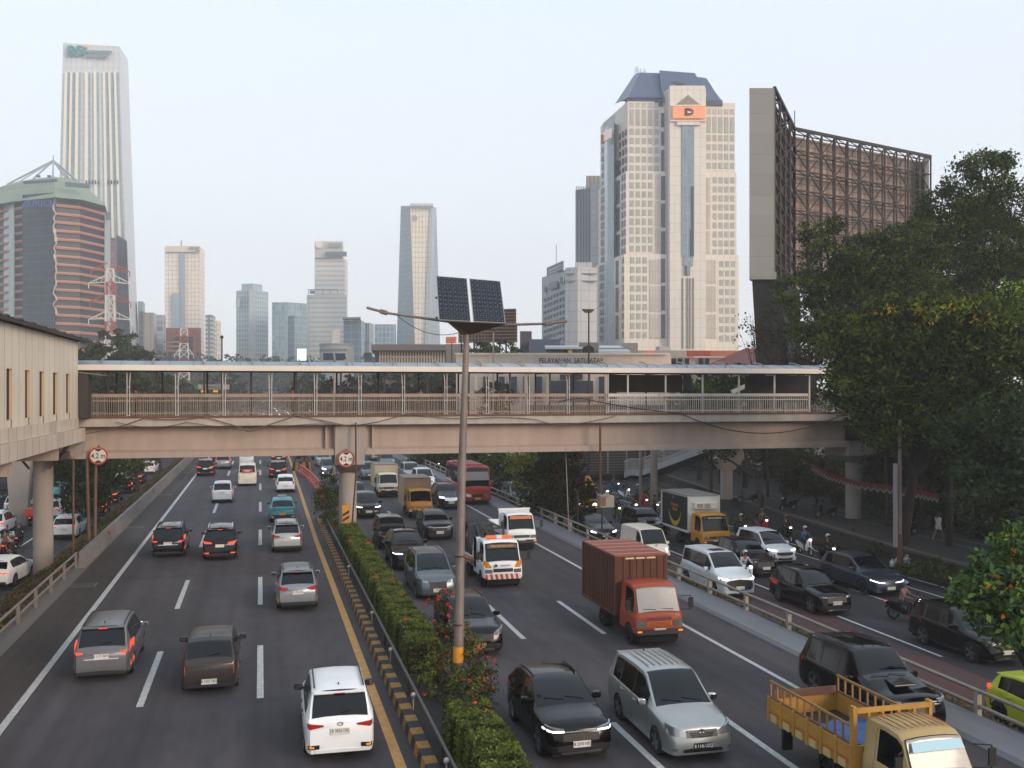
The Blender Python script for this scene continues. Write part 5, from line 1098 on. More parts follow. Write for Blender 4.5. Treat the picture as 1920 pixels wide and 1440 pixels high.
pr(T, 'flank_bay', [(1133, 372), (1139, 364), (1151, 358), (1156, 364), (1150, 385)], None, 215, D0, [WB, ROOFG])
pr(T, 'flank_bay_head', [(1126, 383), (1146, 366), (1152, 372), (1140, 390)], 262, 205, D0, [ST_SHADED, ROOFG])
b = MB(); panel(b, (1131, 364), (1147, 356), 232, 250, D0, .6); Q(b, 'flank_sign', mat('sign_pinkwhite', '#d9c4bd', .5, emit=.25), T); b = MB(); panel(b, (1131, 363.5), (1134, 362), 236, 252, D0, .9); Q(b, 'flank_logo', mat('sign_red2', '#b0402c', .5), T)
pr(T, 'central_bay', [(1243, 352), (1256, 345.5), (1323, 345.5), (1324, 352)], None, 172, D0, [ST, ROOFG]); pr(T, 'central_bay_top', [(1256, 346), (1322, 346), (1322, 370), (1250, 370)], 185, 167, D0, [ST, ROOFG])
b = MB(); panel(b, (1244, 351.2), (1255.8, 345.7), 175, 742, D0, .08); Q(b, 'bay_flank', ST_SHADED, T, uv=True)
b = MB(); panel(b, (1279, 345.4), (1301, 345.4), 242, 484, D0, .35); panel(b, (1281, 345.4), (1299, 345.4), 484, 502, D0, .35); panel(b, (1285, 345.4), (1294, 345.4), 502, 519, D0, .35); Q(b, 'glass_strip', WB, T, uv=True)
b = MB(); panel(b, (1294, 345), (1300.5, 345), 435, 484, D0, .3); panel(b, (1296.5, 345), (1300.5, 345), 355, 435, D0, .3); panel(b, (1284.5, 345), (1288, 345), 502, 519, D0, .3); Q(b, 'dark_reflection', WD, T, uv=True)
for x_ in (1279.5, 1288, 1293, 1299): b = MB(); panel(b, (x_, 345.3), (x_+1.6, 345.3), 524, 655, D0, .2); Q(b, 'groove', mat('groove_dark', '#6b625b', .7), T)
b = MB(); panel(b, (1269, 345.4), (1312, 345.4), 236, 242, D0, .8); panel(b, (1256.3, 345.4), (1323, 345.4), 204, 206.5, D0, .6); panel(b, (1256.3, 345.4), (1323, 345.4), 232, 235, D0, .6); Q(b, 'ledge', ST, T, uv=True)
b = MB(); [panel(b, (1268+i*3.5, 345.4), (1271+i*3.5, 345.4), 203-(12-abs(i-6)*2)*1.4, 203, D0, .5) for i in range(13)]; Q(b, 'stepped_relief', mat('relief', '#8f857b', .7), T)
b = MB(); panel(b, (1261, 345), (1322, 345), 208.5, 230, D0, .9); sg_ = Q(b, 'orange_sign', mat('sign_orange', '#e08a62', .5, emit=.35, emitcol=hexc('#f08a5a')), T)
x, y = PX(1292, 343.9); M = facing((x-T.location.x, y-T.location.y, ZP(219.5, D0)+2), -TH); text('D', 3.0, mat('sign_darkbrown', '#4a2d28', .5), 'logo', T, M, .15, sx=1.3, bold=.25)
b = MB(); x2, y2 = PX(1290, 343.6); b.ext([(x2-.3, y2, ZP(221, D0)), (x2+1.1, y2, ZP(220.5, D0)), (x2+1.5, y2, ZP(218.5, D0)), (x2+.4, y2, ZP(219.6, D0)), (x2-.2, y2, ZP(218.5, D0))], (0, -.2, 0)); Q(b, 'logo_bird', mat('logo_white', '#e6ddd6', .5), T)
# mansard
BR = gridmat('blue_roof', '#44506c', '#485470', '#39445d', 3, 3.2, .08, .45, .1, noise=.06); b = MB()
E0 = [(1153, 376, 195), (1178, 351, 183), (1240, 351, 183), (1354, 351, 193), (1354, 390, 188), (1165, 396, 190)]; E1 = [(1188, 374, 142), (1200, 362, 136), (1240, 362, 137), (1325, 362, 147), (1318, 382, 145), (1195, 385, 137)]
V = [PX(p[0], p[1])+(ZP(p[2], p[1]),) for p in E0+E1]; b.add(V, [(i, (i+1) % 6, 6+(i+1) % 6, 6+i) for i in range(6)]+[(6, 7, 8, 9, 10, 11)])
E0 = [(1243, 349, 190), (1330, 349, 190), (1330, 380, 180), (1250, 380, 180)]; E1 = [(1236, 358, 132), (1303, 358, 137), (1300, 378, 137), (1240, 378, 132)]
V = [PX(p[0], p[1])+(ZP(p[2], p[1]),) for p in E0+E1]; b.add(V, [(i, (i+1) % 4, 4+(i+1) % 4, 4+i) for i in range(4)]+[(4, 5, 6, 7)]); Q(b, 'mansard_roof', BR, T, uv=True)
b = MB(); b.prism(pl([(1152, 377), (1178, 350.5), (1243, 350.5), (1243, 372), (1160, 390)]), ZP(199, D0), ZP(184, D0)); b.prism(pl([(1322, 350.5), (1355, 351), (1355, 388), (1322, 380)]), ZP(196, D0), ZP(187, D0)); Q(b, 'roof_eave', mat('eave_navy', '#2b3550', .5), T)
b = MB(); random.seed(5)
for i in range(9): x, y = PX(1190+i*2.6+random.random(), 372); b.cyl((x, y, ZP(144, 372)), (x, y, ZP(142-random.uniform(6, 18), 372)), .13, .1, 5)
x, y = PX(1177, 376); b.cyl((x, y, ZP(152, D0)), (x, y, ZP(146, D0)), 1, 1, 8); Q(b, 'antennas', ROOFG, T)
b = MB(); x, y = PX(1274, 347); b.beam((x-2.5, y, ZP(160, D0)), (x+1, y, ZP(163, D0)), .5); b.bx(x-.5, x+2, y, y+1, ZP(166, D0), ZP(160, D0)); Q(b, 'window_crane', STEELD, T)
# ---------------------------------------------------------------- low buildings behind the bridge
PSA = gridmat('cream_wall', '#d3bfae', '#d7c3b2', '#b5a293', 3.1, 1.6, .02, .75, noise=.06, nscale=.2)
T = root_at('service_building', 'long low cream building lettered PELAYANAN SATU ATAP behind the bridge', 'public building', 1050, 128)
pr(T, 'wall', [(855, 130), (1255, 130), (1262, 150), (860, 150)], None, 664, 130, [PSA, ROOFG])
b = MB(); panel(b, (853, 129.6), (1256, 129.6), 662, 665, 130, .25); Q(b, 'parapet', mat('parapet_c', '#dccabb', .7), T)
x, y = PX(1070.5, 129.6); text('PELAYANAN  SATU ATAP', .92, mat('letter_slate', '#43424a', .6), 'lettering', T, facing((x-T.location.x, y-T.location.y, ZP(676.5, 129.6)+2), -TH), .03, sx=.8, bold=.012)
for px_ in (900, 929, 952, 975, 999): b = MB(); panel(b, (px_+6, 129.8), (px_+17, 129.8), 706, 752, 130, .12); Q(b, 'window', WD, T)
for px_ in (1118, 1141): b = MB(); panel(b, (px_+5, 129.8), (px_+15, 129.8), 706, 752, 130, .12); Q(b, 'window', WD, T)
b = MB(); panel(b, (1024, 129.8), (1112, 129.8), 714, 752, 130, .12); Q(b, 'entrance_glass', WD, T); b = MB(); panel(b, (1050, 129.6), (1092, 129.6), 702, 712, 130, .3); Q(b, 'entrance_sign', mat('dark_sign', '#37322f', .6), T)
for px_ in (890, 983, 1024): b = MB(); panel(b, (px_, 129.6), (px_+6, 129.6), 700, 760, 130, .5); Q(b, 'pilaster', PSA, T, uv=True)
T = root_at('restaurant', 'low roof terrace restaurant with white sloping roof and dark arch', 'restaurant', 1105, 170)
pr(T, 'wall', [(1024, 172), (1182, 172), (1182, 185), (1024, 185)], None, 652, 172, [mat('rest_wall', '#6e655e', .8), ROOFG])
WR = mat('white_sheet_roof', '#a9b3b8', .5); b = MB()
for xa, xb, xc, xd in ((1023, 1092, 1101, 1031), (1122, 1182, 1160, 1124)): V = [PX(xa, 168)+(ZP(651 if xa < 1100 else 658, 170),), PX(xb, 168)+(ZP(651 if xa < 1100 else 658, 170),), PX(xc, 184)+(ZP(641, 170),), PX(xd-10 if xa < 1100 else xd, 184)+(ZP(641, 170),)]; V += [(v[0], v[1], v[2]-.4) for v in V]; b.add(V, [(0, 1, 2, 3), (0, 4, 5, 1), (1, 5, 6, 2), (2, 6, 7, 3), (3, 7, 4, 0), (4, 7, 6, 5)])
b.v = b.v; Q(b, 'roof', WR, T)
b = MB(); panel(b, (1085, 169), (1122, 169), 643, 664, 170, .3); Q(b, 'stone_front', mat('rest_stone', '#6b6864', .8, noise=.2), T)
b = MB(); x, y = PX(1104, 168.4); z0 = ZP(664, 170); b.ext([(x-1, y, z0), (x+1, y, z0)]+[(x+1*math.cos(math.pi*i/8), y, z0+.6+.8*math.sin(math.pi*i/8)) for i in range(9)], (0, .2, 0)); Q(b, 'arch', UNDER, T)
b = MB(); x, y = PX(1069, 168.6); b.cyl((x, y, ZP(659, 170)), (x, y-.2, ZP(659, 170)), .42, .42, 12); Q(b, 'yellow_emblem', mat('mustard', '#b78a2e', .6), T)
tower('navy-roofed pale house behind the restaurant terrace', [(992, 200), (1050, 200), (1050, 215), (992, 215)], 636, 200, mat('navy_sheet', '#39405a', .6), 'houses behind the service building', 'house', 'house')
tower('small dark cube house beside the brown billboard', [(975, 210), (997, 210), (997, 220), (975, 220)], 621, 210, mat('dark_cube', '#3a3036', .7), 'houses behind the service building', 'house', 'house')
tower('grey boxy roof block right of the white restaurant roof', [(1166, 190), (1196, 190), (1196, 205), (1166, 205)], 643, 190, mat('grey_block', '#76706c', .7), 'houses behind the service building', 'house', 'house')
T = tower('low pale block with dark roof vents right of the service building', [(1196, 160), (1300, 160), (1300, 175), (1196, 175)], 657, 160, mat('pale_low', '#a3968b', .8, noise=.08), 'houses behind the service building', 'house', 'house')
b = MB(); panel(b, (1213, 159), (1225, 159), 659, 665, 160, .3); Q(b, 'red_display', mat('red_led', '#6e1a10', .5, emit=.8, emitcol=(1, .08, .03, 1)), T)
b = MB(); x, y = PX(1247, 161); b.bx(x-1, x+1, y, y+1.5, ZP(657, 160), ZP(649, 160)); Q(b, 'water_tank', mat('tank_white', '#aaa6a2', .6), T)
T = tower('beige block with orange sign board and dark windows left of the red roof', [(1258, 140), (1400, 140), (1400, 155), (1258, 155)], 670, 140, PSA, 'houses behind the service building', 'shop building', 'shop_building')
b = MB(); panel(b, (1287, 139), (1331, 139), 658, 669, 140, .4); panel(b, (1331, 139), (1388, 139), 658, 669, 140, .3, 1); Q(b, 'sign_board', [mat('sign_orange2', '#b4573f', .6), mat('sign_orange3', '#c07a63', .6)], T)
for x_ in (1259, 1271, 1284, 1310, 1322): b = MB(); panel(b, (x_, 139.7), (x_+8, 139.7), 672, 700, 140, .1); Q(b, 'window', WD, T)
T = root_at('red_roof_house', 'house with steep dark red tiled roof left of the giant billboard', 'house', 1380, 125)
RT = gridmat('red_tiles', '#5f2f2b', '#683530', '#4d2623', .4, .35, .03, .75, noise=.12); b = MB(); V = [PX(1308, 120)+(ZP(692, 122),), PX(1470, 120)+(ZP(692, 122),), PX(1440, 134)+(ZP(648, 122),), PX(1398, 132)+(ZP(646, 122),), PX(1330, 150)+(ZP(690, 122),), PX(1500, 150)+(ZP(690, 122),)]; b.add(V, [(0, 1, 2, 3), (3, 2, 5, 4), (0, 3, 4), (1, 5, 2)]); Q(b, 'roof', RT, T, uv=True)
pr(T, 'wall', [(1315, 121), (1465, 121), (1480, 148), (1330, 148)], None, 693, 122, mat('house_wall', '#8b8079', .8))
# low dark-roofed hall, brown billboard
T = root_at('columned_hall', 'low dark flat-roofed hall with a row of pale fins left of solar lamp', 'public building', 770, 260)
pr(T, 'wall', [(702, 262), (852, 262), (852, 280), (702, 280)], None, 657, 262, [mat('hall_dark', '#4a4542', .7), ROOFG]); pr(T, 'roof', [(696, 258), (858, 258), (858, 284), (700, 284)], 658, 647, 262, mat('hall_roof', '#5f5350', .7))
for i in range(24): b = MB(); panel(b, (711+i*5.2, 261), (713.6+i*5.2, 261), 659, 700, 262, .3); Q(b, 'fin', mat('fin_cream', '#b5a28f', .7), T)
b = MB(); panel(b, (711, 261), (810, 261), 668, 671, 262, .4); Q(b, 'fin_band', mat('fin_cream2', '#a8937f', .7), T)
tower('small dark annexe at the left end of the columned hall', [(683, 262), (697, 262), (697, 275), (683, 275)], 661, 262, mat('annex_dark', '#4c4a4c', .7), 'houses behind the service building', 'house', 'house')
tower('grey cluttered flat-topped block beneath the small orange roof sign', [(836, 190), (868, 190), (868, 205), (836, 205)], 645, 190, mat('clutter_grey', '#77716f', .8, noise=.15), 'houses behind the service building', 'house', 'house')
T = root_at('roof_sign', 'small bright orange sign board on the grey block left of the solar lamp', 'sign', 847, 188); b = MB(); panel(b, (838, 188), (856, 187), 632, 644, 188, .4); Q(b, 'board', mat('sign_orange4', '#cf6b45', .5, emit=.15), T); b = MB(); x, y = PX(847, 188.6); b.bx(x-.1, x+.1, y, y+.2, -2, ZP(643, 188)); Q(b, 'post', STEELD, T)
T = root_at('billboard', 'brown lattice backed billboard behind the solar panels', 'billboard', 915, 165); BBR = mat('billboard_brown', '#4f3a30', .8, noise=.1)
for (xa, xb, ya, yb) in ((860, 970, 610, 643), (905, 968, 581, 612)):
    b = MB(); panel(b, (xa, 165), (xb, 163), ya, yb, 165, .2); Q(b, 'board', BBR, T)
    b = MB(); n = int((xb-xa)/6); [panel(b, (xa+i*6, 164.6-i*.05), (xa+1.6+i*6, 164.6-i*.05), ya, yb, 165, .35) for i in range(n+1)]; [panel(b, (xa, 164.7), (xb, 162.7), y, y+1.2, 165, .3) for y in range(ya, yb, 6)]; Q(b, 'lattice', mat('lattice_tan', '#8c7560', .8), T)
b = MB(); [b.beam(PX(x_, 166)+(ZP(643, 165),), PX(x_, 166)+(-2,), .25) for x_ in range(865, 968, 12)]; [b.beam(PX(x_, 166)+(ZP(643, 165),), PX(x_+12, 166)+(ZP(662, 165),), .15) for x_ in range(865, 956, 12)]; Q(b, 'frame', STEELD, T)
# ---------------------------------------------------------------- giant V-shaped billboard on the right
SLB = gridmat('billboard_slab', '#7b7975', '#817f7b', '#686662', 9, 2.05, .02, .55, noise=.06, nscale=.2); BACK = gridmat('billboard_back', '#8f7c6f', '#978376', '#5d4d44', 1.6, .75, .05, .8, noise=.12, nscale=.3); TRU = mat('truss_brown', '#2c2523', .7, .2); DKC = mat('dark_column', '#141518', .7, spec=.2)
T = root_at('giant_billboard', 'giant V-shaped billboard seen from behind with grey end slab and steel lattice', 'billboard', 1450, 100)
pr(T, 'end_slab', [(1405, 100), (1452, 100), (1453, 101.5), (1407, 101.5)], 523, 165, 100, SLB); b = MB(); b.prism(pl([(1405, 99.9), (1456, 99.9), (1456, 101.5), (1407, 101.5)]), ZP(524, 100), ZP(510, 100)); Q(b, 'slab_foot', SLB, T, uv=True)
def zz(y, D): return ZP(y, D)
c0, c1, c2 = (1452, 100), (1490, 116), (1745, 130); zt0, zt1 = ZP(165, 100), ZP(523, 100); z1t, z1b = ZP(243, 116), ZP(545, 116); z2t, z2b = ZP(295, 130), ZP(555, 130)
A, Bq, Cq = [Vector(PX(*c)) for c in (c0, c1, c2)]
def wall3(b, a, c, za, zb, zc, zd, th):
    d = (c-a).normalized(); n = Vector((-d.y, d.x)); n = n if n.y > 0 else -n; P = [(a.x, a.y, zb), (c.x, c.y, zd), (c.x, c.y, zc), (a.x, a.y, za)]; P += [(x+n.x*th, y+n.y*th, z) for x, y, z in P]; b.add(P, [(0, 1, 2, 3), (4, 7, 6, 5), (0, 4, 5, 1), (1, 5, 6, 2), (2, 6, 7, 3), (3, 7, 4, 0)])
off = Vector((1.1, 2.6)); b = MB(); wall3(b, Bq+off, Cq+off, z1t, z1b, z2t, z2b, .3); Q(b, 'screen_back', BACK, T, uv=True)
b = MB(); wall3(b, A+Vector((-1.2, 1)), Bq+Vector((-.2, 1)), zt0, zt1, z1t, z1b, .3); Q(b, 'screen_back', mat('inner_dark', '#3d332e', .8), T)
def truss(a, c, za, zb, zc, zd, nc, nr, nm):
    b = MB(); pt = lambda u, v, o=0: (lerp(a.x, c.x, u)+o*.9, lerp(a.y, c.y, u)+o*1.8, lerp(lerp(zb, zd, u), lerp(za, zc, u), v))
    for i in range(nc+1):
        b.beam(pt(i/nc, 0), pt(i/nc, 1), .17); b.beam(pt(i/nc, 0, 1), pt(i/nc, 1, 1), .15)
    for j in range(nr+1):
        for k in range(nc): b.beam(pt(k/nc, j/nr), pt((k+1)/nc, j/nr), .14); b.beam(pt(k/nc, j/nr, 1), pt((k+1)/nc, j/nr, 1), .12); b.beam(pt(k/nc, j/nr), pt(k/nc, j/nr, 1), .1); b.beam(pt(k/nc, j/nr), pt((k+1)/nc, j/nr, 1), .08)
    for j in range(nr):
        for k in range(nc):
            p, q = ((k/nc, j/nr), ((k+1)/nc, (j+1)/nr)) if (j+k) % 2 else (((k+1)/nc, j/nr), (k/nc, (j+1)/nr)); b.beam(pt(*p), pt(*q), .11)
    Q(b, nm, TRU, T)
truss(Bq, Cq, z1t, z1b, z2t, z2b, 11, 8, 'truss'); truss(A+Vector((.2, .3)), Bq, zt0, zt1, z1t, z1b, 4, 12, 'truss')
b = MB(); wall3(b, Cq+Vector((-.4, -.2)), Cq+off+Vector((.2, .3)), z2t+.15, z2b, z2t, z2b, .5); Q(b, 'end_cap', SLB, T, uv=True)
b = MB(); b.beam((Bq.x, Bq.y, z1t+.1), (Cq.x, Cq.y, z2t+.1), .3, .35); b.beam((A.x, A.y, zt0), (Bq.x, Bq.y, z1t+.1), .3, .35); b.cyl((Bq.x, Bq.y, z1t), (Bq.x, Bq.y, z1t+2.2), .05); Q(b, 'top_edge', TRU, T)
b = MB(); b.prism(pl([(1432, 101), (1500, 101), (1505, 108), (1440, 108)]), .1, ZP(524, 100), top=pl([(1410, 100.5), (1462, 100.5), (1500, 112), (1440, 112)])); Q(b, 'column', DKC, T, uv=False)
# distant solar lamp panels peeping over the canopy, far lamp posts
T = root_at('solar_lamp', 'distant twin solar panels peeping over the canopy before the drum building', 'solar lamp', 627, 92); b = MB(); x, y = PX(627, 92)
for s in (-1, 1): b.ext([(x+s*.08, y-.5, ZP(676, 92)), (x+s*1.05, y-.5, ZP(676, 92)), (x+s*1.0, y+.3, ZP(662, 92)), (x+s*.08, y+.3, ZP(662, 92))], (0, .04, 0))
Q(b, 'solar_panel', mat('solar_cells_far', '#1c2233', .2), T); b = MB(); b.cyl((x, y, 0), (x, y, ZP(676, 92)), .1); Q(b, 'pole', RAILM, T)
for px_, D_, yt, lab in ((1104, 108, 582, 'slim lamp post with flat twin head before the grey stepped block'), (416, 70, 632, 'thin ornamental lamp post rising above the canopy left of the teal tower'), (925, 120, 623, 'thin grey curved lamp post right of the solar lamp')):
    T = root_at('lamp_post', lab, 'lamp post', px_, D_, 'lamp posts beyond the bridge'); x, y = PX(px_, D_); z = ZP(yt, D_); b = MB(); b.cyl((x, y, -1 if D_ > 100 else 7.6), (x, y, z), .12 if D_ > 100 else .06, .09 if D_ > 100 else .05, 8); Q(b, 'pole', STEELD if D_ < 110 else RAILM, T)
    b = MB()
    if D_ == 108: b.ext([(x-.7, y, z+.15), (x+.7, y, z+.15), (x+.3, y, z-.25), (x-.3, y, z-.25)], (0, .4, 0))
    elif D_ == 70:
        for k in range(-3, 4): b.beam((x, y, ZP(678, 70)), (x+k*.6, y, ZP(678, 70)+.25*math.cos(k)), .04)
        b.sph((x, y, z), .12)
    else: b.tube([(x, y, z), (x+.2, y, z+.4), (x+.8, y, z+.45)], .07)
    Q(b, 'lamp_head', STEELD, T)
# ---------------------------------------------------------------- traffic
GA, GO, GF, GL = 'vehicles driving away on the left carriageway', 'vehicles queuing on the right carriageway', 'vehicles on the right frontage road', 'vehicles jammed on the left frontage road'
def away(c, x, y, L, z=0, yaw=0): c.location = (x, y+L/2-.78, z); c.rotation_euler = (0, 0, yaw); return c
def onc(c, x, y, L, z=0, yaw=0): c.location = (x, y+L/2-.85, z); c.rotation_euler = (0, 0, math.pi+yaw); return c
def awayd(src, x, y, L, label, sw=None, z=0, yaw=0, g=GA, skip=()): return dup(src, (x, y+L/2-.78, z), yaw, label, g, sw, skip)
def oncd(src, x, y, L, label, sw=None, z=0, yaw=0, g=GO, skip=()): return dup(src, (x, y+L/2-.85, z), math.pi+yaw, label, g, sw, skip)
Xp = lambda **k: mpv(L=4.55, W=1.75, H=1.70, tail=[[(.54, .88, .93), (.80, .86, .95)], [(.81, .84, 1.14), (.86, .84, 1.16)]], refl=[[(.82, .42, .58), (.86, .42, .58)]], trim=[('grille', True, [(0, .46, .70), (.5, .58, .70)], TRIM), ('lower_grille', True, [(0, .26, .42), (.45, .28, .40)], TRIM), ('rear_skirt', False, [(0, .24, .36), (.62, .24, .34), (.8, .24, .3)], SKIRT), ('chrome_line', False, [(0, .70, .73), (.5, .70, .73)], CHROME)], lamp=[[(.62, .46, .62), (.84, .46, .66)]], drl=[(.45, .80, .83), (.84, .82, .87)], **k)
# left carriageway, seen from behind
cA = away(car('car', Xp(), P_GREYSIL, 'grey people carrier with lit L-shaped tail lamps beside the left solid line', group=GA, ptxt='B 1171 BKN', tail='on', rail=TRIM), -4.82, 34.1, 4.55)
cB = car('car', mpv(L=4.2, W=1.69, H=1.58, tail=[[(.70, .60, .86), (.83, .58, .94)]], embr=.78, plr=.42, spoiler=False, axles=[.78, 3.38], win=[(1.28, 2.2), (2.26, 3.0), (3.07, 3.6)], seams=[1.22, 2.22, 3.0]), P_BROWNGREY, 'brown-grey older people carrier with upright orange tail lamps, middle lane nearest', group=GA, ptxt='B 1425 TBQ', tail='on'); away(cB, -1.48, 31.9, 4.2)
cC = car('car', mpv(L=4.4, W=1.75, H=1.69, tail=[[(.40, .88, .92), (.86, .80, .97)]], embr=.93, refl=[[(.62, .38, .42), (.82, .38, .43)]], plr=.76, trim=[('grille', True, [(0, .50, .74), (.44, .52, .70)], TRIM), ('lower_grille', True, [(0, .26, .40), (.5, .28, .38)], TRIM), ('fog_pocket', False, [(.5, .36, .46), (.84, .34, .44)], TRIM), ('lower_lip', False, [(0, .25, .34), (.6, .25, .32)], P_WHITE)], mirm=TRIM), P_WHITE, 'white people carrier filling the lane by the yellow line, nearest car', group=GA, ptxt='B 3826 DRJ', tail='off', rail=TRIM); away(cC, 1.95, 25.5, 4.4, yaw=-.02)
cD = car('car', suv(L=4.43, W=1.70, H=1.70, wr=.34, tail=[[(.38, .92, .98), (.60, .88, 1.02), (.84, .92, 1.10)]], refl=[[(.76, .42, .60), (.82, .42, .60)]], plr=.80, clad=False, axles=[.8, 3.48], rj=7), P_SILVER, 'silver small off-roader with wide red lamps midway along the fast lane', group=GA, ptxt='B 1756 UO', tail='off', rail=TRIM); away(cD, 1.5, 42.7, 4.43)
awayd(cA, -4.88, 57.9, 4.55, 'black people carrier with bright upright tail lamps left of another black car', {'paint_greysilver': P_BLACK})
cF = car('car', suv(L=4.7, W=1.82, H=1.76, tail=[[(.40, .92, .99), (.86, .95, 1.08)]], refl=[[(.55, .42, .48), (.8, .42, .48)]], plr=.82, clad=False, wr=.35), P_BLACK, 'black wide people carrier with slim red tail lamps in the middle lane', group=GA, ptxt='', tail='on', rail=CHROME); away(cF, -2.1, 56.2, 4.7)
awayd(cD, 1.45, 57.9, 4.43, 'pale silver people carrier with red lamps directly behind the turquoise taxi', {'paint_silver': P_LSIL})
cH = car('taxi', suv(L=4.4, W=1.78, H=1.6, tail=[[(.44, .98, 1.02), (.84, .98, 1.04)]], refl=[[(.6, .40, .46), (.8, .40, .46)]], plr=.62, clad=False, trim=[('rear_panel', False, [(0, .34, .56), (.8, .34, .56)], TRIM), ('grille', True, [(0, .56, .82), (.48, .60, .80)], TRIM)], spoiler=False, top=[(0, .82), (.25, .95), (1.2, 1.07), (1.5, 1.26), (2.0, 1.54), (2.5, 1.6), (3.3, 1.58), (3.8, 1.45), (4.25, 1.08), (4.35, 1.02), (4.4, .9)], rr=3.7, gb=4.25, win=[(1.6, 2.4), (2.46, 3.2)]), P_CYAN, 'turquoise electric taxi with roof sign in the fast lane', 'taxi', GA, '', tail='off', plk='y'); away(cH, 1.5, 71.2, 4.4)
b = MB(); b.bx(-.3, .3, -.3, -.15, 1.63, 1.74); b.build('roof_sign', PLATEW, cH, bevel=.02)
cI = car('car', mpv(L=4.14, W=1.66, H=1.69, tail=[[(.68, .72, .95), (.83, .70, 1.0)]], axles=[.76, 3.42], win=[(1.25, 2.1), (2.16, 2.9), (2.97, 3.5)], seams=[1.2, 2.12, 2.9], plr=.85), P_PEARL, 'white older people carrier alone in the lane behind the dark off-roader', group=GA, ptxt='', tail='on'); away(cI, -3.0, 84.6, 4.14)
cJ = car('car', hatch(), P_WHITE, 'white small hatchback with kinked red lamps in the fast lane', group=GA, ptxt='', tail='off'); away(cJ, 2.2, 92, 3.99)
cK = car('van', van(tail=[[(.70, .55, .9), (.8, .55, .9)]], gb=4.0), P_CREAM, 'white delivery van with a red badge on its back door', 'van', GA, '', tail='off'); away(cK, -1.2, 99.3, 4.05); cK.scale = (1.03, 1.1, 1.08)
b = MB(); b.ext([(-.5+.06, -2.05, 1.2), (.44, -2.05, 1.2), (.5, -2.05, 1.3), (.44, -2.05, 1.52), (-.44, -2.05, 1.52), (-.5, -2.05, 1.4)], (0, -.03, 0)); b.build('door_badge', mat('badge_red', '#b24430', .5), cK)
b = MB(); b.bx(-.3, .3, -2.095, -2.082, 1.38, 1.44); b.bx(-.2, .2, -2.095, -2.082, 1.26, 1.31); b.build('badge_stripes', PLATEW, cK)
cL = awayd(cF, -5.7, 111.6, 4.7, 'black off-roader with centre brake light by the left line in the distance', {})
awayd(cF, 1.8, 107, 4.7, 'dark off-roader driving just ahead of the white hatchback', {'paint_black': P_DARK})
awayd(cA, -4.2, 121, 4.55, 'pale grey people carrier half hidden beyond the black off-roader', {'paint_greysilver': P_SILVER})
awayd(cK, -1.6, 124, 4.05, 'cream box-bodied van just ahead of the badged delivery van', {'paint_cream': P_PEARL})
awayd(cF, 2.2, 127, 4.7, 'dark off-roader with lit lamps under the girder in the fast lane', {})
awayd(cA, -5.2, 136, 4.55, 'red-brown people carrier tucked beneath the girder at far left lane', {'paint_greysilver': paint('maroon', '#5a2a25', .3)})
awayd(cJ, -1.4, 142, 3.99, 'white hatchback peeping under the girder in the middle lane', {})
# right carriageway, coming towards the camera
cHR = car('car', suv(L=4.33, W=1.79, H=1.58, top=[(0, .84), (.06, .9), (.3, .97), (1.0, 1.04), (1.2, 1.08), (1.45, 1.22), (2.0, 1.5), (2.35, 1.57), (2.8, 1.58), (3.3, 1.54), (3.75, 1.42), (4.2, 1.08), (4.28, 1.02), (4.33, .9)], rr=3.7, gb=4.2, win=[(1.55, 2.45), (2.5, 3.3)], seams=[1.45, 2.47, 3.3], axles=[.85, 3.46], lamp=[[(.42, .80, .86), (.84, .80, .92)]], drl=[(.42, .78, .81), (.86, .80, .84)], trim=[('grille', True, [(0, .56, .76), (.45, .58, .74)], mat('mesh_grille', '#1d1815', .4, .5)), ('chrome_bar', True, [(0, .775, .80), (.5, .775, .80)], CHROME), ('lower_grille', True, [(0, .33, .5), (.6, .35, .48)], TRIM), ('skid_plate', True, [(0, .27, .31), (.5, .27, .31)], CHROME), ('rear_skirt', False, [(0, .3, .42), (.75, .3, .42)], SKIRT)], plf=.50, spoiler=False), P_BLACK, 'glossy black crossover with white-strip lamps nearest on the right carriageway', group=GO, ptxt='B 2543 NFJ', head='on', rail=TRIM); onc(cHR, 7.6, 24.0, 4.33)
b = MB()
for i in range(9):
    for j in range(3): b.sph((-.38+i*.09+(j % 2)*.045, 2.165, .60+j*.055), .014, 5, 3)
o = b.build('grille_studs', CHROME, cHR); o['kind'] = 'stuff'
cIN = car('car', bigmpv(emb=.78, bars=[(.74, .62), (.70, .58), (.66, .56)], trim=[('grille', True, [(0, .62, .80), (.40, .64, .80)], mat('grille_grey', '#4a4b4d', .4, .6)), ('lower_grille', True, [(0, .30, .40), (.5, .30, .38)], TRIM), ('rear_skirt', False, [(0, .25, .34), (.7, .25, .34)], SKIRT)], fog=[[(.66, .34, .42), (.76, .34, .42)]], onlyf=True, mirm=CHROME), P_LSIL, 'big silver people carrier with chrome mirrors beside the black crossover', group=GO, ptxt='B 1146 UZQ', plk='k'); onc(cIN, 10.5, 23.3, 4.74, yaw=-.01)
b = MB(); [b.bx(-.45+i*.18, -.41+i*.18, -1.5, .0, 1.79, 1.80) for i in range(6)]; b.build('roof_ribs', P_LSIL, cIN)
cCR = car('car', suv(L=4.55, W=1.82, H=1.68, lamp=[[(.50, .74, .84), (.86, .78, 1.0)]], bars=[(.80, .8)], emb=.76, plf=.46), P_BLACK, 'black rounded off-roader partly hidden by the solar lamp pole and blooms', group=GO, ptxt='B 1805 KRC', plk='k', rail=TRIM); onc(cCR, 7.25, 34, 4.55)
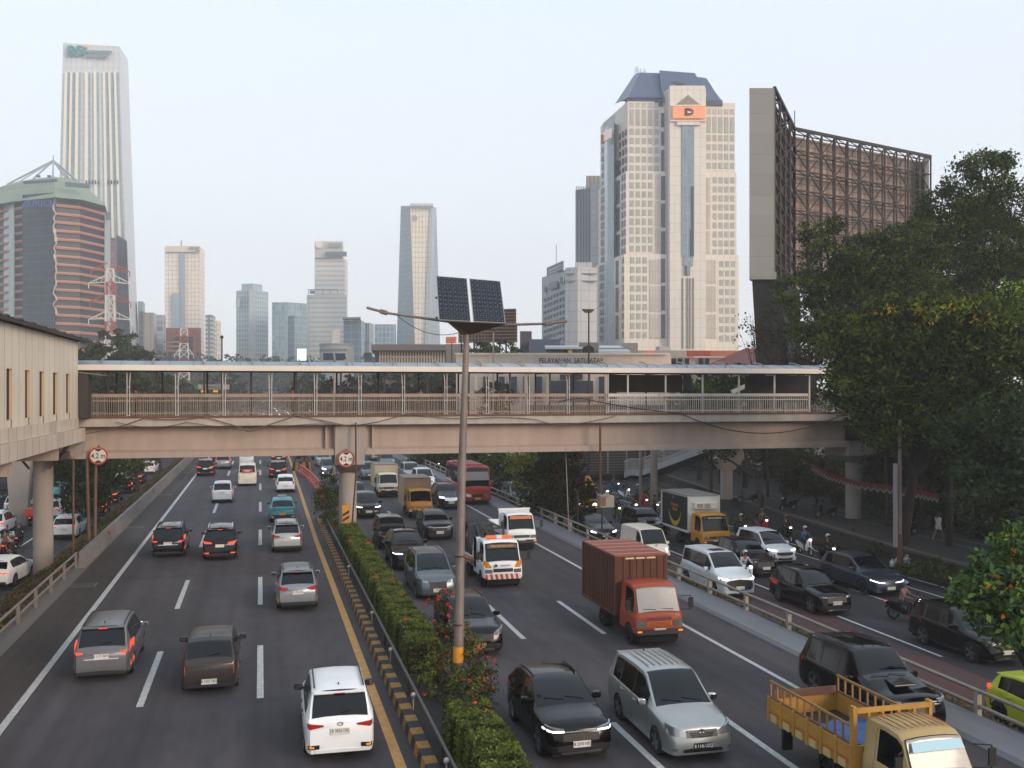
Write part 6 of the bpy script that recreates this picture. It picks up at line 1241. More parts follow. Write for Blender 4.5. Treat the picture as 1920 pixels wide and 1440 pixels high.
cGI = car('car', bigmpv(H=1.79, emb=.72, trim=[('grille', True, [(0, .46, .78), (.38, .50, .80)], TRIM), ('chrome_bar', True, [(0, .66, .69), (.4, .66, .69)], CHROME), ('lower_bar', True, [(0, .30, .35), (.6, .30, .35)], CHROME), ('rear_skirt', False, [(0, .25, .34), (.7, .25, .34)], SKIRT)], lamp=[[(.42, .74, .84), (.84, .80, .94)]], fog=[[(.7, .36, .46), (.8, .36, .46)]]), P_STEEL, 'steel-grey people carrier just left of the lamp pole beside the hedge', group=GO, ptxt='B 28', head='off', rail=CHROME); onc(cGI, 7.5, 43.6, 4.74)
cBS = oncd(cHR, 7.4, 50.9, 4.33, 'black off-roader squeezed between steel-grey car and dark people carrier', {}); cBS.scale = (1.02, 1.05, 1.1)
cPJ = car('car', suv(L=4.8, W=1.82, H=1.8, hood=1.12, lamp=[[(.50, .88, .96), (.86, .90, 1.0)]], trim=[('grille', True, [(0, .62, .92), (.5, .72, .92)], CHROME), ('lower_grille', True, [(0, .34, .52), (.55, .36, .50)], TRIM), ('side_vent', True, [(.6, .42, .74), (.8, .46, .7)], TRIM), ('skid_plate', True, [(0, .26, .31), (.5, .26, .31)], CHROME), ('rear_skirt', False, [(0, .3, .42), (.75, .3, .42)], SKIRT)], wr=.38), P_DARK, 'dark off-roader with chrome shield nose and lit lamps beside the red bus', group=GO, ptxt='', head='on', rail=CHROME); onc(cPJ, 14.2, 76, 4.8)
cXO = car('car', Xp(plf=.52), P_DARK, 'black people carrier with glowing lamps right of the central pier', group=GO, ptxt='', head='on', rail=None); onc(cXO, 7.5, 72, 4.55)
oncd(cXO, 7.45, 57.5, 4.55, 'dark blue-black people carrier ahead of the lit one by the pier', {'head_lit': HEADOFF})
oncd(cHR, 10.6, 60.6, 4.33, 'brownish black crossover in front of the yellow-cab box truck', {'head_lit': HEADOFF, 'paint_black': paint('blackbrown', '#171314', .3)})
oncd(cXO, 5.9+1.5, 80, 4.55, 'dark car directly behind the lit people carrier by the pier', {'head_lit': HEADOFF}); oncd(cPJ, 7.4, 88.5, 4.8, 'dark green-grey saloon-like car left of the white-cab box truck', {'head_lit': HEADOFF, 'paint_dark': P_BLUEGREY})
oncd(cIN, 14.9, 100, 4.74, 'pale blue-silver people carrier behind the white car near the bus', {}); cWH = oncd(cIN, 14.95, 92, 4.74, 'white people carrier just behind the off-roader with chrome nose', {'paint_lightsilver': P_WHITE})
oncd(cPJ, 14.4, 116, 4.8, 'blue-grey off-roader far back in the right lane by the apron', {'paint_dark': P_STEEL, 'head_lit': HEADOFF}); oncd(cHR, 7.6, 98, 4.33, 'black crossover farther back beside the hedge line', {'head_lit': HEADOFF}); oncd(cGI, 7.2, 108, 4.74, 'steel people carrier with bright lamps far behind the pier', {'head_lens': HEADON})
oncd(cXO, 10.8, 118, 4.55, 'dark people carrier with lamps lit far up the middle lane', {}); oncd(cIN, 7.4, 122, 4.74, 'silver people carrier seen between pier and box truck far back', {}); oncd(cPJ, 7.6, 134, 4.8, 'black off-roader with lit lamps beneath the girder right of the pier', {}); oncd(cIN, 14.8, 131, 4.74, 'silver car beneath the girder beside the yellow lorry', {})
oncd(cXO, 10.9, 103, 4.55, 'blue-grey car directly behind the white-cab box truck', {'paint_dark': P_STEEL, 'head_lit': HEADOFF})
# black off-roader beside the foreground truck
cFO = car('car', suv(L=4.8, W=1.86, H=1.83, hood=1.14, wr=.39, lamp=[[(.55, .86, .94), (.88, .88, .98)]], trim=[('grille', True, [(0, .58, .86), (.42, .62, .84)], TRIM), ('lower_grille', True, [(0, .34, .48), (.5, .36, .46)], TRIM), ('chrome_bar', True, [(0, .87, .90), (.5, .87, .90)], CHROME), ('rear_skirt', False, [(0, .3, .42), (.75, .3, .42)], SKIRT)], clad=False), P_BLACK, 'big glossy black off-roader with bonnet scoop beside the yellow dropside truck', group=GO, ptxt='', rail=CHROME); onc(cFO, 16.85, 23.6, 4.8)
b = MB(); b.ext([(-.33, 1.75, 1.13), (.33, 1.75, 1.13), (.28, 1.2, 1.17), (-.28, 1.2, 1.17)], (0, 0, .05)); b.build('bonnet_scoop', P_BLACK, cFO, bevel=.015); b = MB(); [b.bx(-.5+i*.33, -.46+i*.33, -1.5, .1, 1.86, 1.87) for i in range(4)]; b.build('roof_ribs', P_BLACK, cFO)
# trucks
tO = truck('box_truck', 'orange box truck with rusty ribbed cargo box on the right carriageway', P_ORANGE, cabspec(W=1.82, H=2.16, gm=mat('grille_yellow', '#c86a10', .5)), GO, lamp=[(.52, .72, .94), (.86, .74, .96)], wsm=DIRTW, txt='K 8167 OG', dual=-3.6)
ribbox(tO, 2.0, -4.75, -.95, .80, 2.98, RUST, RUSTTOP); tO.location = (13.75, 33.8+.72-.85+.15, 0); tO.rotation_euler = (0, 0, math.pi)
b = MB(); [b.bx(-.55+i*.42, -.2+i*.42, -.9, -.895, 2.86, 2.92) for i in range(3)]; b.build('reflective_tape', mat('tape_yellow', '#c9b48a', .6), tO)
text('DIRGA JAYA', .16, mat('letter_purple', '#4a3a5a', .6), 'cab_lettering', tO, Matrix.Translation((0, .87, 1.02)) @ Matrix.Rotation(math.pi, 4, 'Z') @ Matrix.Rotation(R(90), 4, 'X'), .004, sx=1.1)
def boxtruck(lab, pm, boxm, topm, x, y, W=1.9, L=3.2, H=2.75, head='off', name='box_truck', **k):
    t = truck(name, lab, pm, cabspec(W=1.7, H=2.05, **k), GO, head=head, dual=-2.9); ribbox(t, W, -.95-L, -.95, .78, H, boxm, topm, ribs=0); b = MB()
    for i in range(5): z = lerp(1.2, H-.25, i/4); b.bx(-W/2+.05, W/2-.05, -.95, -.93, z, z+.03); [b.bx(sd*W/2, sd*(W/2+.012), -.95-L, -.95, z, z+.03) for sd in (-1, 1)]
    b.build('box_ribs', boxm, t); t.location = (x, y+.1, 0); t.rotation_euler = (0, 0, math.pi); return t
boxtruck('ochre-yellow cab truck with grey-sided tan box in the middle lane', P_YELLOW, BOXTAN, BOXGREY, 11.1, 71, gm=P_YELLOW)
boxtruck('white cab truck with cream box right of the central pier', P_CREAM, BOXCREAM, BOXGREY, 10.6, 85.5, H=2.7)
tY = boxtruck('yellow-green lorry mostly hidden beneath the girder', paint('lorryyellow', '#a89a35', 0, .5), BOXTAN, BOXGREY, 10.9, 127, H=2.6)
# tow truck carrying a dark vehicle
tT = truck('tow_truck', 'white and yellow tow truck lettered DEREK RESMI JASA MARGA', P_WHITE, cabspec(W=1.85, H=2.15, bumperm=1), GO, lamp=[(.50, .72, .88), (.84, .72, .90)], txt='', plk='y', dual=-3.6)
tT.location = (10.85, 45.4, 0); tT.rotation_euler = (0, 0, math.pi); cs = cabspec(W=1.85, H=2.15)
for sd in (-1, 1): b = MB(); strip(b, cs, [(.55, .96, 1.02), (.72, .96, 1.25), (.9, .96, 1.3)], True, sd, .008); b.build('yellow_panel', P_YELLOW, tT, 40)
STR = [PLATEW, mat('stripe_red', '#b23a2a', .5)]; b = MB()
for i in range(14): x0 = -.84+i*.12; b.ext([(x0, .93, .45), (x0+.12, .93, .45), (x0+.17 if x0 < .7 else x0+.12, .93, .68), (x0+.05, .93, .68)], (0, -.06, 0), i % 2)
b.build('bumper', STR, tT)
b = MB(); b.ext([(-.72, .62, 1.83), (.72, .62, 1.83), (.67, .51, 2.0), (-.67, .51, 2.0)], (0, .02, 0)); b.build('sun_strip', mat('strip_brown', '#4a3a2a', .5), tT)
text('DEREK RESMI JASA MARGA', .13, mat('letter_amber', '#d6a04a', .5), 'cab_lettering', tT, Matrix.Translation((0, .61, 1.92)) @ Matrix.Rotation(math.pi, 4, 'Z') @ Matrix.Rotation(R(58), 4, 'X'), .006, sx=.72)
text('HARMADA', .1, mat('letter_slate', '#43424a'), 'cab_lettering', tT, Matrix.Translation((-.1, .90, 1.07)) @ Matrix.Rotation(math.pi, 4, 'Z') @ Matrix.Rotation(R(85), 4, 'X'), .004); b = MB(); b.cyl((.35, .86, 1.07), (.35, .91, 1.07), .07, .07, 12); b.build('round_badge', mat('badge_dark', '#4a4640', .5), tT)
b = MB(); b.bx(-.62, .62, -.2, .05, 2.2, 2.32); b.build('light_bar', mat('lightbar_orange', '#c8501e', .3, emit=.3, emitcol=(1, .25, .05, 1)), tT, bevel=.02); b = MB(); b.bx(-.13, .13, -.21, .06, 2.19, 2.335); b.build('siren', PLATEW, tT)
b = MB()
for sd in (-1, 1): b.ext([(sd*.93, -1.0, .7), (sd*.93, -1.0, 2.1), (sd*.93, -1.35, 2.1), (sd*.93, -1.7, 1.1), (sd*.93, -4.8, 1.0), (sd*.93, -4.8, .7)], (-sd*.07, 0, 0)); b.bx(sd*.62, sd*.93, -1.35, -1.0, .5, 2.1)
b.bx(-.9, .9, -4.8, -1.0, .85, .92); b.build('tow_body', P_WHITE, tT)
b = MB(); 
for sd in (-1, 1): b.beam((sd*.35, -1.5, 1.0), (sd*.15, -4.4, 2.3), .12); b.beam((sd*.5, -1.2, .9), (sd*.5, -1.2, 2.5), .08); b.beam((sd*.5, -1.2, 2.5), (sd*.3, -3, 2.5), .06)
b.beam((-.5, -1.2, 2.5), (.5, -1.2, 2.5), .08); b.build('crane', STEELD, tT)
b = MB(); 
for i in range(10): y = -4.6+i*.3; b.bx(.96, .97, y, y+.16, .72, .98, i % 2); b.bx(-.97, -.96, y, y+.16, .72, .98, i % 2)
b.build('side_stripes', STR, tT)
cW = car('wrecked_pickup', suv(L=4.3, W=1.7, H=1.75, norear=True, spoiler=False, clad=False), mat('charred_paint', '#1f1b1a', .7, noise=.3), 'charred dark pickup carried behind the tow truck cab', 'pickup', GO, head='off'); cW.location = (10.9, 49.9, .62); cW.rotation_euler = (R(-4), 0, math.pi)
b = MB(); b.beam((9.3, 47.5, 1.2), (10.1, 46.6, 1.0), .5, .04); o = b.build('plywood_sheet', mat('plywood', '#8a5a34', .8, noise=.2)); tag(o, 'orange-brown loose plywood sheet leaning left of the tow truck bed', 'plywood sheet')
# white small truck right behind
tW = truck('small_truck', 'white flatbed truck with orange sun strip right behind the tow truck', P_WHITE, cabspec(W=1.72, H=2.1), GO, dual=-2.9); tW.location = (14.4, 55.5, 0); tW.rotation_euler = (0, 0, math.pi)
b = MB(); b.ext([(-.66, .60, 1.80), (.66, .60, 1.80), (.61, .49, 1.97), (-.61, .49, 1.97)], (0, .02, 0)); b.build('sun_strip', mat('strip_orange', '#b0643a', .5), tW)
b = MB(); b.bx(-.9, .9, -3.9, -.95, .8, .88); [b.bx(sd*.86, sd*.92, -3.9, -.95, .8, 1.25) for sd in (-1, 1)]; b.bx(-.92, .92, -1.0, -.94, .8, 2.25); b.bx(-.92, .92, -3.93, -3.88, .8, 1.25); b.bx(-.95, .95, -1.05, -.9, 2.15, 2.25); b.build('flatbed', P_WHITE, tW)
# foreground dropside truck
YL = mat('dropside_yellow', '#a67a30', .7, noise=.16, nscale=1.4); YD = mat('dropside_ochre', '#9a5d20', .7, noise=.15)
tF = truck('dropside_truck', 'yellow dropside truck with blue tarpaulin and stake rails, bottom right corner', P_TAN, cabspec(W=1.66, H=2.02, rw=.84), GO, wsm=DIRTW, dual=-3.1)
tF.location = (13.55, 17.9+.45, 0); tF.rotation_euler = (0, 0, math.pi+.01)
YB0, YB1 = -4.55, -.98; b = MB()
for sd in (-1, 1):
    b.bx(sd*.93, sd*.99, YB0, YB1, .78, 1.33)
    for i in range(7): y = lerp(YB0, YB1, i/6); b.bx(sd*.985, sd*1.02, y-.05, y+.05, .74, 1.36)
    b.bx(sd*.99, sd*1.005, YB0, YB1, 1.27, 1.33)
b.bx(-.99, .99, YB0-.05, YB0, .78, 1.33); b.bx(-.99, .99, YB1, YB1+.06, .78, 1.33); b.build('dropside', YL, tF, bevel=.008)
for sd in (-1, 1):
    for i in range(6): b = MB(); y0 = lerp(YB0, YB1, i/6)+.08; y1 = lerp(YB0, YB1, (i+1)/6)-.08; b.bx(sd*.99, sd*1.0, y0, y1, .90, 1.02); b.bx(sd*.99, sd*1.03, y0+.05, y1-.1, .78, .94, 1); b.build('side_panel', [YD, mat('panel_cream', '#b59f66', .7)], tF)
b = MB(); b.bx(-.93, .93, YB0, YB1, .80, .86); b.build('bed_floor', mat('bed_floor', '#2c2522', .8, noise=.3), tF)
b = MB(); b.bx(-.99, -.93, YB0, YB1, 1.33, 1.37); b.bx(.93, .99, YB0, YB1, 1.33, 1.37); b.bx(-.9, .9, YB0+.02, YB0+.06, 1.3, 1.5); b.build('top_cap', RUSTY, tF)
for sd in (-1, 1):
    b = MB()
    for i in range(12): y = lerp(YB0+.05, YB1-.05, i/11); b.bx(sd*.94, sd*.98, y-.02, y+.02, 1.35, 1.74)
    b.bx(sd*.935, sd*.985, YB0, YB1, 1.72, 1.77); b.build('stake_rail', mat('stake_ochre', '#85602f', .7, noise=.25), tF)
b = MB(); b.bx(-.95, .95, YB1+.02, YB1+.1, 2.05, 2.15)
for x_ in (-.95, -.55, -.15, .25, .6, .93): b.bx(x_-.03, x_+.03, YB1+.02, YB1+.09, 1.3, 2.1)
b.bx(-1.0, -.92, YB1-.05, YB1+.1, .9, 2.2); b.bx(.92, 1.0, YB1-.05, YB1+.1, .9, 2.2); b.build('headboard', YL, tF)
b = MB(); N = 14; V = [(lerp(-.88, .88, i/N), lerp(YB0+1.2, YB1-.05, j/N), .92+.12*math.sin(i*1.3+j*.7)*math.cos(j*.9)*.5+.1+.25*(j/N)) for j in range(N+1) for i in range(N+1)]
b.add(V, [(j*(N+1)+i, j*(N+1)+i+1, (j+1)*(N+1)+i+1, (j+1)*(N+1)+i) for j in range(N) for i in range(N)]); o = b.build('tarpaulin', mat('tarp_blue', '#274a86', .5, noise=.15, nscale=4), None, 60); o.location = tF.location; o.rotation_euler = tF.rotation_euler; tag(o, 'crumpled blue tarpaulin lying in the yellow dropside truck bed', 'tarpaulin')
b = MB(); [b.beam((-.6+i*.15, -.72, 2.062-abs(i-4)*.007), (-.6+i*.15, .2, 2.062-abs(i-4)*.007), .02, .012) for i in range(9)]; b.build('roof_ribs', YD, tF); b = MB(); b.bx(-.5, -.44, -.1, .0, 1.25, 1.3)
b.build('door_catch', TRIM, tF); b = MB(); b.bx(-.95, -.7, -4.0, -3.9, .2, .75); b.bx(.7, .95, -4.0, -3.9, .2, .75); b.build('mudflap', TRIM, tF)
b = MB(); b.ext([(-.62, .62, 1.70), (.62, .62, 1.70), (.58, .50, 1.86), (-.58, .50, 1.86)], (0, .015, 0)); b.build('sun_strip', mat('strip_paleblue', '#9fc0cc', .4), tF)
# red bus
bs = SP(L=8.5, W=2.3, H=3.05, top=[(0, 1.15), (.05, 1.3), (.12, 1.42), (.4, 2.75), (.7, 2.98), (1.5, 3.05), (7.5, 3.05), (8.3, 2.98), (8.45, 2.7), (8.5, 1.5)], belt=[(0, 1.1), (.12, 1.36), (.4, 1.5), (8.4, 1.5), (8.5, 1.4)], wid=[(0, .86), (.08, .95), (.25, 1), (8.2, 1), (8.5, .93)], rw=.9, cowl=.12, rf=.55, rr=8.4, gb=8.5, norear=True,
        win=[(.7, 1.6), (1.7, 2.9), (3.0, 4.2), (4.3, 5.5), (5.6, 6.8), (6.9, 8.1)], seams=[.66], axles=[1.6, 6.3], wr=.48, zs=.35, slf=.08, slr=0, crown=.08, lamp=[[(.55, .62, .82), (1.02, .70, .95)]], trim=[('grille', True, [(0, .62, .86), (.45, .64, .84)], TRIM), ('lower_grille', True, [(0, .4, .5), (.5, .4, .5)], TRIM)], plf=.5, handles=[])
cBU = car('bus', bs, P_RED, 'red minibus with raised roof rows beside the apron', 'bus', GO, '', plk='y', rear=False); onc(cBU, 16.85, 78.6, 8.5)
b = MB(); [b.bx(-.7+i*.35, -.45+i*.35, -2, 3.2, 3.1, 3.16) for i in range(5)]; b.build('roof_vents', mat('bus_roof', '#8e3a38', .5), cBU)
b = MB(); b.ext([(-.95, 4.13, 1.95), (.95, 4.13, 1.95), (.88, 3.92, 2.62), (-.88, 3.92, 2.62)], (0, .012, 0)); b.build('curtain', mat('curtain_grey', '#8b8484', .5), cBU)
# ---- right frontage road (z -.8)
ZF = -.8
cX1 = car('car', suv(L=4.46, W=1.78, H=1.72, clad=False, lamp=[[(.50, .84, .9), (.86, .86, .96)]]), P_BLACK, 'black people carrier with five-spoke wheels half hidden by the flowering tree', group=GF, ptxt='', tail='off', rail=TRIM); cX1.location = (25.95, 32.5, ZF); cX1.rotation_euler = (0, 0, math.pi+.02)
cEV = car('car', suv(L=4.75, W=1.86, H=1.66, clad=False, hood=.98, top=[(0, .72), (.06, .8), (.3, .88), (.9, .96), (1.15, 1.04), (1.5, 1.26), (2.1, 1.57), (2.5, 1.65), (3.5, 1.66), (4.2, 1.58), (4.4, 1.5), (4.62, 1.12), (4.7, 1.02), (4.75, .92)], rf=2.15, rr=4.3, gb=4.63, win=[(1.55, 2.5), (2.56, 3.5), (3.56, 4.15)], lamp=[[(.40, .66, .70), (.88, .70, .84)]], drl=[(.30, .66, .685), (.62, .69, .72), (.88, .77, .82)], trim=[('lower_grille', True, [(0, .24, .40), (.45, .26, .38)], TRIM), ('rear_skirt', False, [(0, .3, .42), (.75, .3, .42)], SKIRT)], plf=.42, axles=[.9, 3.7]), P_BLUEGREY, 'blue-grey electric estate with slim white lamp strips near the stone wall', group=GF, ptxt='', head='on', wheelst='dark'); cEV.location = (29.3, 44.3, ZF); cEV.rotation_euler = (0, 0, math.pi+.03)
cRU = car('car', suv(L=4.43, W=1.72, H=1.72, wr=.36, emb=.84, plf=.58, axles=[.82, 3.5], bars=[(.80, .5)]), P_BLACK, 'black small off-roader with pale number plate beside the faded red lane', group=GF, ptxt='B 1871 KO'); cRU.location = (24.5, 41.1, ZF); cRU.rotation_euler = (0, 0, math.pi+.03)
cWX = car('car', Xp(), P_WHITE, 'white people carrier with dark nose below the stone wall', group=GF, ptxt='', head='off', rail=None); cWX.location = (28.9, 53.4, ZF); cWX.rotation_euler = (0, 0, math.pi+.03)
cBK = oncd(cX1, 25.9, 48.6, 4.46, 'black people carrier wedged between white luxury van and white people carrier', {}, ZF, .02, GF)
cAL = car('van', bigmpv(L=4.99, W=1.87, H=1.93, hood=1.1, top=[(0, .88), (.06, .97), (.3, 1.04), (.7, 1.12), (1.0, 1.2), (1.3, 1.42), (1.85, 1.84), (2.1, 1.91), (2.8, 1.93), (4.3, 1.92), (4.6, 1.85), (4.75, 1.7), (4.9, 1.15), (4.99, .98)], belt=[(0, .84), (.3, .98), (1.0, 1.12), (2.4, 1.15), (3.6, 1.22), (4.8, 1.2), (4.99, .98)], rf=2.0, rr=4.6, gb=4.9, win=[(1.4, 2.6), (2.64, 3.9), (3.94, 4.6)], seams=[1.35, 2.6], axles=[.95, 3.95], lamp=[[(.56, .86, .92), (.90, .88, .98)]], wr=.35,
      trim=[('grille', True, [(0, .36, .90), (.56, .42, .84), (.66, .55, .8)], TRIM), ('lower_bar', True, [(0, .22, .26), (.6, .22, .26)], CHROME), ('rear_skirt', False, [(0, .25, .34), (.7, .25, .34)], SKIRT)], bars=[(.84, 1.1), (.77, 1.14), (.70, 1.14), (.63, 1.1), (.56, 1.06), (.49, 1.0), (.42, .96)], plf=.5, slf=.08), P_PEARL, 'white luxury van with tall barred chrome grille by the guardrail', 'van', GF, '', head='on'); cAL.location = (22.15, 45.9, ZF); cAL.rotation_euler = (0, 0, math.pi+.02)
b = MB(); b.bx(-.35, .35, -.2, .35, 1.962, 1.975); b.build('sunroof', TRIM, cAL)
for sd in (-1, 1): b = MB(); strip(b, suv(L=4.75, W=1.86), [(.5, .22, .28), (.85, .24, .44)], True, sd, .03); b.build('silver_wing', CHROME, cEV, 40)
cVA = car('van', van(lamp=[[(.46, .70, .92), (.78, .72, .94)]]), P_CREAM, 'white panel van with red side letters beside the guardrail', 'van', GF, '', plk='y'); cVA.location = (21.95, 54.9, ZF); cVA.rotation_euler = (0, 0, math.pi+.02)
text('JT', .62, mat('badge_red', '#b24430'), 'side_lettering', cVA, Matrix.Translation((.845, -.15, .98)) @ Matrix.Rotation(R(90), 4, 'Z') @ Matrix.Rotation(R(90), 4, 'X'), .006); text('JT', .2, mat('badge_red', '#b24430'), 'bonnet_lettering', cVA, Matrix.Translation((0, 1.76, 1.08)) @ Matrix.Rotation(math.pi, 4, 'Z') @ Matrix.Rotation(R(40), 4, 'X'), .006)
# fruit truck
tB = truck('box_truck', 'yellow cab refrigerated truck with banana picture on its dark green box', P_YELLOW, cabspec(W=1.95, H=2.25), GF, dual=-3.7, wsm=None); tB.location = (27.3, 57.3, ZF); tB.rotation_euler = (0, 0, math.pi)
BG = mat('box_darkgreen', '#171f1b', .5); o = ribbox(tB, 2.1, -5.3, -1.0, .95, 3.25, BOXWHITE, mat('box_roof_grey', '#87817a', .7), ribs=0)
for sd in (-1, 1):
    g = MB(); g.bx(sd*1.05, sd*1.062, -5.2, -1.1, 1.05, 3.15); g.build('side_panel', BG, tB)
b = MB(); pts = []
for i in range(15):
    t = i/14; a = math.pi*(1.05+.9*t); cx = -3.1; r1 = .85; pts.append((cx-r1*1.15*math.cos(a), 2.35+r1*1.15*math.sin(a)-.1, .03+.13*math.sin(math.pi*t)))
V = []
for y, z, w in pts: V += [(1.064, y, z+w), (1.064, y, z-w), (1.074, y, z+w), (1.074, y, z-w)]
b.add(V, [f for i in range(14) for f in ((i*4+2, i*4+3, i*4+7, i*4+6), (i*4, i*4+2, i*4+6, i*4+4), (i*4+1, i*4+5, i*4+7, i*4+3))]); b.build('banana_picture', mat('banana_yellow', '#c2a02a', .5), tB)
M = lambda y, z: Matrix.Translation((1.066, y, z)) @ Matrix.Rotation(R(90), 4, 'Z') @ Matrix.Rotation(R(90), 4, 'X')
text('Ninggrams', .3, mat('letter_ochre', '#a8642a', .5), 'side_lettering', tB, M(-3.15, 2.5), .004, sx=.95, bold=.01); text('Manis!', .3, mat('letter_ochre', '#a8642a'), 'side_lettering', tB, M(-3.1, 2.2), .004, bold=.01); b = MB(); b.cyl((1.06, -3.4, 2.95), (1.07, -3.4, 2.95), .12, .12, 12); b.build('side_logo', mat('logo_green', '#5a7a6a', .5), tB)
b = MB(); b.bx(-.75, .75, -1.0, -.65, 2.45, 2.85); b.build('cooling_unit', BOXWHITE, tB, bevel=.03); b = MB(); [b.bx(-.3+q*.5, .12+q*.5, -.645, -.64, 2.52+j*.07, 2.55+j*.07) for j in range(4) for q in (0, 1)]; b.build('cooling_grille', TRIM, tB)
b = MB(); b.ext([(-.75, .57, 1.95), (.75, .57, 1.95), (.72, .5, 2.08), (-.72, .5, 2.08)], (0, .02, 0)); b.build('sun_strip', TRIM, tB); text('SEMOGA BERKAH', .12, PLATEW, 'cab_lettering', tB, Matrix.Translation((0, .6, 2.02)) @ Matrix.Rotation(math.pi, 4, 'Z') @ Matrix.Rotation(R(65), 4, 'X'), .004, sx=.95)
cS2 = oncd(cFO, 25.6, 62.8, 4.8, 'black off-roader behind the white panel van and left of the fruit truck', {}, ZF, 0, GF)
cSD = car('car', suv(L=4.8, W=1.9, H=1.5, clad=False, top=[(0, .66), (.08, .76), (.4, .86), (1.0, .95), (1.3, 1.05), (1.7, 1.25), (2.3, 1.48), (2.7, 1.5), (3.2, 1.47), (3.8, 1.32), (4.4, 1.06), (4.7, 1.0), (4.8, .88)], belt=[(0, .6), (.4, .78), (1.3, .95), (2.5, .98), (4.2, 1.0), (4.8, .86)], rf=2.2, rr=3.3, gb=4.4, win=[(1.75, 2.6), (2.66, 3.6)], seams=[1.6, 2.62], lamp=[[(.55, .60, .68), (.88, .64, .74)]], trim=[('lower_grille', True, [(0, .22, .36), (.5, .24, .34)], TRIM)], plf=.42, spoiler=False), P_DARK, 'sleek navy-black saloon with bright lamps beside the guardrail', group=GF, ptxt='', head='on'); cSD.location = (21.9, 64.2, ZF); cSD.rotation_euler = (0, 0, math.pi)
tYF = truck('lorry', 'yellow-orange lorry half hidden behind the round dark shrub', P_YELLOW, cabspec(W=2.0, H=2.4), GF, head='on', dual=-3.5); tYF.location = (25.3, 76.5, ZF); tYF.rotation_euler = (0, 0, math.pi); ribbox(tYF, 2.1, -5, -1, .9, 2.6, BOXTAN, BOXGREY, ribs=0); b = MB(); b.ext([(-.8, -.9, 2.35), (-.8, .1, 2.4), (-.8, -.7, 2.95), (-.8, -.95, 2.95)], (1.6, 0, 0)); b.build('wind_deflector', P_YELLOW, tYF, bevel=.05)
cLM = car('car', hatch(H=1.52, tail=[[(.5, .92, .96), (.8, .86, .98)]], clad=False), P_LIME, 'lime green small car with black wheel arch at the right frame edge', group=GF, tail='on', ptxt='', wheelst='dark'); cLM.location = (22.25, 24.0, ZF); cLM.rotation_euler = (0, 0, math.pi)
for c in cLM.children:
    if c.name.startswith('spoiler'): c.name = 'roof_spoiler'
# frontage cars farther back by the trees
oncd(cGI, 22.0, 84, 4.74, 'blue-grey people carrier between the two hedge trees beside the rail', {'head_lens': HEADOFF}, ZF, 0, GF); bu2 = dup(cBU, (25.8, 96, ZF), math.pi, 'dark coach behind the hedge trees beyond the people carrier', GF, {'paint_red': P_DARK, 'bus_roof': P_DARK, 'curtain_grey': GLASS})
oncd(cSD, 22, 108, 4.8, 'dark saloon with glinting lamps far back on the right frontage road', {}, ZF, 0, GF); oncd(cX1, 22.2, 122, 4.46, 'dark people carrier farthest back beside the right guardrail', {'head_lens': HEADON}, ZF, 0, GF)
# ---- left frontage road (z -1.8), seen from behind
ZL = -1.8
awl = lambda src, x, y, lab, sw=None, yaw=0, sk=(): awayd(src, x, y, 4.5, lab, sw, ZL, yaw, GL, sk)
cQ = car('car', suv(L=4.6, W=1.85, H=1.66, clad=False, tail=[[(.50, .90, .97), (.88, .88, 1.0)]], plr=.78), P_WHITE, 'white off-roader with lit brake lights right of the left pier', group=GL, ptxt='', tail='on'); away(cQ, -13.9, 79.3, 4.6, ZL)
cE = car('car', suv(L=4.45, W=1.87, H=1.6, clad=False, tail=[[(.0, .84, .88), (.88, .84, .92)]], plr=.6), P_WHITE, 'white electric crossover with full-width red light bar behind the left pier', group=GL, ptxt='', tail='on'); away(cE, -14.0, 60.6, 4.45, ZL, -.12)
awl(cQ, -17.2, 91.5, 'white car with centre brake light beyond the motorcycles at far left', {}); awl(cQ, -17.6, 73, 'white car cut by the left frame edge ahead of the riders', {}, 0); awl(cC, -19.6, 83, 'white people carrier cut by the frame edge behind the centre-light car', {'tail_red': TAILON})
awl(cA, -13.9, 93, 'black people carrier under the left trees nearest the barrier wall', {'paint_greysilver': P_BLACK}); awl(cF, -14.2, 103, 'black car under the left trees with lit tail lamps, second along', {}); awl(cA, -14.1, 113, 'dark red-lit car under the left trees, third along', {'paint_greysilver': P_DARK}); awl(cF, -14.2, 124, 'dark car at the far end of the queue below the trees', {})
awl(cD, -17.4, 104, 'silver car hidden in the shade behind the left pier', {}); awl(cQ, -20.5, 110, 'pale blue car beside the person in orange', {'paint_white': P_CYAN, 'tail_lit': TAILOFF}); awl(cA, -17.3, 117, 'silver people carrier deep in the queue on the left road', {'paint_greysilver': P_SILVER}); awl(cQ, -17.4, 131, 'white car deep in the queue on the left road', {})
awl(cQ, -20.9, 96, 'white car far left behind the white people carrier', {}); awl(cA, -24, 88, 'grey people carrier in the outermost left lane', {}); awl(cF, -24.2, 100, 'black car in the outermost left lane ahead', {}); awl(cD, -20.8, 122, 'silver car ahead of the pale blue one', {}); awl(cF, -17.4, 144, 'black car at the far front of the left queue', {}); awl(cQ, -14.2, 138, 'white car beyond the last shaded one', {})
bu3 = dup(cBU, (-26.5, 118, ZL), R(-78), 'grey bus standing crosswise at far left behind the officer', GL, {'paint_red': P_BLUEGREY, 'bus_roof': P_BLUEGREY, 'curtain_grey': GLASS})
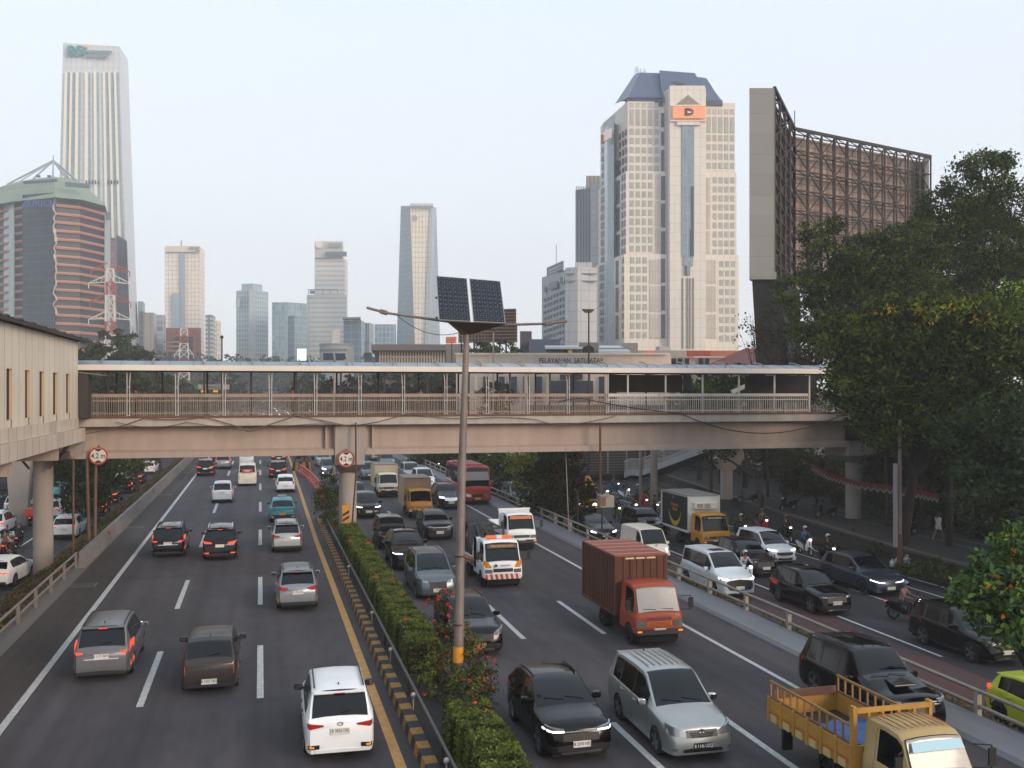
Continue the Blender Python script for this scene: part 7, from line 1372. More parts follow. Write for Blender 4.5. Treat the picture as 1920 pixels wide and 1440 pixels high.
# ---- far traffic seen through the railing: one mesh each
FARM = {}
def farmesh(pm, front, key):
    b = MB(); b.ext([(-.88, -2.2, .3), (-.88, 2.2, .3), (-.88, 2.2, .8), (-.88, 1.1, 1.0), (-.88, -2.15, 1.0)], (1.76, 0, 0), 0); b.add([(-.8, -2.1, 1.0), (.8, -2.1, 1.0), (.8, 1.0, 1.0), (-.8, 1.0, 1.0), (-.66, -1.7, 1.62), (.66, -1.7, 1.62), (.66, .3, 1.65), (-.66, .3, 1.65)], [(0, 1, 5, 4), (1, 2, 6, 5), (2, 3, 7, 6), (3, 0, 4, 7)], 1); b.bx(-.68, .68, -1.72, .32, 1.62, 1.67, 0)
    y = 2.2 if front else -2.2
    for s in (-1, 1): b.bx(s*.5, s*.84, y-.03, y+.03, .66, .86, 2); b.bx(s*.6, s*.85, 1.2, 1.8, 0, .62, 1); b.bx(s*.6, s*.85, -1.8, -1.2, 0, .62, 1)
    o = b.build('distant_car', [pm, GLASS, HEADON if front else TAILON]); return o
PMS = [P_WHITE, P_BLACK, P_SILVER, P_GREY, P_DARK, P_PEARL]; rng = random.Random(11); n = 0
for front, xs_, lab in ((0, (-5, -1.7, 1.7), 'small distant car with red tail lights seen through the left railing'), (1, (7.7, 11, 14.3), 'small distant car with headlights seen through the middle railing'), (0, (-14.5, -18), 'tiny distant car on the left frontage road seen through the railing'), (1, (22.4, 26.4), 'tiny distant car on the right frontage road beyond the bridge')):
    protos = []
    for x in xs_:
        y = 325+rng.random()*20
        while y < 500:
            k = rng.randrange(6); key = (front, k)
            if key not in FARM: FARM[key] = farmesh(PMS[k], front, key).data; bpy.data.objects.remove([o for o in bpy.data.objects if o.data == FARM[key]][0])
            if y > 145:
                o = bpy.data.objects.new('distant_car', FARM[key]); COL.objects.link(o); o.location = (x+rng.uniform(-.4, .4), y, ZL if x < -12 else ZF if x > 20 else 0); o.rotation_euler = (0, 0, math.pi if front else 0)
                tag(o, lab.replace('distant car', 'distant '+('white', 'black', 'silver', 'grey', 'dark blue-black', 'pearl')[k]+' car'), 'car', ('distant cars on the left carriageway', 'distant cars on the right carriageway', 'distant cars on the left frontage road', 'distant cars on the right frontage road')[(0 if not front else 1) if -6 < x < 15 else (2 if not front else 3)])
            y += rng.uniform(8, 17)*(1.6 if not front and x > -6 else 1)*(1+(y-150)/500)
# ---------------------------------------------------------------- solar street lamp
T = thing('solar_lamp', 'tall solar street lamp with twin dark panels and two arms in the median', 'solar lamp', (5.6, 28.6, 0))
POLE = mat('pole_galvanised', '#786d66', .6, .3, noise=.35, nscale=3, stretch=(1, 1, .3)); Dp = 29.1
def sp(px, py, D=Dp): x, y = PX(px, D); return (x-5.6, y-28.6, ZP(py, D))
b = MB(); b.cyl(sp(858, 1330), sp(866, 880), .15, .115, 14); b.cyl(sp(866, 880), sp(875, 620), .115, .085, 14); b.cyl(sp(865.5, 903), sp(866.2, 862), .13, .13, 14); b.build('pole', POLE, T, 40)
b = MB(); b.cyl(sp(859, 1241), sp(859.6, 1212), .155, .152, 14); b.build('yellow_band', mat('band_yellow', '#c9851e', .6), T, 40)
b = MB(); b.cyl(sp(858.6, 1172), sp(858.6, 1169), .16, .16, 14); b.cyl(sp(862.6, 1044), sp(862.6, 1041), .15, .15, 14); b.build('strap', STEELD, T, 40)
cells = gridmat('solar_cells', '#12131e', '#151622', '#454a5a', .155, .155, .004, .15, noise=.1, nscale=1)
cn = [sp(818, 517, 29.6), sp(938, 527, 29.9), sp(948, 606, 28.9), sp(823, 600, 28.6)]
for i, (u0, u1) in enumerate(((0, .475), (.515, 1))):
    L4 = lambda u, v: Vector(cn[0]).lerp(Vector(cn[1]), u).lerp(Vector(cn[3]).lerp(Vector(cn[2]), u), v)
    q = [L4(u0, 0), L4(u1, 0), L4(u1, 1), L4(u0, 1)]; nrm = (q[1]-q[0]).cross(q[3]-q[0]).normalized(); nrm = nrm if nrm.y < 0 else -nrm
    b = MB(); b.ext(q, -nrm*.04); p = b.build('solar_panel', mat('panel_frame', '#a59c92', .4, .7), T)
    w, h = (q[1]-q[0]).length, (q[3]-q[0]).length; me = bpy.data.meshes.new('cells'); ins = lambda a, c: q[0].lerp(q[1], a).lerp(q[3].lerp(q[2], a), c)+nrm*.006
    me.from_pydata([ins(.02, .015), ins(.98, .015), ins(.98, .985), ins(.02, .985)], [], [(0, 1, 2, 3)]); ul = me.uv_layers.new(name='UVMap')
    for li, uv in enumerate(((0, h), (w, h), (w, 0), (0, 0))): ul.data[li].uv = uv
    me.materials.append(cells); o = bpy.data.objects.new('cells', me); COL.objects.link(o); o.parent = p
    b = MB()
    for a in range(6):
        for c in range(10): v = ins((a+.5)/6, (c+.5)/10)+nrm*.004; b.sph(v, .010, 5, 3)
    b.build('cell_contacts', mat('contact_pale', '#b9bdc6', .5), p)
b = MB(); a0, a1, a2 = Vector(sp(838, 603, 28.7)), Vector(sp(948, 608, 28.9)), Vector(sp(875, 624, 29.1)); bk = Vector((.1, .9, .1))
b.add([a0, a1, a1+bk*.7, a0+bk*.7, a2+Vector((-.12, -.1, -.05)), a2+Vector((.12, -.1, -.05)), a2+Vector((.12, .1, -.05)), a2+Vector((-.12, .1, -.05))], [(0, 1, 2, 3), (0, 4, 5, 1), (1, 5, 6, 2), (2, 6, 7, 3), (3, 7, 4, 0), (4, 7, 6, 5)])
b.build('bracket', STEELD, T)
for k, (e0, e1, e2) in enumerate((((872, 607), (726, 587), (688, 577)), ((880, 611), (1022, 607), (1064, 602)))):
    b = MB(); b.cyl(sp(*e0), sp(*e1), .045, .035, 8); b.build('lamp_arm', POLE, T, 40)
    b = MB(); A, B_ = Vector(sp(*e1)), Vector(sp(*e2)); b.beam(A, A.lerp(B_, .35), .26, .13); b.beam(A.lerp(B_, .3), B_, .24, .07); b.build('lamp_head', POLE, T, bevel=.02)
b = MB(); A, B_ = Vector(sp(745, 592)), Vector(sp(866, 622)); pts = [A.lerp(B_, i/10)-Vector((0, 0, .28*4*(i/10)*(1-i/10))) for i in range(11)]; b.tube(pts, .01, 5); b.build('wire', STEELD, T)
for y_ in (598, 560): b = MB(); b.bx(*[v for c in zip(sp(817, y_, 29.6), [a+.06 for a in sp(817, y_, 29.6)]) for v in c]); b.build('clamp', TRIM, T)
# lamp posts by the right pavement
T = thing('lamp_post', 'tall brown pole in front of the stone wall near the white bags', 'lamp post', (34.2, 48.0, -.7)); b = MB(); b.cyl((0, 0, 0), (0, 0, 8.2), .13, .09, 10); b.build('pole', POLE, T, 40)
b = MB(); b.cyl((0, 0, 0), (0, 0, 1.9), .17, .15, 10); b.build('rusty_foot', RUSTY, T, 40); b = MB(); b.bx(-.34, -.2, -.12, .12, 1.2, 5.8); b.build('pale_panel', mat('pale_pink_panel', '#8b8085', .6), T)
T = thing('lamp_post', 'thin grey arm lamp poking from the dark trees at the canopy end', 'lamp post', (40.0, 57.5, .15)); b = MB(); b.cyl((0, 0, 0), (-.2, 0, 9.1), .1, .07, 8); b.build('pole', STEELD, T, 40); b = MB(); b.beam((-.2, 0, 9.1), (-1.7, 0, 9.4), .16, .07); b.build('lamp_head', RAILM, T)
# chevron board, orange barriers, chevron nose, signpost
T = thing('chevron_sign', 'yellow and black striped hazard board at the foot of the central pier', 'road sign', (4.95, 60.0, 0))
b = MB(); [b.cyl((x_, 0, 0), (x_, 0, 1.9), .03) for x_ in (-.12, .12)]; b.build('posts', RAILM, T)
for i in range(5): b = MB(); z = 1.3+i*.2; b.ext([(-.2, -.04, z), (.2, -.04, z+.2), (.2, -.04, z+.4 if i < 4 else z+.4), (-.2, -.04, z+.2)], (0, -.02, 0)); b.build('stripe', KY if i % 2 else KB, T) if False else None
b = MB(); b.bx(-.22, .22, -.03, -.01, 1.25, 2.3); f = b.build('board', mat('hazard_yellow', '#b87c1c', .5), T); b = MB(); [b.ext([(-.2, -.034, z), (.2, -.034, z+.24), (.2, -.034, z+.40), (-.2, -.034, z+.16)], (0, -.006, 0)) for z in (1.28, 1.60)]; b.build('stripes', KB, f)
ORB = mat('barrier_orange', '#b04a30', .6, noise=.15)
def curve(t): y = 80+t*32; return (4.9+.35*math.sin(t*3)+t*.1-1.0*t*t*.6, y)
for i in range(14):
    x, y = curve(i/13); x2, y2 = curve((i+1)/13); T_ = thing('traffic_barrier', 'orange plastic road barrier, %s from the camera in the curved row' % ('first', 'second', 'third', 'fourth', 'fifth', 'sixth', 'seventh', 'eighth', 'ninth', 'tenth', 'eleventh', 'twelfth', 'thirteenth', 'last')[i], 'traffic barrier', (x, y, 0), math.atan2(y2-y, x2-x), 'row of orange plastic road barriers')
    if i == 0:
        b = MB(); b.ext([(0, -.28, 0), (0, .28, 0), (0, .22, .2), (0, .08, .35), (0, .08, .9), (0, -.08, .9), (0, -.08, .35), (0, -.22, .2)], (2.1, 0, 0)); o = b.build('shell', ORB, T_, bevel=.03); b = MB(); b.bx(.3, 1.8, -.1, .1, .5, .6); b.build('reflector_band', mat('barrier_band', '#b0a49a', .6), T_); src_ = list(T_.children)
    else:
        for c in src_: k_ = c.copy(); COL.objects.link(k_); k_.parent = T_
T = thing('median_nose', 'striped black and yellow concrete nose with red-leaved bush behind', 'median nose', (4.6, 116, 0)); b = MB()
for i in range(8): a = math.pi*(1+i/8); a2 = math.pi*(1+(i+1)/8); b.add([(1.2*math.cos(a), .8*math.sin(a), 0), (1.2*math.cos(a2), .8*math.sin(a2), 0), (1.0*math.cos(a2), .7*math.sin(a2), 1.0), (1.0*math.cos(a), .7*math.sin(a), 1.0)], [(0, 1, 2, 3)], i % 2)
b.bx(-1, 1, 0, 3, .9, 1.0, 1); b.build('nose', [KY, KB], T)
SG = thing('gantry_sign', 'distant pale gantry board lettered SEMANGGI seen through the railing bays', 'road sign', PX(400, 180)+(-2,)); b = MB(); pa = PX(366, 180); pb = PX(430, 180)
b = MB(); panel(b, (372, 180), (430, 180), 721, 730, 180, .1); Q(b, 'board', mat('gantry_pale', '#a39a8c', .6), SG); b = MB(); panel(b, (365, 180), (372, 180), 721, 730, 180, .12); Q(b, 'green_square', mat('gantry_green', '#3f6a50', .6), SG)
b = MB(); panel(b, (377, 179.5), (386, 179.5), 731.5, 735.5, 180, .1); panel(b, (400, 179.5), (409, 179.5), 731.5, 735.5, 180, .1); Q(b, 'amber_lights', mat('gantry_amber', '#c28a1e', .5, emit=.6), SG)
x, y = PX(397, 179.7); text('SEMANGGI', .85, mat('letter_slate', '#43424a'), 'lettering', SG, facing((x-SG.location.x, y-SG.location.y, ZP(725.5, 180)+2), -TH), .02, sx=.85); b = MB(); [b.beam(PX(p_, 181)+(-1,), PX(p_, 181)+(ZP(722, 180),), .25) for p_ in (362, 434)]; b.beam(PX(362, 181)+(ZP(727, 180),), PX(434, 181)+(ZP(727, 180),), .3); Q(b, 'frame', STEELD, SG)
# ---------------------------------------------------------------- vegetation
def G_(n, h, tr=.25): return mat(n, h, .7, trans=tr, spec=.12)
LD = [G_('leaf_dark', '#20290f', .2), G_('leaf_mid', '#303a17', .3), G_('leaf_olive', '#4f5a1e', .3), G_('leaf_light', '#727a2a', .3)]
LY = [G_('leaf_yellow', '#7d7422'), G_('leaf_gold', '#94721d')]; LG = [G_('leaf_fresh', '#55702a'), G_('leaf_lime', '#7d9434'), G_('leaf_mid', '#2b3c1a')]
LH = [G_('hedge_mid', '#4c5628'), G_('hedge_light', '#6a7236'), G_('hedge_dark', '#2b3417')]; FLW = G_('flower_orange', '#d0542c', .2); FLR = G_('flower_red', '#b2352c', .2); FLT = G_('tulip_orange', '#df8426', .2); BRK = G_('leaf_reddish', '#4a2a1c')
BARK = mat('bark', '#241c17', .9, noise=.3, nscale=3, stretch=(1, 1, .2))
nr = np.random.RandomState(5)
def clump_pts(lumps, per, dens, cr, lf):
    """leaf clumps scattered near the surface of ellipsoid lumps"""
    out = []; mi = []
    for (cx, cy, cz, rx, ry, rz) in lumps:
        n = int(per*(rx*ry+ry*rz+rx*rz)/3); d = nr.normal(size=(n, 3)); d /= np.linalg.norm(d, axis=1)[:, None]; rr = nr.uniform(.62, 1.03, (n, 1))**.6
        c = d*rr*np.array([rx, ry, rz])+np.array([cx, cy, cz]); k = dens
        p = np.repeat(c, k, axis=0)+nr.normal(size=(n*k, 3))*np.array([cr, cr, cr*.55]); out.append(p)
        tone = nr.randint(0, lf, n); mi.append(np.where(nr.rand(n*k) < .7, np.repeat(tone, k), nr.randint(0, lf, n*k)))
    return np.concatenate(out), np.concatenate(mi)
def tree(name, lab, base, lumps, mats, cat='tree', per=9, dens=38, cr=.36, leaf=.14, trunk=.28, group=None, flowers=None, limbs=True, kind=None):
    T = thing(name, lab, cat, base, 0, group, kind); C, mi = clump_pts(lumps, per, dens, cr, len(mats)); C = C-np.array(base)
    cr_ = leaves('crown', C, leaf, mats, mi, T)
    if flowers:
        fm, cnt, fs = flowers; ids = nr.choice(len(C), cnt); cc = np.repeat(C[ids], 9, axis=0)+nr.normal(size=(cnt*9, 3))*fs*.55+np.array([0, -fs, fs*.6]); leaves('blossom', cc, fs, [fm], None, T)
    if trunk:
        b = MB(); B0 = Vector((0, 0, 0)); cen = Vector((np.mean([l[0] for l in lumps])-base[0], np.mean([l[1] for l in lumps])-base[1], min(l[2]-l[5]*.2 for l in lumps)-base[2])); f = Vector((cen.x*.5, cen.y*.5, max(1., cen.z*.6)))
        m_ = Vector((f.x*.4+.15, f.y*.3, f.z*.5)); b.cyl(B0, m_, trunk, trunk*.8, 9); b.cyl(m_, f, trunk*.8, trunk*.65, 9)
        if limbs:
            for l in lumps:
                e = Vector((l[0]-base[0], l[1]-base[1], l[2]-base[2])); md = f.lerp(e, .5)+Vector((0, 0, .3)); b.cyl(f, md, trunk*.5, trunk*.3, 7); b.cyl(md, e, trunk*.3, trunk*.12, 6)
                for q in range(3): v = Vector((random.uniform(-1, 1)*l[3], random.uniform(-1, 1)*l[4], random.uniform(0, 1)*l[5]))*.7; b.cyl(md, e+v, trunk*.2, trunk*.06, 5)
        b.build('trunk', BARK, T, 60)
    return T
def lump(px, py, D, r, rz=None): x, y = PX(px, D); return (x, y, ZP(py, D), r, r, rz or r*.8)
# the big right-hand trees (behind the pavement), back to front
tree('tree', 'tallest dark tree rising behind the giant billboard end at top right', PX(1820, 78)+(.15,), [lump(1835, 345, 78, 2.6, 2.4), lump(1780, 400, 78, 2.6), lump(1890, 400, 78, 2.8), lump(1730, 455, 77, 2.4), lump(1840, 460, 77, 3.4), lump(1770, 520, 77, 3), lump(1900, 520, 77, 3.2), lump(1850, 315, 78, 1.7), lump(1810, 430, 78, 3.2), lump(1870, 540, 77, 3.6), lump(1930, 470, 78, 3), lump(1800, 590, 77, 3.2)], [LD[0], LD[1], LD[1], LD[2]], per=15, trunk=.4)
tree('tree', 'dark tree in front of the giant billboard lattice, left of the tallest tree', PX(1640, 72)+(.15,), [lump(1540, 435, 73, 1.5), lump(1560, 500, 73, 2.2), lump(1620, 480, 73, 2.0), lump(1680, 470, 73, 2.2), lump(1500, 545, 73, 1.6), lump(1620, 560, 73, 2.8), lump(1700, 555, 72, 2.8), lump(1540, 600, 73, 2.4), lump(1650, 520, 73, 3.2), lump(1590, 560, 73, 2.8), lump(1580, 640, 73, 2.8), lump(1720, 500, 74, 2.6)], [LD[0], LD[1], LD[1], LD[2]], per=15, trunk=.35)
tree('tree', 'broad olive tree with yellowing crown over the right end of the footbridge', PX(1690, 58)+(.15,), [lump(1600, 640, 58, 2.0, 1.8), lump(1680, 605, 58, 2.1, 1.7), lump(1760, 600, 57, 2.2, 1.6), lump(1840, 620, 56, 2.4, 1.8), lump(1620, 720, 57, 2.0), lump(1700, 690, 57, 2.5), lump(1790, 700, 56, 2.6), lump(1880, 700, 55, 2.6), lump(1680, 800, 56, 1.6, 1.6), lump(1590, 740, 57.5, 1.2), lump(1660, 660, 57, 2.4), lump(1740, 660, 57, 2.6), lump(1820, 670, 56, 2.8), lump(1900, 640, 55, 2.6), lump(1640, 770, 57, 1.5), lump(1750, 770, 56, 2.2), lump(1840, 780, 55, 2.4)], [LD[0], LD[1], LD[1], LD[2], LD[2]], per=20, trunk=.4)
C, mi = clump_pts([lump(1770, 585, 54.6, 1.8, .8), lump(1700, 580, 56, 1.2, .5), lump(1850, 600, 53.6, 1.0, .6)], 7, 18, .35, 2)
tree('tree', 'golden-leaved patch of a tree lying over the broad olive crown', PX(1780, 57.5)+(.15,), [lump(1775, 592, 55.2, 1.7, .7), lump(1850, 610, 54.5, 1.2, .7), lump(1700, 585, 56.2, 1.1, .4)], [LD[2], LY[0], LY[1], LD[3]], per=7, dens=18, trunk=.2)
tree('tree', 'bright lime-green tree at the right frame edge beneath the tallest tree', PX(1930, 62)+(.15,), [lump(1905, 568, 62, 1.5), lump(1940, 580, 62, 1.8)], LG, per=14, trunk=.25)
tree('tree', 'dark low tree filling the shade right of the footbridge pier', PX(1870, 50)+(.15,), [lump(1890, 800, 50, 2.0), lump(1840, 870, 50, 1.5), lump(1900, 900, 49, 1.9), lump(1800, 820, 51, 1.4), lump(1850, 930, 48, 1.2), lump(1870, 830, 51, 2.2), lump(1930, 860, 49, 2.2)], [LD[0], LD[1], G_('leaf_bluegreen', '#34462f')], per=12, leaf=.14, trunk=.25)
tree('tree', 'dark shaded tree just right of the footbridge pier hiding its head', PX(1730, 64)+(.15,), [lump(1720, 850, 66, 2.2), lump(1790, 860, 66, 2.6), lump(1650, 800, 65, 1.5), lump(1760, 780, 66, 3.2), lump(1840, 860, 66, 3.2), lump(1700, 760, 66, 2.6), lump(1680, 880, 68, 1.8)], [LD[0], LD[0], LD[0]], per=16, trunk=.4)  # all-dark leaves put the shade below the high crowns into the colour
tree('tree', 'dark reddish tree behind the bridge by the giant billboard foot', PX(1470, 80)+(.15,), [lump(1470, 600, 80, 1.8), lump(1500, 650, 80, 2.4), lump(1430, 640, 80, 1.4), lump(1540, 660, 80, 2.4), lump(1480, 690, 80, 2)], [LD[0], LD[1], BRK], per=9, dens=18, trunk=.22)
tree('tree', 'sparse twiggy tree reaching left from the billboard foot against the sky', PX(1440, 84)+(.15,), [lump(1410, 600, 84, 1.0, 1.2), lump(1400, 640, 84, .9, .8), lump(1425, 625, 84, .9)], [LD[0], LD[1]], per=6, dens=8, cr=.3, leaf=.13, trunk=.14)
tree('tree', 'reddish-brown small tree under the bridge behind the stair ramp', PX(1530, 76)+(.15,), [lump(1520, 880, 76, 1.5), lump(1560, 905, 76, 1.4), lump(1500, 915, 76, 1.1)], [BRK, LD[0], LD[1]], per=10, trunk=.12)
tree('tree', 'leaning dark trunk with high crown rising through the stairs', PX(1425, 72)+(.15,), [lump(1335, 850, 78, 1.3), lump(1375, 800, 79, 2.2), lump(1500, 820, 79, 2.4)], [LD[0], LD[1]], per=6, trunk=.26)
# backdrop of dark trees behind the pavement; first three added unseen for shade
for i, (x, y, s) in enumerate(((45.5, 30, 1.3), (47, 18, 1.3), (44, 6, 1.2), (56, 52, 1.1), (58, 62, 1.2), (55, 74, 1.25), (60, 86, 1.3), (56, 98, 1.2), (49, 42, .9), (62, 112, 1.3), (50, 90, .9), (54, 34, 1))):
    tree('tree', ('dark background tree in the shade behind the pavement, %s counted from the camera' % ('tenth', 'eleventh', 'twelfth', 'second', 'fourth', 'fifth', 'sixth', 'eighth', 'first', 'ninth', 'seventh', 'third')[i]), (x, y, .15), [(x, y, 5*s, 3.6*s, 3.6*s, 2.8*s), (x-1.5, y+2, 2.6*s, 3*s, 3*s, 2.2*s), (x+1, y-2, 8*s, 3*s, 3*s, 2.4*s)], [LD[0], LD[0], LD[1]], per=6, dens=22, cr=.6, leaf=.24, trunk=.35, group='background trees behind the pavement')
for i, y in enumerate((40, 46, 53, 60, 68, 77)):  # bushes added to darken the pavement back where it came out too light
    x = wallx(y)+7.5; tree('shrub', 'dark bush added to darken the back of the shaded pavement, %s from the camera' % ('first', 'second', 'third', 'fourth', 'fifth', 'sixth')[i], (x, y, .15), [(x, y, 1.3, 1.8, 3.4, 1.5), (x+1, y+3, 1.9, 1.8, 3.0, 1.8)], [LD[0], LD[0], LD[1]], 'shrub', per=16, dens=24, cr=.3, leaf=.13, trunk=.08, group='dark bushes added behind the pavement')
# hedge trees between the carriageway and the right frontage road
tree('hedge_tree', 'large round dark tree left of the yellow-orange lorry', PX(1050, 72)+(-.7,), [lump(1045, 900, 72, 2.0, 2.3), lump(1070, 925, 71, 1.7, 1.7), lump(1020, 915, 73, 1.8, 1.9), lump(1050, 870, 73, 1.7, 1.3)], [LD[0], LD[0], LD[1], BRK], per=22, dens=26, cr=.3, leaf=.13, trunk=.2)
tree('hedge_tree', 'light olive drooping column tree just left of the large round dark one', PX(995, 84)+(-.7,), [lump(990, 870, 82, 1.6, 1.5), lump(1000, 905, 80, 1.5, 1.8)], [LD[1], LD[2], LD[3], LY[0]], per=22, cr=.3, leaf=.14, trunk=.16)
tree('hedge_tree', 'olive column tree right behind the red minibus', PX(915, 98)+(-.7,), [lump(918, 880, 98, 2.2, 2.6), lump(908, 862, 98, 1.9, 1.6)], [LD[1], LD[2], LD[2], LD[0]], per=18, cr=.3, leaf=.16, trunk=.16)
tree('hedge_tree', 'dark bush behind the girder above the red minibus roof', PX(820, 125)+(-.7,), [lump(830, 858, 125, 2.8, 2), lump(800, 852, 125, 2.6, 1.6), lump(855, 862, 122, 2.0, 1.5)], [LD[0], LD[1]], per=9, cr=.4, leaf=.2, trunk=.16)
tree('shrub', 'reddish topiary bush on the striped median nose', (4.9, 119, .9), [(4.9, 119, 2.2, 1.6, 1.6, 1.2)], [LD[1], BRK, mat('leaf_redpink', '#7a4438', .7)], 'shrub', per=18, cr=.2, leaf=.1, trunk=.12)
tree('shrub', 'dark green upright shrub against the central pier left side', (4.2, 66, .1), [(4.3, 66, 1.4, .7, 1.2, 1.5), (4.4, 68, 2.2, .7, 1.4, 1.4), (4.3, 71, 1.2, .7, 1.5, 1.3)], [LD[0], LD[1], LH[0]], 'shrub', per=50, dens=20, cr=.15, leaf=.07, trunk=.06)
# left trees over the frontage road
tree('tree', 'dark spreading tree hanging over the queue right of the left pier', (-12.0, 82, -1.2), [(-13, 84, 2.4, 2.6, 4, 1.6), (-14.4, 90, 3.0, 2.6, 4, 1.8), (-12.4, 78.5, 1.3, 1.6, 2.2, 1.1), (-16, 96, 3.2, 3.2, 4, 2.0)], [LD[0], LD[1], LD[0]], per=12, cr=.35, leaf=.15, trunk=.22)
tree('tree', 'olive dark tree second along the barrier wall', (-12, 106, -1.2), [(-12.4, 106, 3.4, 2.4, 3.4, 2.2), (-13.5, 112, 3.8, 2.6, 3.4, 2.2)], [LD[1], LD[2], LD[0]], per=9, cr=.4, leaf=.17, trunk=.2)
tree('tree', 'olive tree third along the barrier wall below the girder', (-11.6, 126, -1.2), [(-12, 126, 3.6, 2.4, 3.4, 2.0), (-13, 134, 4.2, 2.6, 4, 2.2)], [LD[1], LD[2]], per=8, cr=.4, leaf=.18, trunk=.2)
for i, (px, py, D, r) in enumerate(((175, 700, 150, 5), (215, 655, 210, 6), (250, 700, 230, 6), (290, 735, 200, 5), (240, 735, 150, 4.5), (330, 738, 260, 5), (640, 735, 180, 4.2), (690, 738, 190, 4.5), (730, 735, 175, 4.5), (780, 735, 180, 4.5), (825, 735, 170, 4), (600, 740, 260, 5), (540, 745, 420, 6), (470, 742, 420, 6), (860, 738, 150, 3.5), (930, 735, 124, 2.0), (900, 660, 160, 2.4), (945, 658, 158, 2.2), (1310, 725, 100, 2.2), (1350, 722, 96, 2.4), (1395, 720, 92, 2.6), (195, 672, 170, 3), (418, 722, 330, 7), (590, 722, 300, 6))):
    x, y = PX(px, D); z = ZP(py, D); n_ = ('tallest of the', 'broad', 'rounded', 'small', 'dense', 'wide', 'low', 'shaggy', 'compact', 'bushy')[i % 10]
    tree('tree', '%s far tree number of its row seen beyond the bridge near column %d' % (n_, i) if False else ('%s dark tree beyond the bridge, standing %s' % (n_, ('behind the station end', 'behind the larger pylon', 'right of the larger pylon foot', 'in the third railing bay', 'in the second railing bay', 'below the brick-red block', 'right of the central pier top', 'two bays right of the pier', 'three bays right of the pier', 'four bays right of the pier', 'just left of the solar lamp pole', 'above the central pier', 'left of the pier in far haze', 'far away in the median gap', 'right behind the solar lamp pole', 'before the cream service building', 'below the brown billboard, left', 'below the brown billboard, right', 'under the right canopy, first', 'under the right canopy, second', 'under the right canopy, third', 'before the salmon banded tower foot', 'behind the gantry board', 'left of the central pier in the haze')[i])), (x, y, -2),
         [(x, y, z, r, r, r*.75), (x-r*.6, y, z-r*.55, r*.9, r*.9, r*.7), (x+r*.6, y+1, z-r*.6, r*.9, r*.9, r*.7)], [LD[0], LD[1]] if i not in (1, 15, 18, 19, 20, 16, 17, 21) else [LD[1], LD[2], LD[0]], per=max(.8, 5*(90/D)**1.2), dens=20, cr=.05*r+.2, leaf=.16+D/650, trunk=.3, group='trees beyond the bridge', limbs=False)
# far tree belts that read as one mass
C = []; 
for x0, x1, y0, y1, h in ((-75, -24, 170, 700, 14), (33, 75, 170, 700, 14), (-24, -21, 210, 700, 11), (30, 33, 260, 700, 11), (-80, 110, 540, 760, 30), (-80, 110, 540, 640, 24)):
    n = 9000; p = np.stack([nr.uniform(x0, x1, n), nr.uniform(y0, y1, n), nr.rand(n)**.6*h-2], 1); p[:, 2] += 1.6*np.sin(p[:, 0]*.35)+1.3*np.sin(p[:, 1]*.11); C.append(p)
o = leaves('distant_wood', np.concatenate(C), 1.5, [LD[0], LD[1]], None); tag(o, 'dark band of far street trees lining both roads to the horizon', 'trees', kind='stuff')
T = thing('flyover', 'distant grey flyover crossing the roads far beyond the footbridge', 'flyover', (5, 520, 0)); b = MB(); b.bx(-110, 110, 0, 14, 6.2, 7.8); b.bx(-110, 110, -.3, 0, 7.6, 8.9); b.build('deck', CONCD, T)
b = MB(); [b.bx(x_, x_+1.6, 3, 11, -2, 6.2) for x_ in (-88, -58, -28, -17, 13, 32, 62)]; b.build('piers', CONCD, T)
# median hedge
def hedge(lab, x0, x1, y0, y1, zt, n, flowers=0, z0=.1):
    T = thing('hedge', lab, 'hedge', ((x0+x1)/2, (y0+y1)/2, .1), 0, 'clipped hedge in the median'); cx, cy = (x0+x1)/2, (y0+y1)/2
    A = [(x1-x0)*(y1-y0), (zt-z0)*(y1-y0), (zt-z0)*(y1-y0), (zt-z0)*(x1-x0)*2]; tot = sum(A); P = []
    for k, a in enumerate(A):
        m = int(n*a/tot); u, v = nr.rand(m), nr.rand(m)
        if k == 0: p = np.stack([x0+(x1-x0)*u, y0+(y1-y0)*v, np.full(m, zt)], 1)
        elif k == 1: p = np.stack([np.full(m, x0), y0+(y1-y0)*u, z0+(zt-z0)*v], 1)
        elif k == 2: p = np.stack([np.full(m, x1), y0+(y1-y0)*u, z0+(zt-z0)*v], 1)
        else: p = np.stack([x0+(x1-x0)*u, np.where(nr.rand(m) < .5, y0, y1), z0+(zt-z0)*v], 1)
        P.append(p)
    P = np.concatenate(P); e = np.minimum(1, (P[:, 2]-z0)/(zt-z0)); P[:, 0] += (cx-P[:, 0])*.12*(e**3); P += nr.normal(size=P.shape)*.035
    P[:, 2] += .05*np.sin(P[:, 1]*1.7)+.04*np.sin(P[:, 0]*5+P[:, 1]*3.1); P[:, 0] += .05*np.sin(P[:, 1]*2.3)
    t = np.sin(P[:, 1]*3.1+P[:, 0]*4)+np.sin(P[:, 1]*7.3)+nr.normal(size=len(P))*.8; mi = np.where(t > .5, 1, np.where(t < -1.0, 2, 0))
    leaves('foliage', P-np.array([cx, cy, .1]), .045, LH, mi, T, up=.3)
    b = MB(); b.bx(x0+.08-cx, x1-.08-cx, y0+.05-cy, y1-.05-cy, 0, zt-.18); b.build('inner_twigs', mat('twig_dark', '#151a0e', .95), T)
    if flowers:
        k = nr.choice(len(P), flowers); c = np.repeat(P[k]-np.array([cx, cy, .1]), 14, axis=0)+nr.normal(size=(flowers*14, 3))*.05+np.array([-.02, -.03, .05]); leaves('blossom', c, .045, [FLW], None, T)
    return T
hedge('long clipped green hedge in the median with orange blossoms', 4.62, 5.68, 31.5, 61.0, 1.0, 110000, 22)
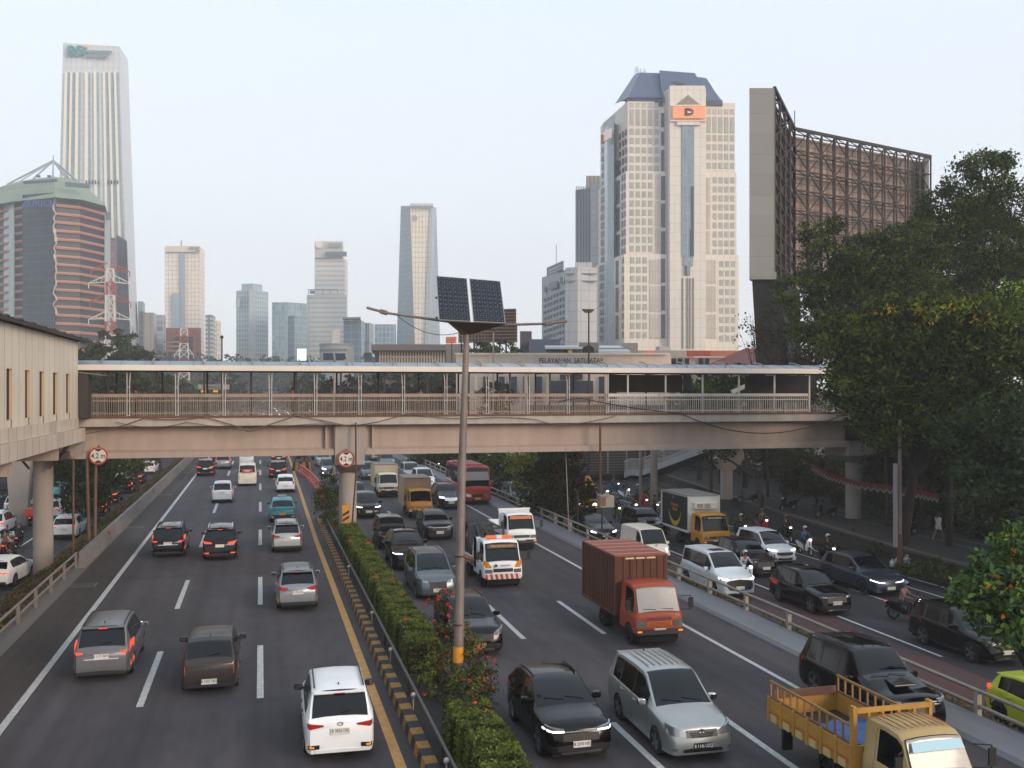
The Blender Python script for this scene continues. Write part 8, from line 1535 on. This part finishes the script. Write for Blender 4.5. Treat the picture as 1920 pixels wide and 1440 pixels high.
hedge('near block of clipped green hedge at the bottom of the median', 4.62, 5.72, 14, 25.6, 1.05, 60000, 7)
tree('flowering_shrub', 'sprawling shrub with orange blooms around the solar lamp pole foot', (5.3, 29, .1), [(5.0, 30.6, .7, .5, 1.0, .7), (5.1, 28.8, .7, .55, 1.0, .65), (5.6, 27, .7, .6, 1.1, .65), (6.0, 29.0, 1.1, .55, .9, .7), (5.9, 30.6, 1.4, .5, .6, .6), (6.1, 27.8, .8, .5, .8, .5)], [LH[0], LH[2], BRK, LH[1]], 'shrub', per=120, dens=22, cr=.1, leaf=.045, trunk=.03, flowers=(FLW, 26, .04))
tree('flowering_shrub', 'spindly shrub with red blooms rising behind the solar lamp pole', (6.0, 33.0, .1), [(6.0, 33.0, 1.6, .6, .8, .8), (5.9, 34.2, 1.2, .5, .7, .7)], [LH[2], BRK], 'shrub', per=30, dens=14, cr=.1, leaf=.045, trunk=.025, flowers=(FLR, 16, .05))
tree('flowering_shrub', 'low mixed green and red shrub at the far end of the median rail', (4.8, 63.2, .1), [(4.9, 62.6, .6, .5, 1.2, .5)], [LH[0], BRK, LH[1]], 'shrub', per=60, dens=18, cr=.12, leaf=.06, trunk=.03, flowers=(FLW, 10, .05))
# the flowering tree at the right edge, near
tree('flowering_tree', 'near leafy tree with orange flowers reaching in from the right edge', PX(1990, 27)+(-.8,), [lump(1920, 1040, 27, .85, .75), lump(1870, 1090, 27, .75, .6), lump(1910, 1120, 26.6, .9, .8), lump(1835, 1125, 27, .7, .5), lump(1815, 1110, 27, .45, .35), lump(1860, 1055, 27, .5, .4), lump(1890, 1170, 26.5, .72, .6), lump(1960, 1090, 27, 1.0), lump(1930, 1190, 26.4, .75, .55), lump(1930, 1010, 27, .55, .5)], [G_('tulip_leaf', '#3f5a2a'), G_('tulip_leaf_light', '#6a7f36'), G_('tulip_leaf_blue', '#4c6647'), LD[1]], per=75, dens=16, cr=.16, leaf=.10, trunk=.12, flowers=(FLT, 30, .045))
# shrubs at the foot of the stone wall
for i, (px, py, w) in enumerate(((1745, 1085, 1.6), (1800, 1100, 1.8), (1600, 1020, .8), (1640, 1045, .7), (1650, 1000, .7), (1215, 935, 1.2), (1265, 945, 1.0), (1390, 985, .9))):
    D = 1866.7*9.7/(py-733); x, y = PX(px, D); tree('shrub', ('low green shrub at the stone wall foot, %s' % ('right of the white bags', 'nearest the flowering tree', 'behind the blue-grey estate', 'left of the brown pole', 'spilling over the coping by the pier', 'below the stair foot', 'beside the utility post', 'above the white people carrier')[i]), (x, y, -.6), [(x, y, -.25 if i != 4 else .9, w, w*1.2, .5), (x+w*.5, y+w, -.3, w*.7, w, .4)], [LD[0], LD[1], LD[2]], 'shrub', per=28, dens=16, cr=.15, leaf=.08, trunk=.03, group='shrubs along the stone wall')
# verge ground cover
def cover(name, lab, x0, z0, x1, z1, y0, y1, n, mats, size=.07, w=None):
    y = y0+(y1-y0)*nr.rand(n)**1.5; u = nr.rand(n); k = (np.sin(y*1.3+u*4)+np.sin(y*.47)+nr.normal(size=n)*.7) > -.4; y, u = y[k], u[k]
    p = np.stack([x0+(x1-x0)*u, y, z0+(z1-z0)*u+nr.rand(len(y))*.22], 1); t = np.sin(y*.9)+np.sin(y*.31+2)+nr.normal(size=len(y))*.6; mi = np.where(t > .6, 1, np.where(t < -.9, 2, 0)) if len(mats) == 3 else None
    o = leaves(name, p, size, mats, mi); tag(o, lab, 'ground cover', kind='stuff')
cover('ground_cover', 'dry yellow-green plants on the sloping left verge', -9.6, 0, -12.7, -1.62, 22, 200, 60000, LEAFG, .085)
cover('ground_cover', 'patchy dry plants in the narrow verge behind the right guardrail', 19.6, .0, 20.15, -.6, 14, 120, 26000, [LEAFG[0], LEAFG[1], LD[2]], .06)
cover('ground_cover', 'dark weeds at the foot of the stone wall', 33.9, -.65, 34.8, -.62, 20, 62, 9000, [LD[1], LEAFG[2], LD[0]], .06)
# white bags by the pole, mail-box like cabinet, utility posts
for i, (dx, dy, lab) in enumerate(((.45, .0, 'knotted white plastic bag right of the brown pole'), (-.42, .1, 'smaller white plastic bag left of the brown pole'), (.2, .35, 'pinkish white bag behind the brown pole'))):
    b = MB(); rr = .24 if i != 1 else .16; b.sph((0, 0, rr*1.2), rr, 9, 6, 0, 1.25); b.v = [(x*(1+.18*math.sin(z*19+i)), y*(1+.2*math.cos(x*23)), z) for x, y, z in b.v]; b.cyl((0, 0, rr*2.3), (.05, 0, rr*2.9), .04, .09, 6)
    o = b.build('rubbish_bag', mat('bag_white', '#a3a19e', .5), None, 60, loc=(34.2+dx, 48+dy, -.64)); tag(o, lab, 'bag')
for x, y, h, r_, lab in ((32.2, 78.5, 6.2, .32, 'thick grey concrete utility post left of the stair foot'), (31.4, 79.5, 6.6, .16, 'slimmer grey utility post paired with the thick one'), (35.3, 74, 7.5, .14, 'dark thin pole in front of the stair ramp'), (20.1, 62.0, 3.4, .07, 'thin pale post rising from the right guardrail')):
    b = MB(); b.cyl((0, 0, 0), (0, 0, h), r_, r_*.9, 12); o = b.build('utility_post', RAILM if r_ > .15 else STEELD, None, 40, loc=(x, y, -.8)); tag(o, lab, 'post')
T = thing('sign_box', 'small cream box sign on a dark post beside the right guardrail', 'sign box', (20.2, 57.5, -.3)); b = MB(); b.cyl((0, 0, 0), (0, 0, 3.2), .06); b.build('post', STEELD, T); b = MB(); b.bx(-.1, .75, -.1, .35, 2.3, 3.0); b.bx(-.2, .45, -.2, .4, 3.0, 3.08); b.build('box', mat('box_sign_cream', '#8d857a', .7), T); b = MB(); b.bx(-.08, .2, -.115, -.1, 2.38, 2.92); b.build('notice', mat('notice_brown', '#6b4a22', .6), T)
# red and white bunting, rail fence and board fence along the pavement back
T = thing('bunting', 'red and white scalloped bunting strung along the dark pavement', 'bunting', (38, 60, 0)); RB, WB_ = mat('bunting_red', '#5a181c', .8), mat('bunting_white', '#7d7775', .8)
P0 = [Vector(PX(a_, d_)+(ZP(y_, d_),)) for a_, y_, d_ in ((1520, 868, 74), (1550, 885, 70), (1605, 902, 67), (1700, 914, 62), (1760, 926, 58))]
for a, c in zip(P0[:-1], P0[1:]):
    b, w_ = MB(), MB(); n = 8
    for i in range(n):
        p, q = a.lerp(c, i/n), a.lerp(c, (i+1)/n); L0 = Vector((38, 60, 0)); b.add([p-L0, q-L0, q-L0-Vector((0, 0, .22)), p.lerp(q, .5)-L0-Vector((0, 0, .42)), p-L0-Vector((0, 0, .22))], [(0, 1, 2, 3, 4)]); w_.add([p-L0-Vector((0, .01, .24)), p.lerp(q, .5)-L0-Vector((0, .01, .44)), q-L0-Vector((0, .01, .24)), q-L0-Vector((0, .01, .34)), p.lerp(q, .5)-L0-Vector((0, .01, .58)), p-L0-Vector((0, .01, .34))], [(0, 1, 4, 5), (1, 2, 3, 4)])
    b.build('red_cloth', RB, T); w_.build('white_cloth', WB_, T)
T = thing('fence', 'dark vertical-bar fence between the pavement and the shaded trees', 'fence', (46, 60, .15)); b = MB()
for i in range(150): y = -30+i*.4; b.bx(-.02+y*.12, .02+y*.12, y-.02, y+.02, 0, 1.9)
b.build('bars', STEELD, T); b = MB(); b.beam((-3.6, -30, 1.8), (3.6, 30, 1.8), .06); b.beam((-3.6, -30, .25), (3.6, 30, .25), .06); b.beam((-3.6, -30, .1), (3.6, 30, .1), .3, .3); b.build('rails', STEELD, T)
T = thing('shutter_building', 'grey shuttered low building beyond the stair ramp', 'building', (44, 104, 0)); b = MB(); b.bx(-14, 8, 0, 8, 0, 7.5); b.build('wall', mat('shutter_wall', '#3a3634', .8), T)
b = MB(); [b.bx(-13.5+i*2.2, -13.35+i*2.2, -.15, 0, 0, 6.5) for i in range(10)]; b.build('mullion', RAILM, T); b = MB(); [b.bx(-13.3, 6, -.06, 0, .3+j*.3, .4+j*.3) for j in range(20)]; b.build('shutter', mat('shutter_slat', '#5a5654', .6), T)
# ---------------------------------------------------------------- people and motorcycles
CL = {k: mat('cloth_'+k, c, .85) for k, c in dict(black='#17171a', grey='#5d6066', blue='#2d5484', orange='#c84a22', white='#a8a9ad', brown='#5c4a42', pink='#80625e', green='#2f5a46', hivis='#a8b832', jeans='#26303f', khaki='#6a6150', red='#a5484c').items()}
HW, HK, HB_, HR_ = mat('helmet_white', '#b0aca8', .3, coat=.5), mat('helmet_black', '#111113', .3, coat=.5), mat('helmet_blue', '#3f6a86', .3, coat=.5), mat('helmet_brown', '#6a4a3a', .4)
HAIR = mat('hair_black', '#0d0b0a', .6)
mc = None
def moto(x, y, z, rz, pm, lab, rlab, shirt, trs, hel, on=True, shoes=None):
    global mc
    if mc is None: mc = scooter(P_BLACK, lab, 'motorcycles in the traffic'); m = mc; m.location = (x, y, z); m.rotation_euler = (0, 0, rz)
    else: m = dup(mc, (x, y, z), rz, lab, 'motorcycles in the traffic')
    for c in m.children:
        if c.name.startswith('bodywork'): c.material_slots[0].link = 'OBJECT'; c.material_slots[0].material = pm
    if rlab: person(rlab, (x, y, z), rz, CL[shirt], CL[trs], 'ride', hel, None, 'riders on motorcycles', shoes)
    return m
PI = math.pi
def mp(px, py, z): D = 1866.7*(CH-z)/(py-733); return PX(px, D)
for px, py, rz, pm, lab, rl, sh, tr, he in (
    (1700, 1165, PI+.5, P_BLACK, 'black motorcycle beside the black car near the flowering tree', 'rider in brown-pink jacket and blue helmet right of the blue-grey estate', 'pink', 'black', HB_),
    (1510, 1030+10, PI, P_WHITE, 'white-fronted motorcycle right of the white people carrier', 'rider in blue jacket and white helmet beside the stone wall', 'blue', 'black', HW),
    (1553, 1058, PI, P_BLACK, 'dark motorcycle half hidden behind the blue-grey estate', 'rider in black with white helmet behind the blue-grey estate', 'black', 'black', HW),
    (1390, 1012, PI, P_BLACK, 'dark motorcycle right of the fruit truck cab', 'rider in black with pale helmet right of the fruit truck cab', 'black', 'black', HW),
    (1474, 1015, PI, P_BLACK, 'motorcycle behind the white people carrier by the wall', 'rider with orange-brown helmet behind the white people carrier', 'black', 'black', HR_),
    (1398, 1095, PI, P_WHITE, 'motorcycle with lit lamp right beside the white luxury van', 'rider in pale jacket and white helmet beside the white luxury van', 'white', 'black', HW),
    (1152, 925, PI+.4, P_BLUE, 'motorcycle turning at the top of the right road', 'rider in green jacket and dark helmet leading the far motorcycles', 'green', 'jeans', HK),
    (1172, 937, PI+.3, P_WHITE, 'motorcycle with bright orange-white lamp at the far group front', 'rider in dark clothes beside the green-jacket rider', 'black', 'grey', HK),
    (1157, 975, PI, paint('motogreen', '#5d7220', 0, .4), 'yellow-green motorcycle behind the navy-black saloon', 'rider in dark hooded jacket on the yellow-green motorcycle', 'black', 'black', HK),
    (1188, 968, PI, P_WHITE, 'motorcycle with white ring lamp left of the red one', 'rider in brown jacket left of the red motorcycle', 'brown', 'black', HR_),
    (1208, 958, PI, P_RED, 'red and white motorcycle in the far group', 'rider in dark red on the red and white motorcycle', 'red', 'black', HK),
    (1238, 985, PI, P_WHITE, 'white motorcycle just left of the fruit truck box', 'rider in grey left of the fruit truck box', 'grey', 'black', HW),
    (1228, 968, PI, P_BLACK, 'black motorcycle behind the white one near the fruit truck', 'rider in brown behind the white motorcycle near the fruit truck', 'brown', 'black', HK),
    (1196, 945, PI+.1, P_BLACK, 'black motorcycle at the back of the far group', 'rider in blue at the back of the far group', 'blue', 'black', HW),
    (1135, 940, PI, P_WHITE, 'white motorcycle beside the yellow-orange lorry', 'rider in grey beside the yellow-orange lorry', 'grey', 'jeans', HK),
    (1222, 950, PI, P_DARK, 'dark motorcycle below the stone wall foot in the far group', 'rider in khaki below the stone wall foot', 'khaki', 'black', HK),
    (1262, 975, PI, P_BLACK, 'motorcycle tucked against the fruit truck rear corner', 'rider in black against the fruit truck rear corner', 'black', 'black', HK),
    (1430, 1000, PI, P_RED, 'red motorcycle between wall and white people carrier', 'rider in brown between the wall and the white people carrier', 'brown', 'black', HK),
    (1246, 1000, PI, P_BLACK, 'motorcycle with warm lamp beside the off-roader left of the fruit truck', 'rider in black nearest the off-roader and fruit truck', 'black', 'black', HK)):
    x, y = mp(px, py, ZF); moto(x, y, ZF, rz, pm, lab, rl, sh, tr, he)
for px, py, rz, pm, lab, rl, sh, tr, he in (
    (18, 1088, .1, P_BLACK, 'motorcycle with bright tail lamp at the far left frame edge', 'rider in pale grey shirt at the far left frame edge, back turned', 'white', 'grey', HK),
    (24, 1056, .05, P_BLACK, 'black motorcycle ahead of the pale-shirt rider', 'rider in black jacket ahead of the pale-shirt rider', 'black', 'black', HK),
    (10, 1040, .05, paint('motoorange', '#b04a20', 0, .4), 'orange-tailed motorcycle at the frame edge', 'rider in brown jacket beside the black-jacket rider', 'brown', 'black', HK),
    (36, 1025, .0, P_BLACK, 'motorcycle left of the white electric crossover', 'rider in black helmet left of the white electric crossover', 'black', 'black', HK),
    (50, 960, .0, P_RED, 'motorcycle with orange delivery box left of the pier', 'rider in black ahead of the orange delivery box', 'black', 'black', HK),
    (60, 985, .0, P_BLACK, 'motorcycle just left of the pier behind the delivery box', 'rider in black jacket just left of the pier', 'black', 'jeans', HK),
    (14, 985, .0, P_BLACK, 'motorcycle between two white cars at the left edge', 'rider in dark green between two white cars at the left edge', 'green', 'black', HW),
    (75, 930, .0, P_BLACK, 'small motorcycle ahead of the standing orange figure', 'rider in grey ahead of the standing orange figure', 'grey', 'black', HK),
    (118, 935, .0, P_BLACK, 'motorcycle with red lamp in the tree shade', 'rider in black in the tree shade right of the pier', 'black', 'black', HK),
    (128, 960, .0, P_RED, 'red motorcycle between the pier and the shaded trees', 'rider in dark clothes right of the left pier', 'black', 'jeans', HK)):
    x, y = mp(px, py, ZL); m = moto(x, y, ZL, rz, pm, lab, rl, sh, tr, he)
    if 'delivery' in lab: b = MB(); b.bx(-.3, .3, -.3, .3, 0, .6); o = b.build('delivery_box', mat('deliv_orange', '#d2481c', .5), None, bevel=.03, loc=(x, y-.75, ZL+.85)); tag(o, 'bright orange delivery box %s the pier' % ('strapped behind the rider left of' if 'orange delivery box left' in lab else 'on the motorcycle nearest'), 'delivery box')
x, y = mp(30, 935, ZL); person('traffic officer in yellow-green vest with arm out at far left', (x, y, ZL), PI*.5, CL['hivis'], CL['black'], 'stand', HK, None, 'people standing in the traffic')
x, y = mp(48, 935, ZL); person('person in bright orange shirt standing right of the officer', (x, y, ZL), .3, CL['orange'], CL['black'], 'stand', None, (HAIR, 0), 'people standing in the traffic')
person('woman in white tunic striding along the dark pavement', (39.1, 51.2, .15), -PI*.42, CL['white'], CL['khaki'], 'walk', None, (HAIR, 1), None)
W_ = [o for o in bpy.data.objects if o.get('label', '').startswith('woman in white tunic')][0]
b = MB(); b.prism([(-.17, -.12), (.17, -.12), (.17, .12), (-.17, .12)], .72, 1.05, top=[(-.13, -.1), (.13, -.1), (.13, .1), (-.13, .1)]); b.build('tunic_skirt', CL['white'], W_, 50, bevel=.04)
for x, lab, sh, tr, hm in ((-8.3, 'dark-haired person on the bridge behind the first railing bay', 'black', 'black', 0), (-7.0, 'person in brown on the bridge near the second hoop post', 'brown', 'black', 0), (1.9, 'person in dark red top on the bridge beside the lamp top', 'red', 'jeans', 0), (9.6, 'person in patterned grey leaning on the bridge rail', 'grey', 'grey', 1)):
    person(lab, (x, 61.4 if x < 9 else 60.9, 7.57), PI*.45 if x < 9 else PI, CL[sh], CL[tr], 'stand', None, (HAIR, hm), 'people crossing the footbridge')
for x, y, rz, lab in ((35.9+1.6, 72, PI*.4, 'parked motorcycle under the stair ramp beside its pier'), (38.2, 67, PI*.6, 'parked motorcycle right of the stair pier'), (38.6, 62.5, PI*.5, 'parked motorcycle left of the right footbridge pier'), (38.7, 53.6, PI*.55, 'parked bicycle-like motorcycle behind the brown pole')):
    m = moto(x, y, .15, rz, P_BLACK, lab, None, None, None, None)
    for c in list(m.children):
        if c.name.startswith('headlight') or c.name.startswith('taillight'): c.material_slots[0].link = 'OBJECT'; c.material_slots[0].material = HEADOFF
# drivers visible in the open truck windows
# ---------------------------------------------------------------- haze
hz = MB(); hz.bx(-1300, 1300, -150, 1700, -3.2, 250); h = hz.build('haze', bpy.data.materials.new('haze')); h['kind'] = 'stuff'; h['label'] = 'thin evening haze over the whole city'; h['category'] = 'haze'
hm = h.data.materials[0]; hm.use_nodes = True; nt = hm.node_tree; nt.nodes.remove(nt.nodes['Principled BSDF']); pv = nt.nodes.new('ShaderNodeVolumePrincipled'); pv.inputs['Color'].default_value = (.97, .98, 1, 1); pv.inputs['Density'].default_value = .00045; pv.inputs['Anisotropy'].default_value = .1
nt.links.new(pv.outputs[0], nt.nodes['Material Output'].inputs['Volume'])
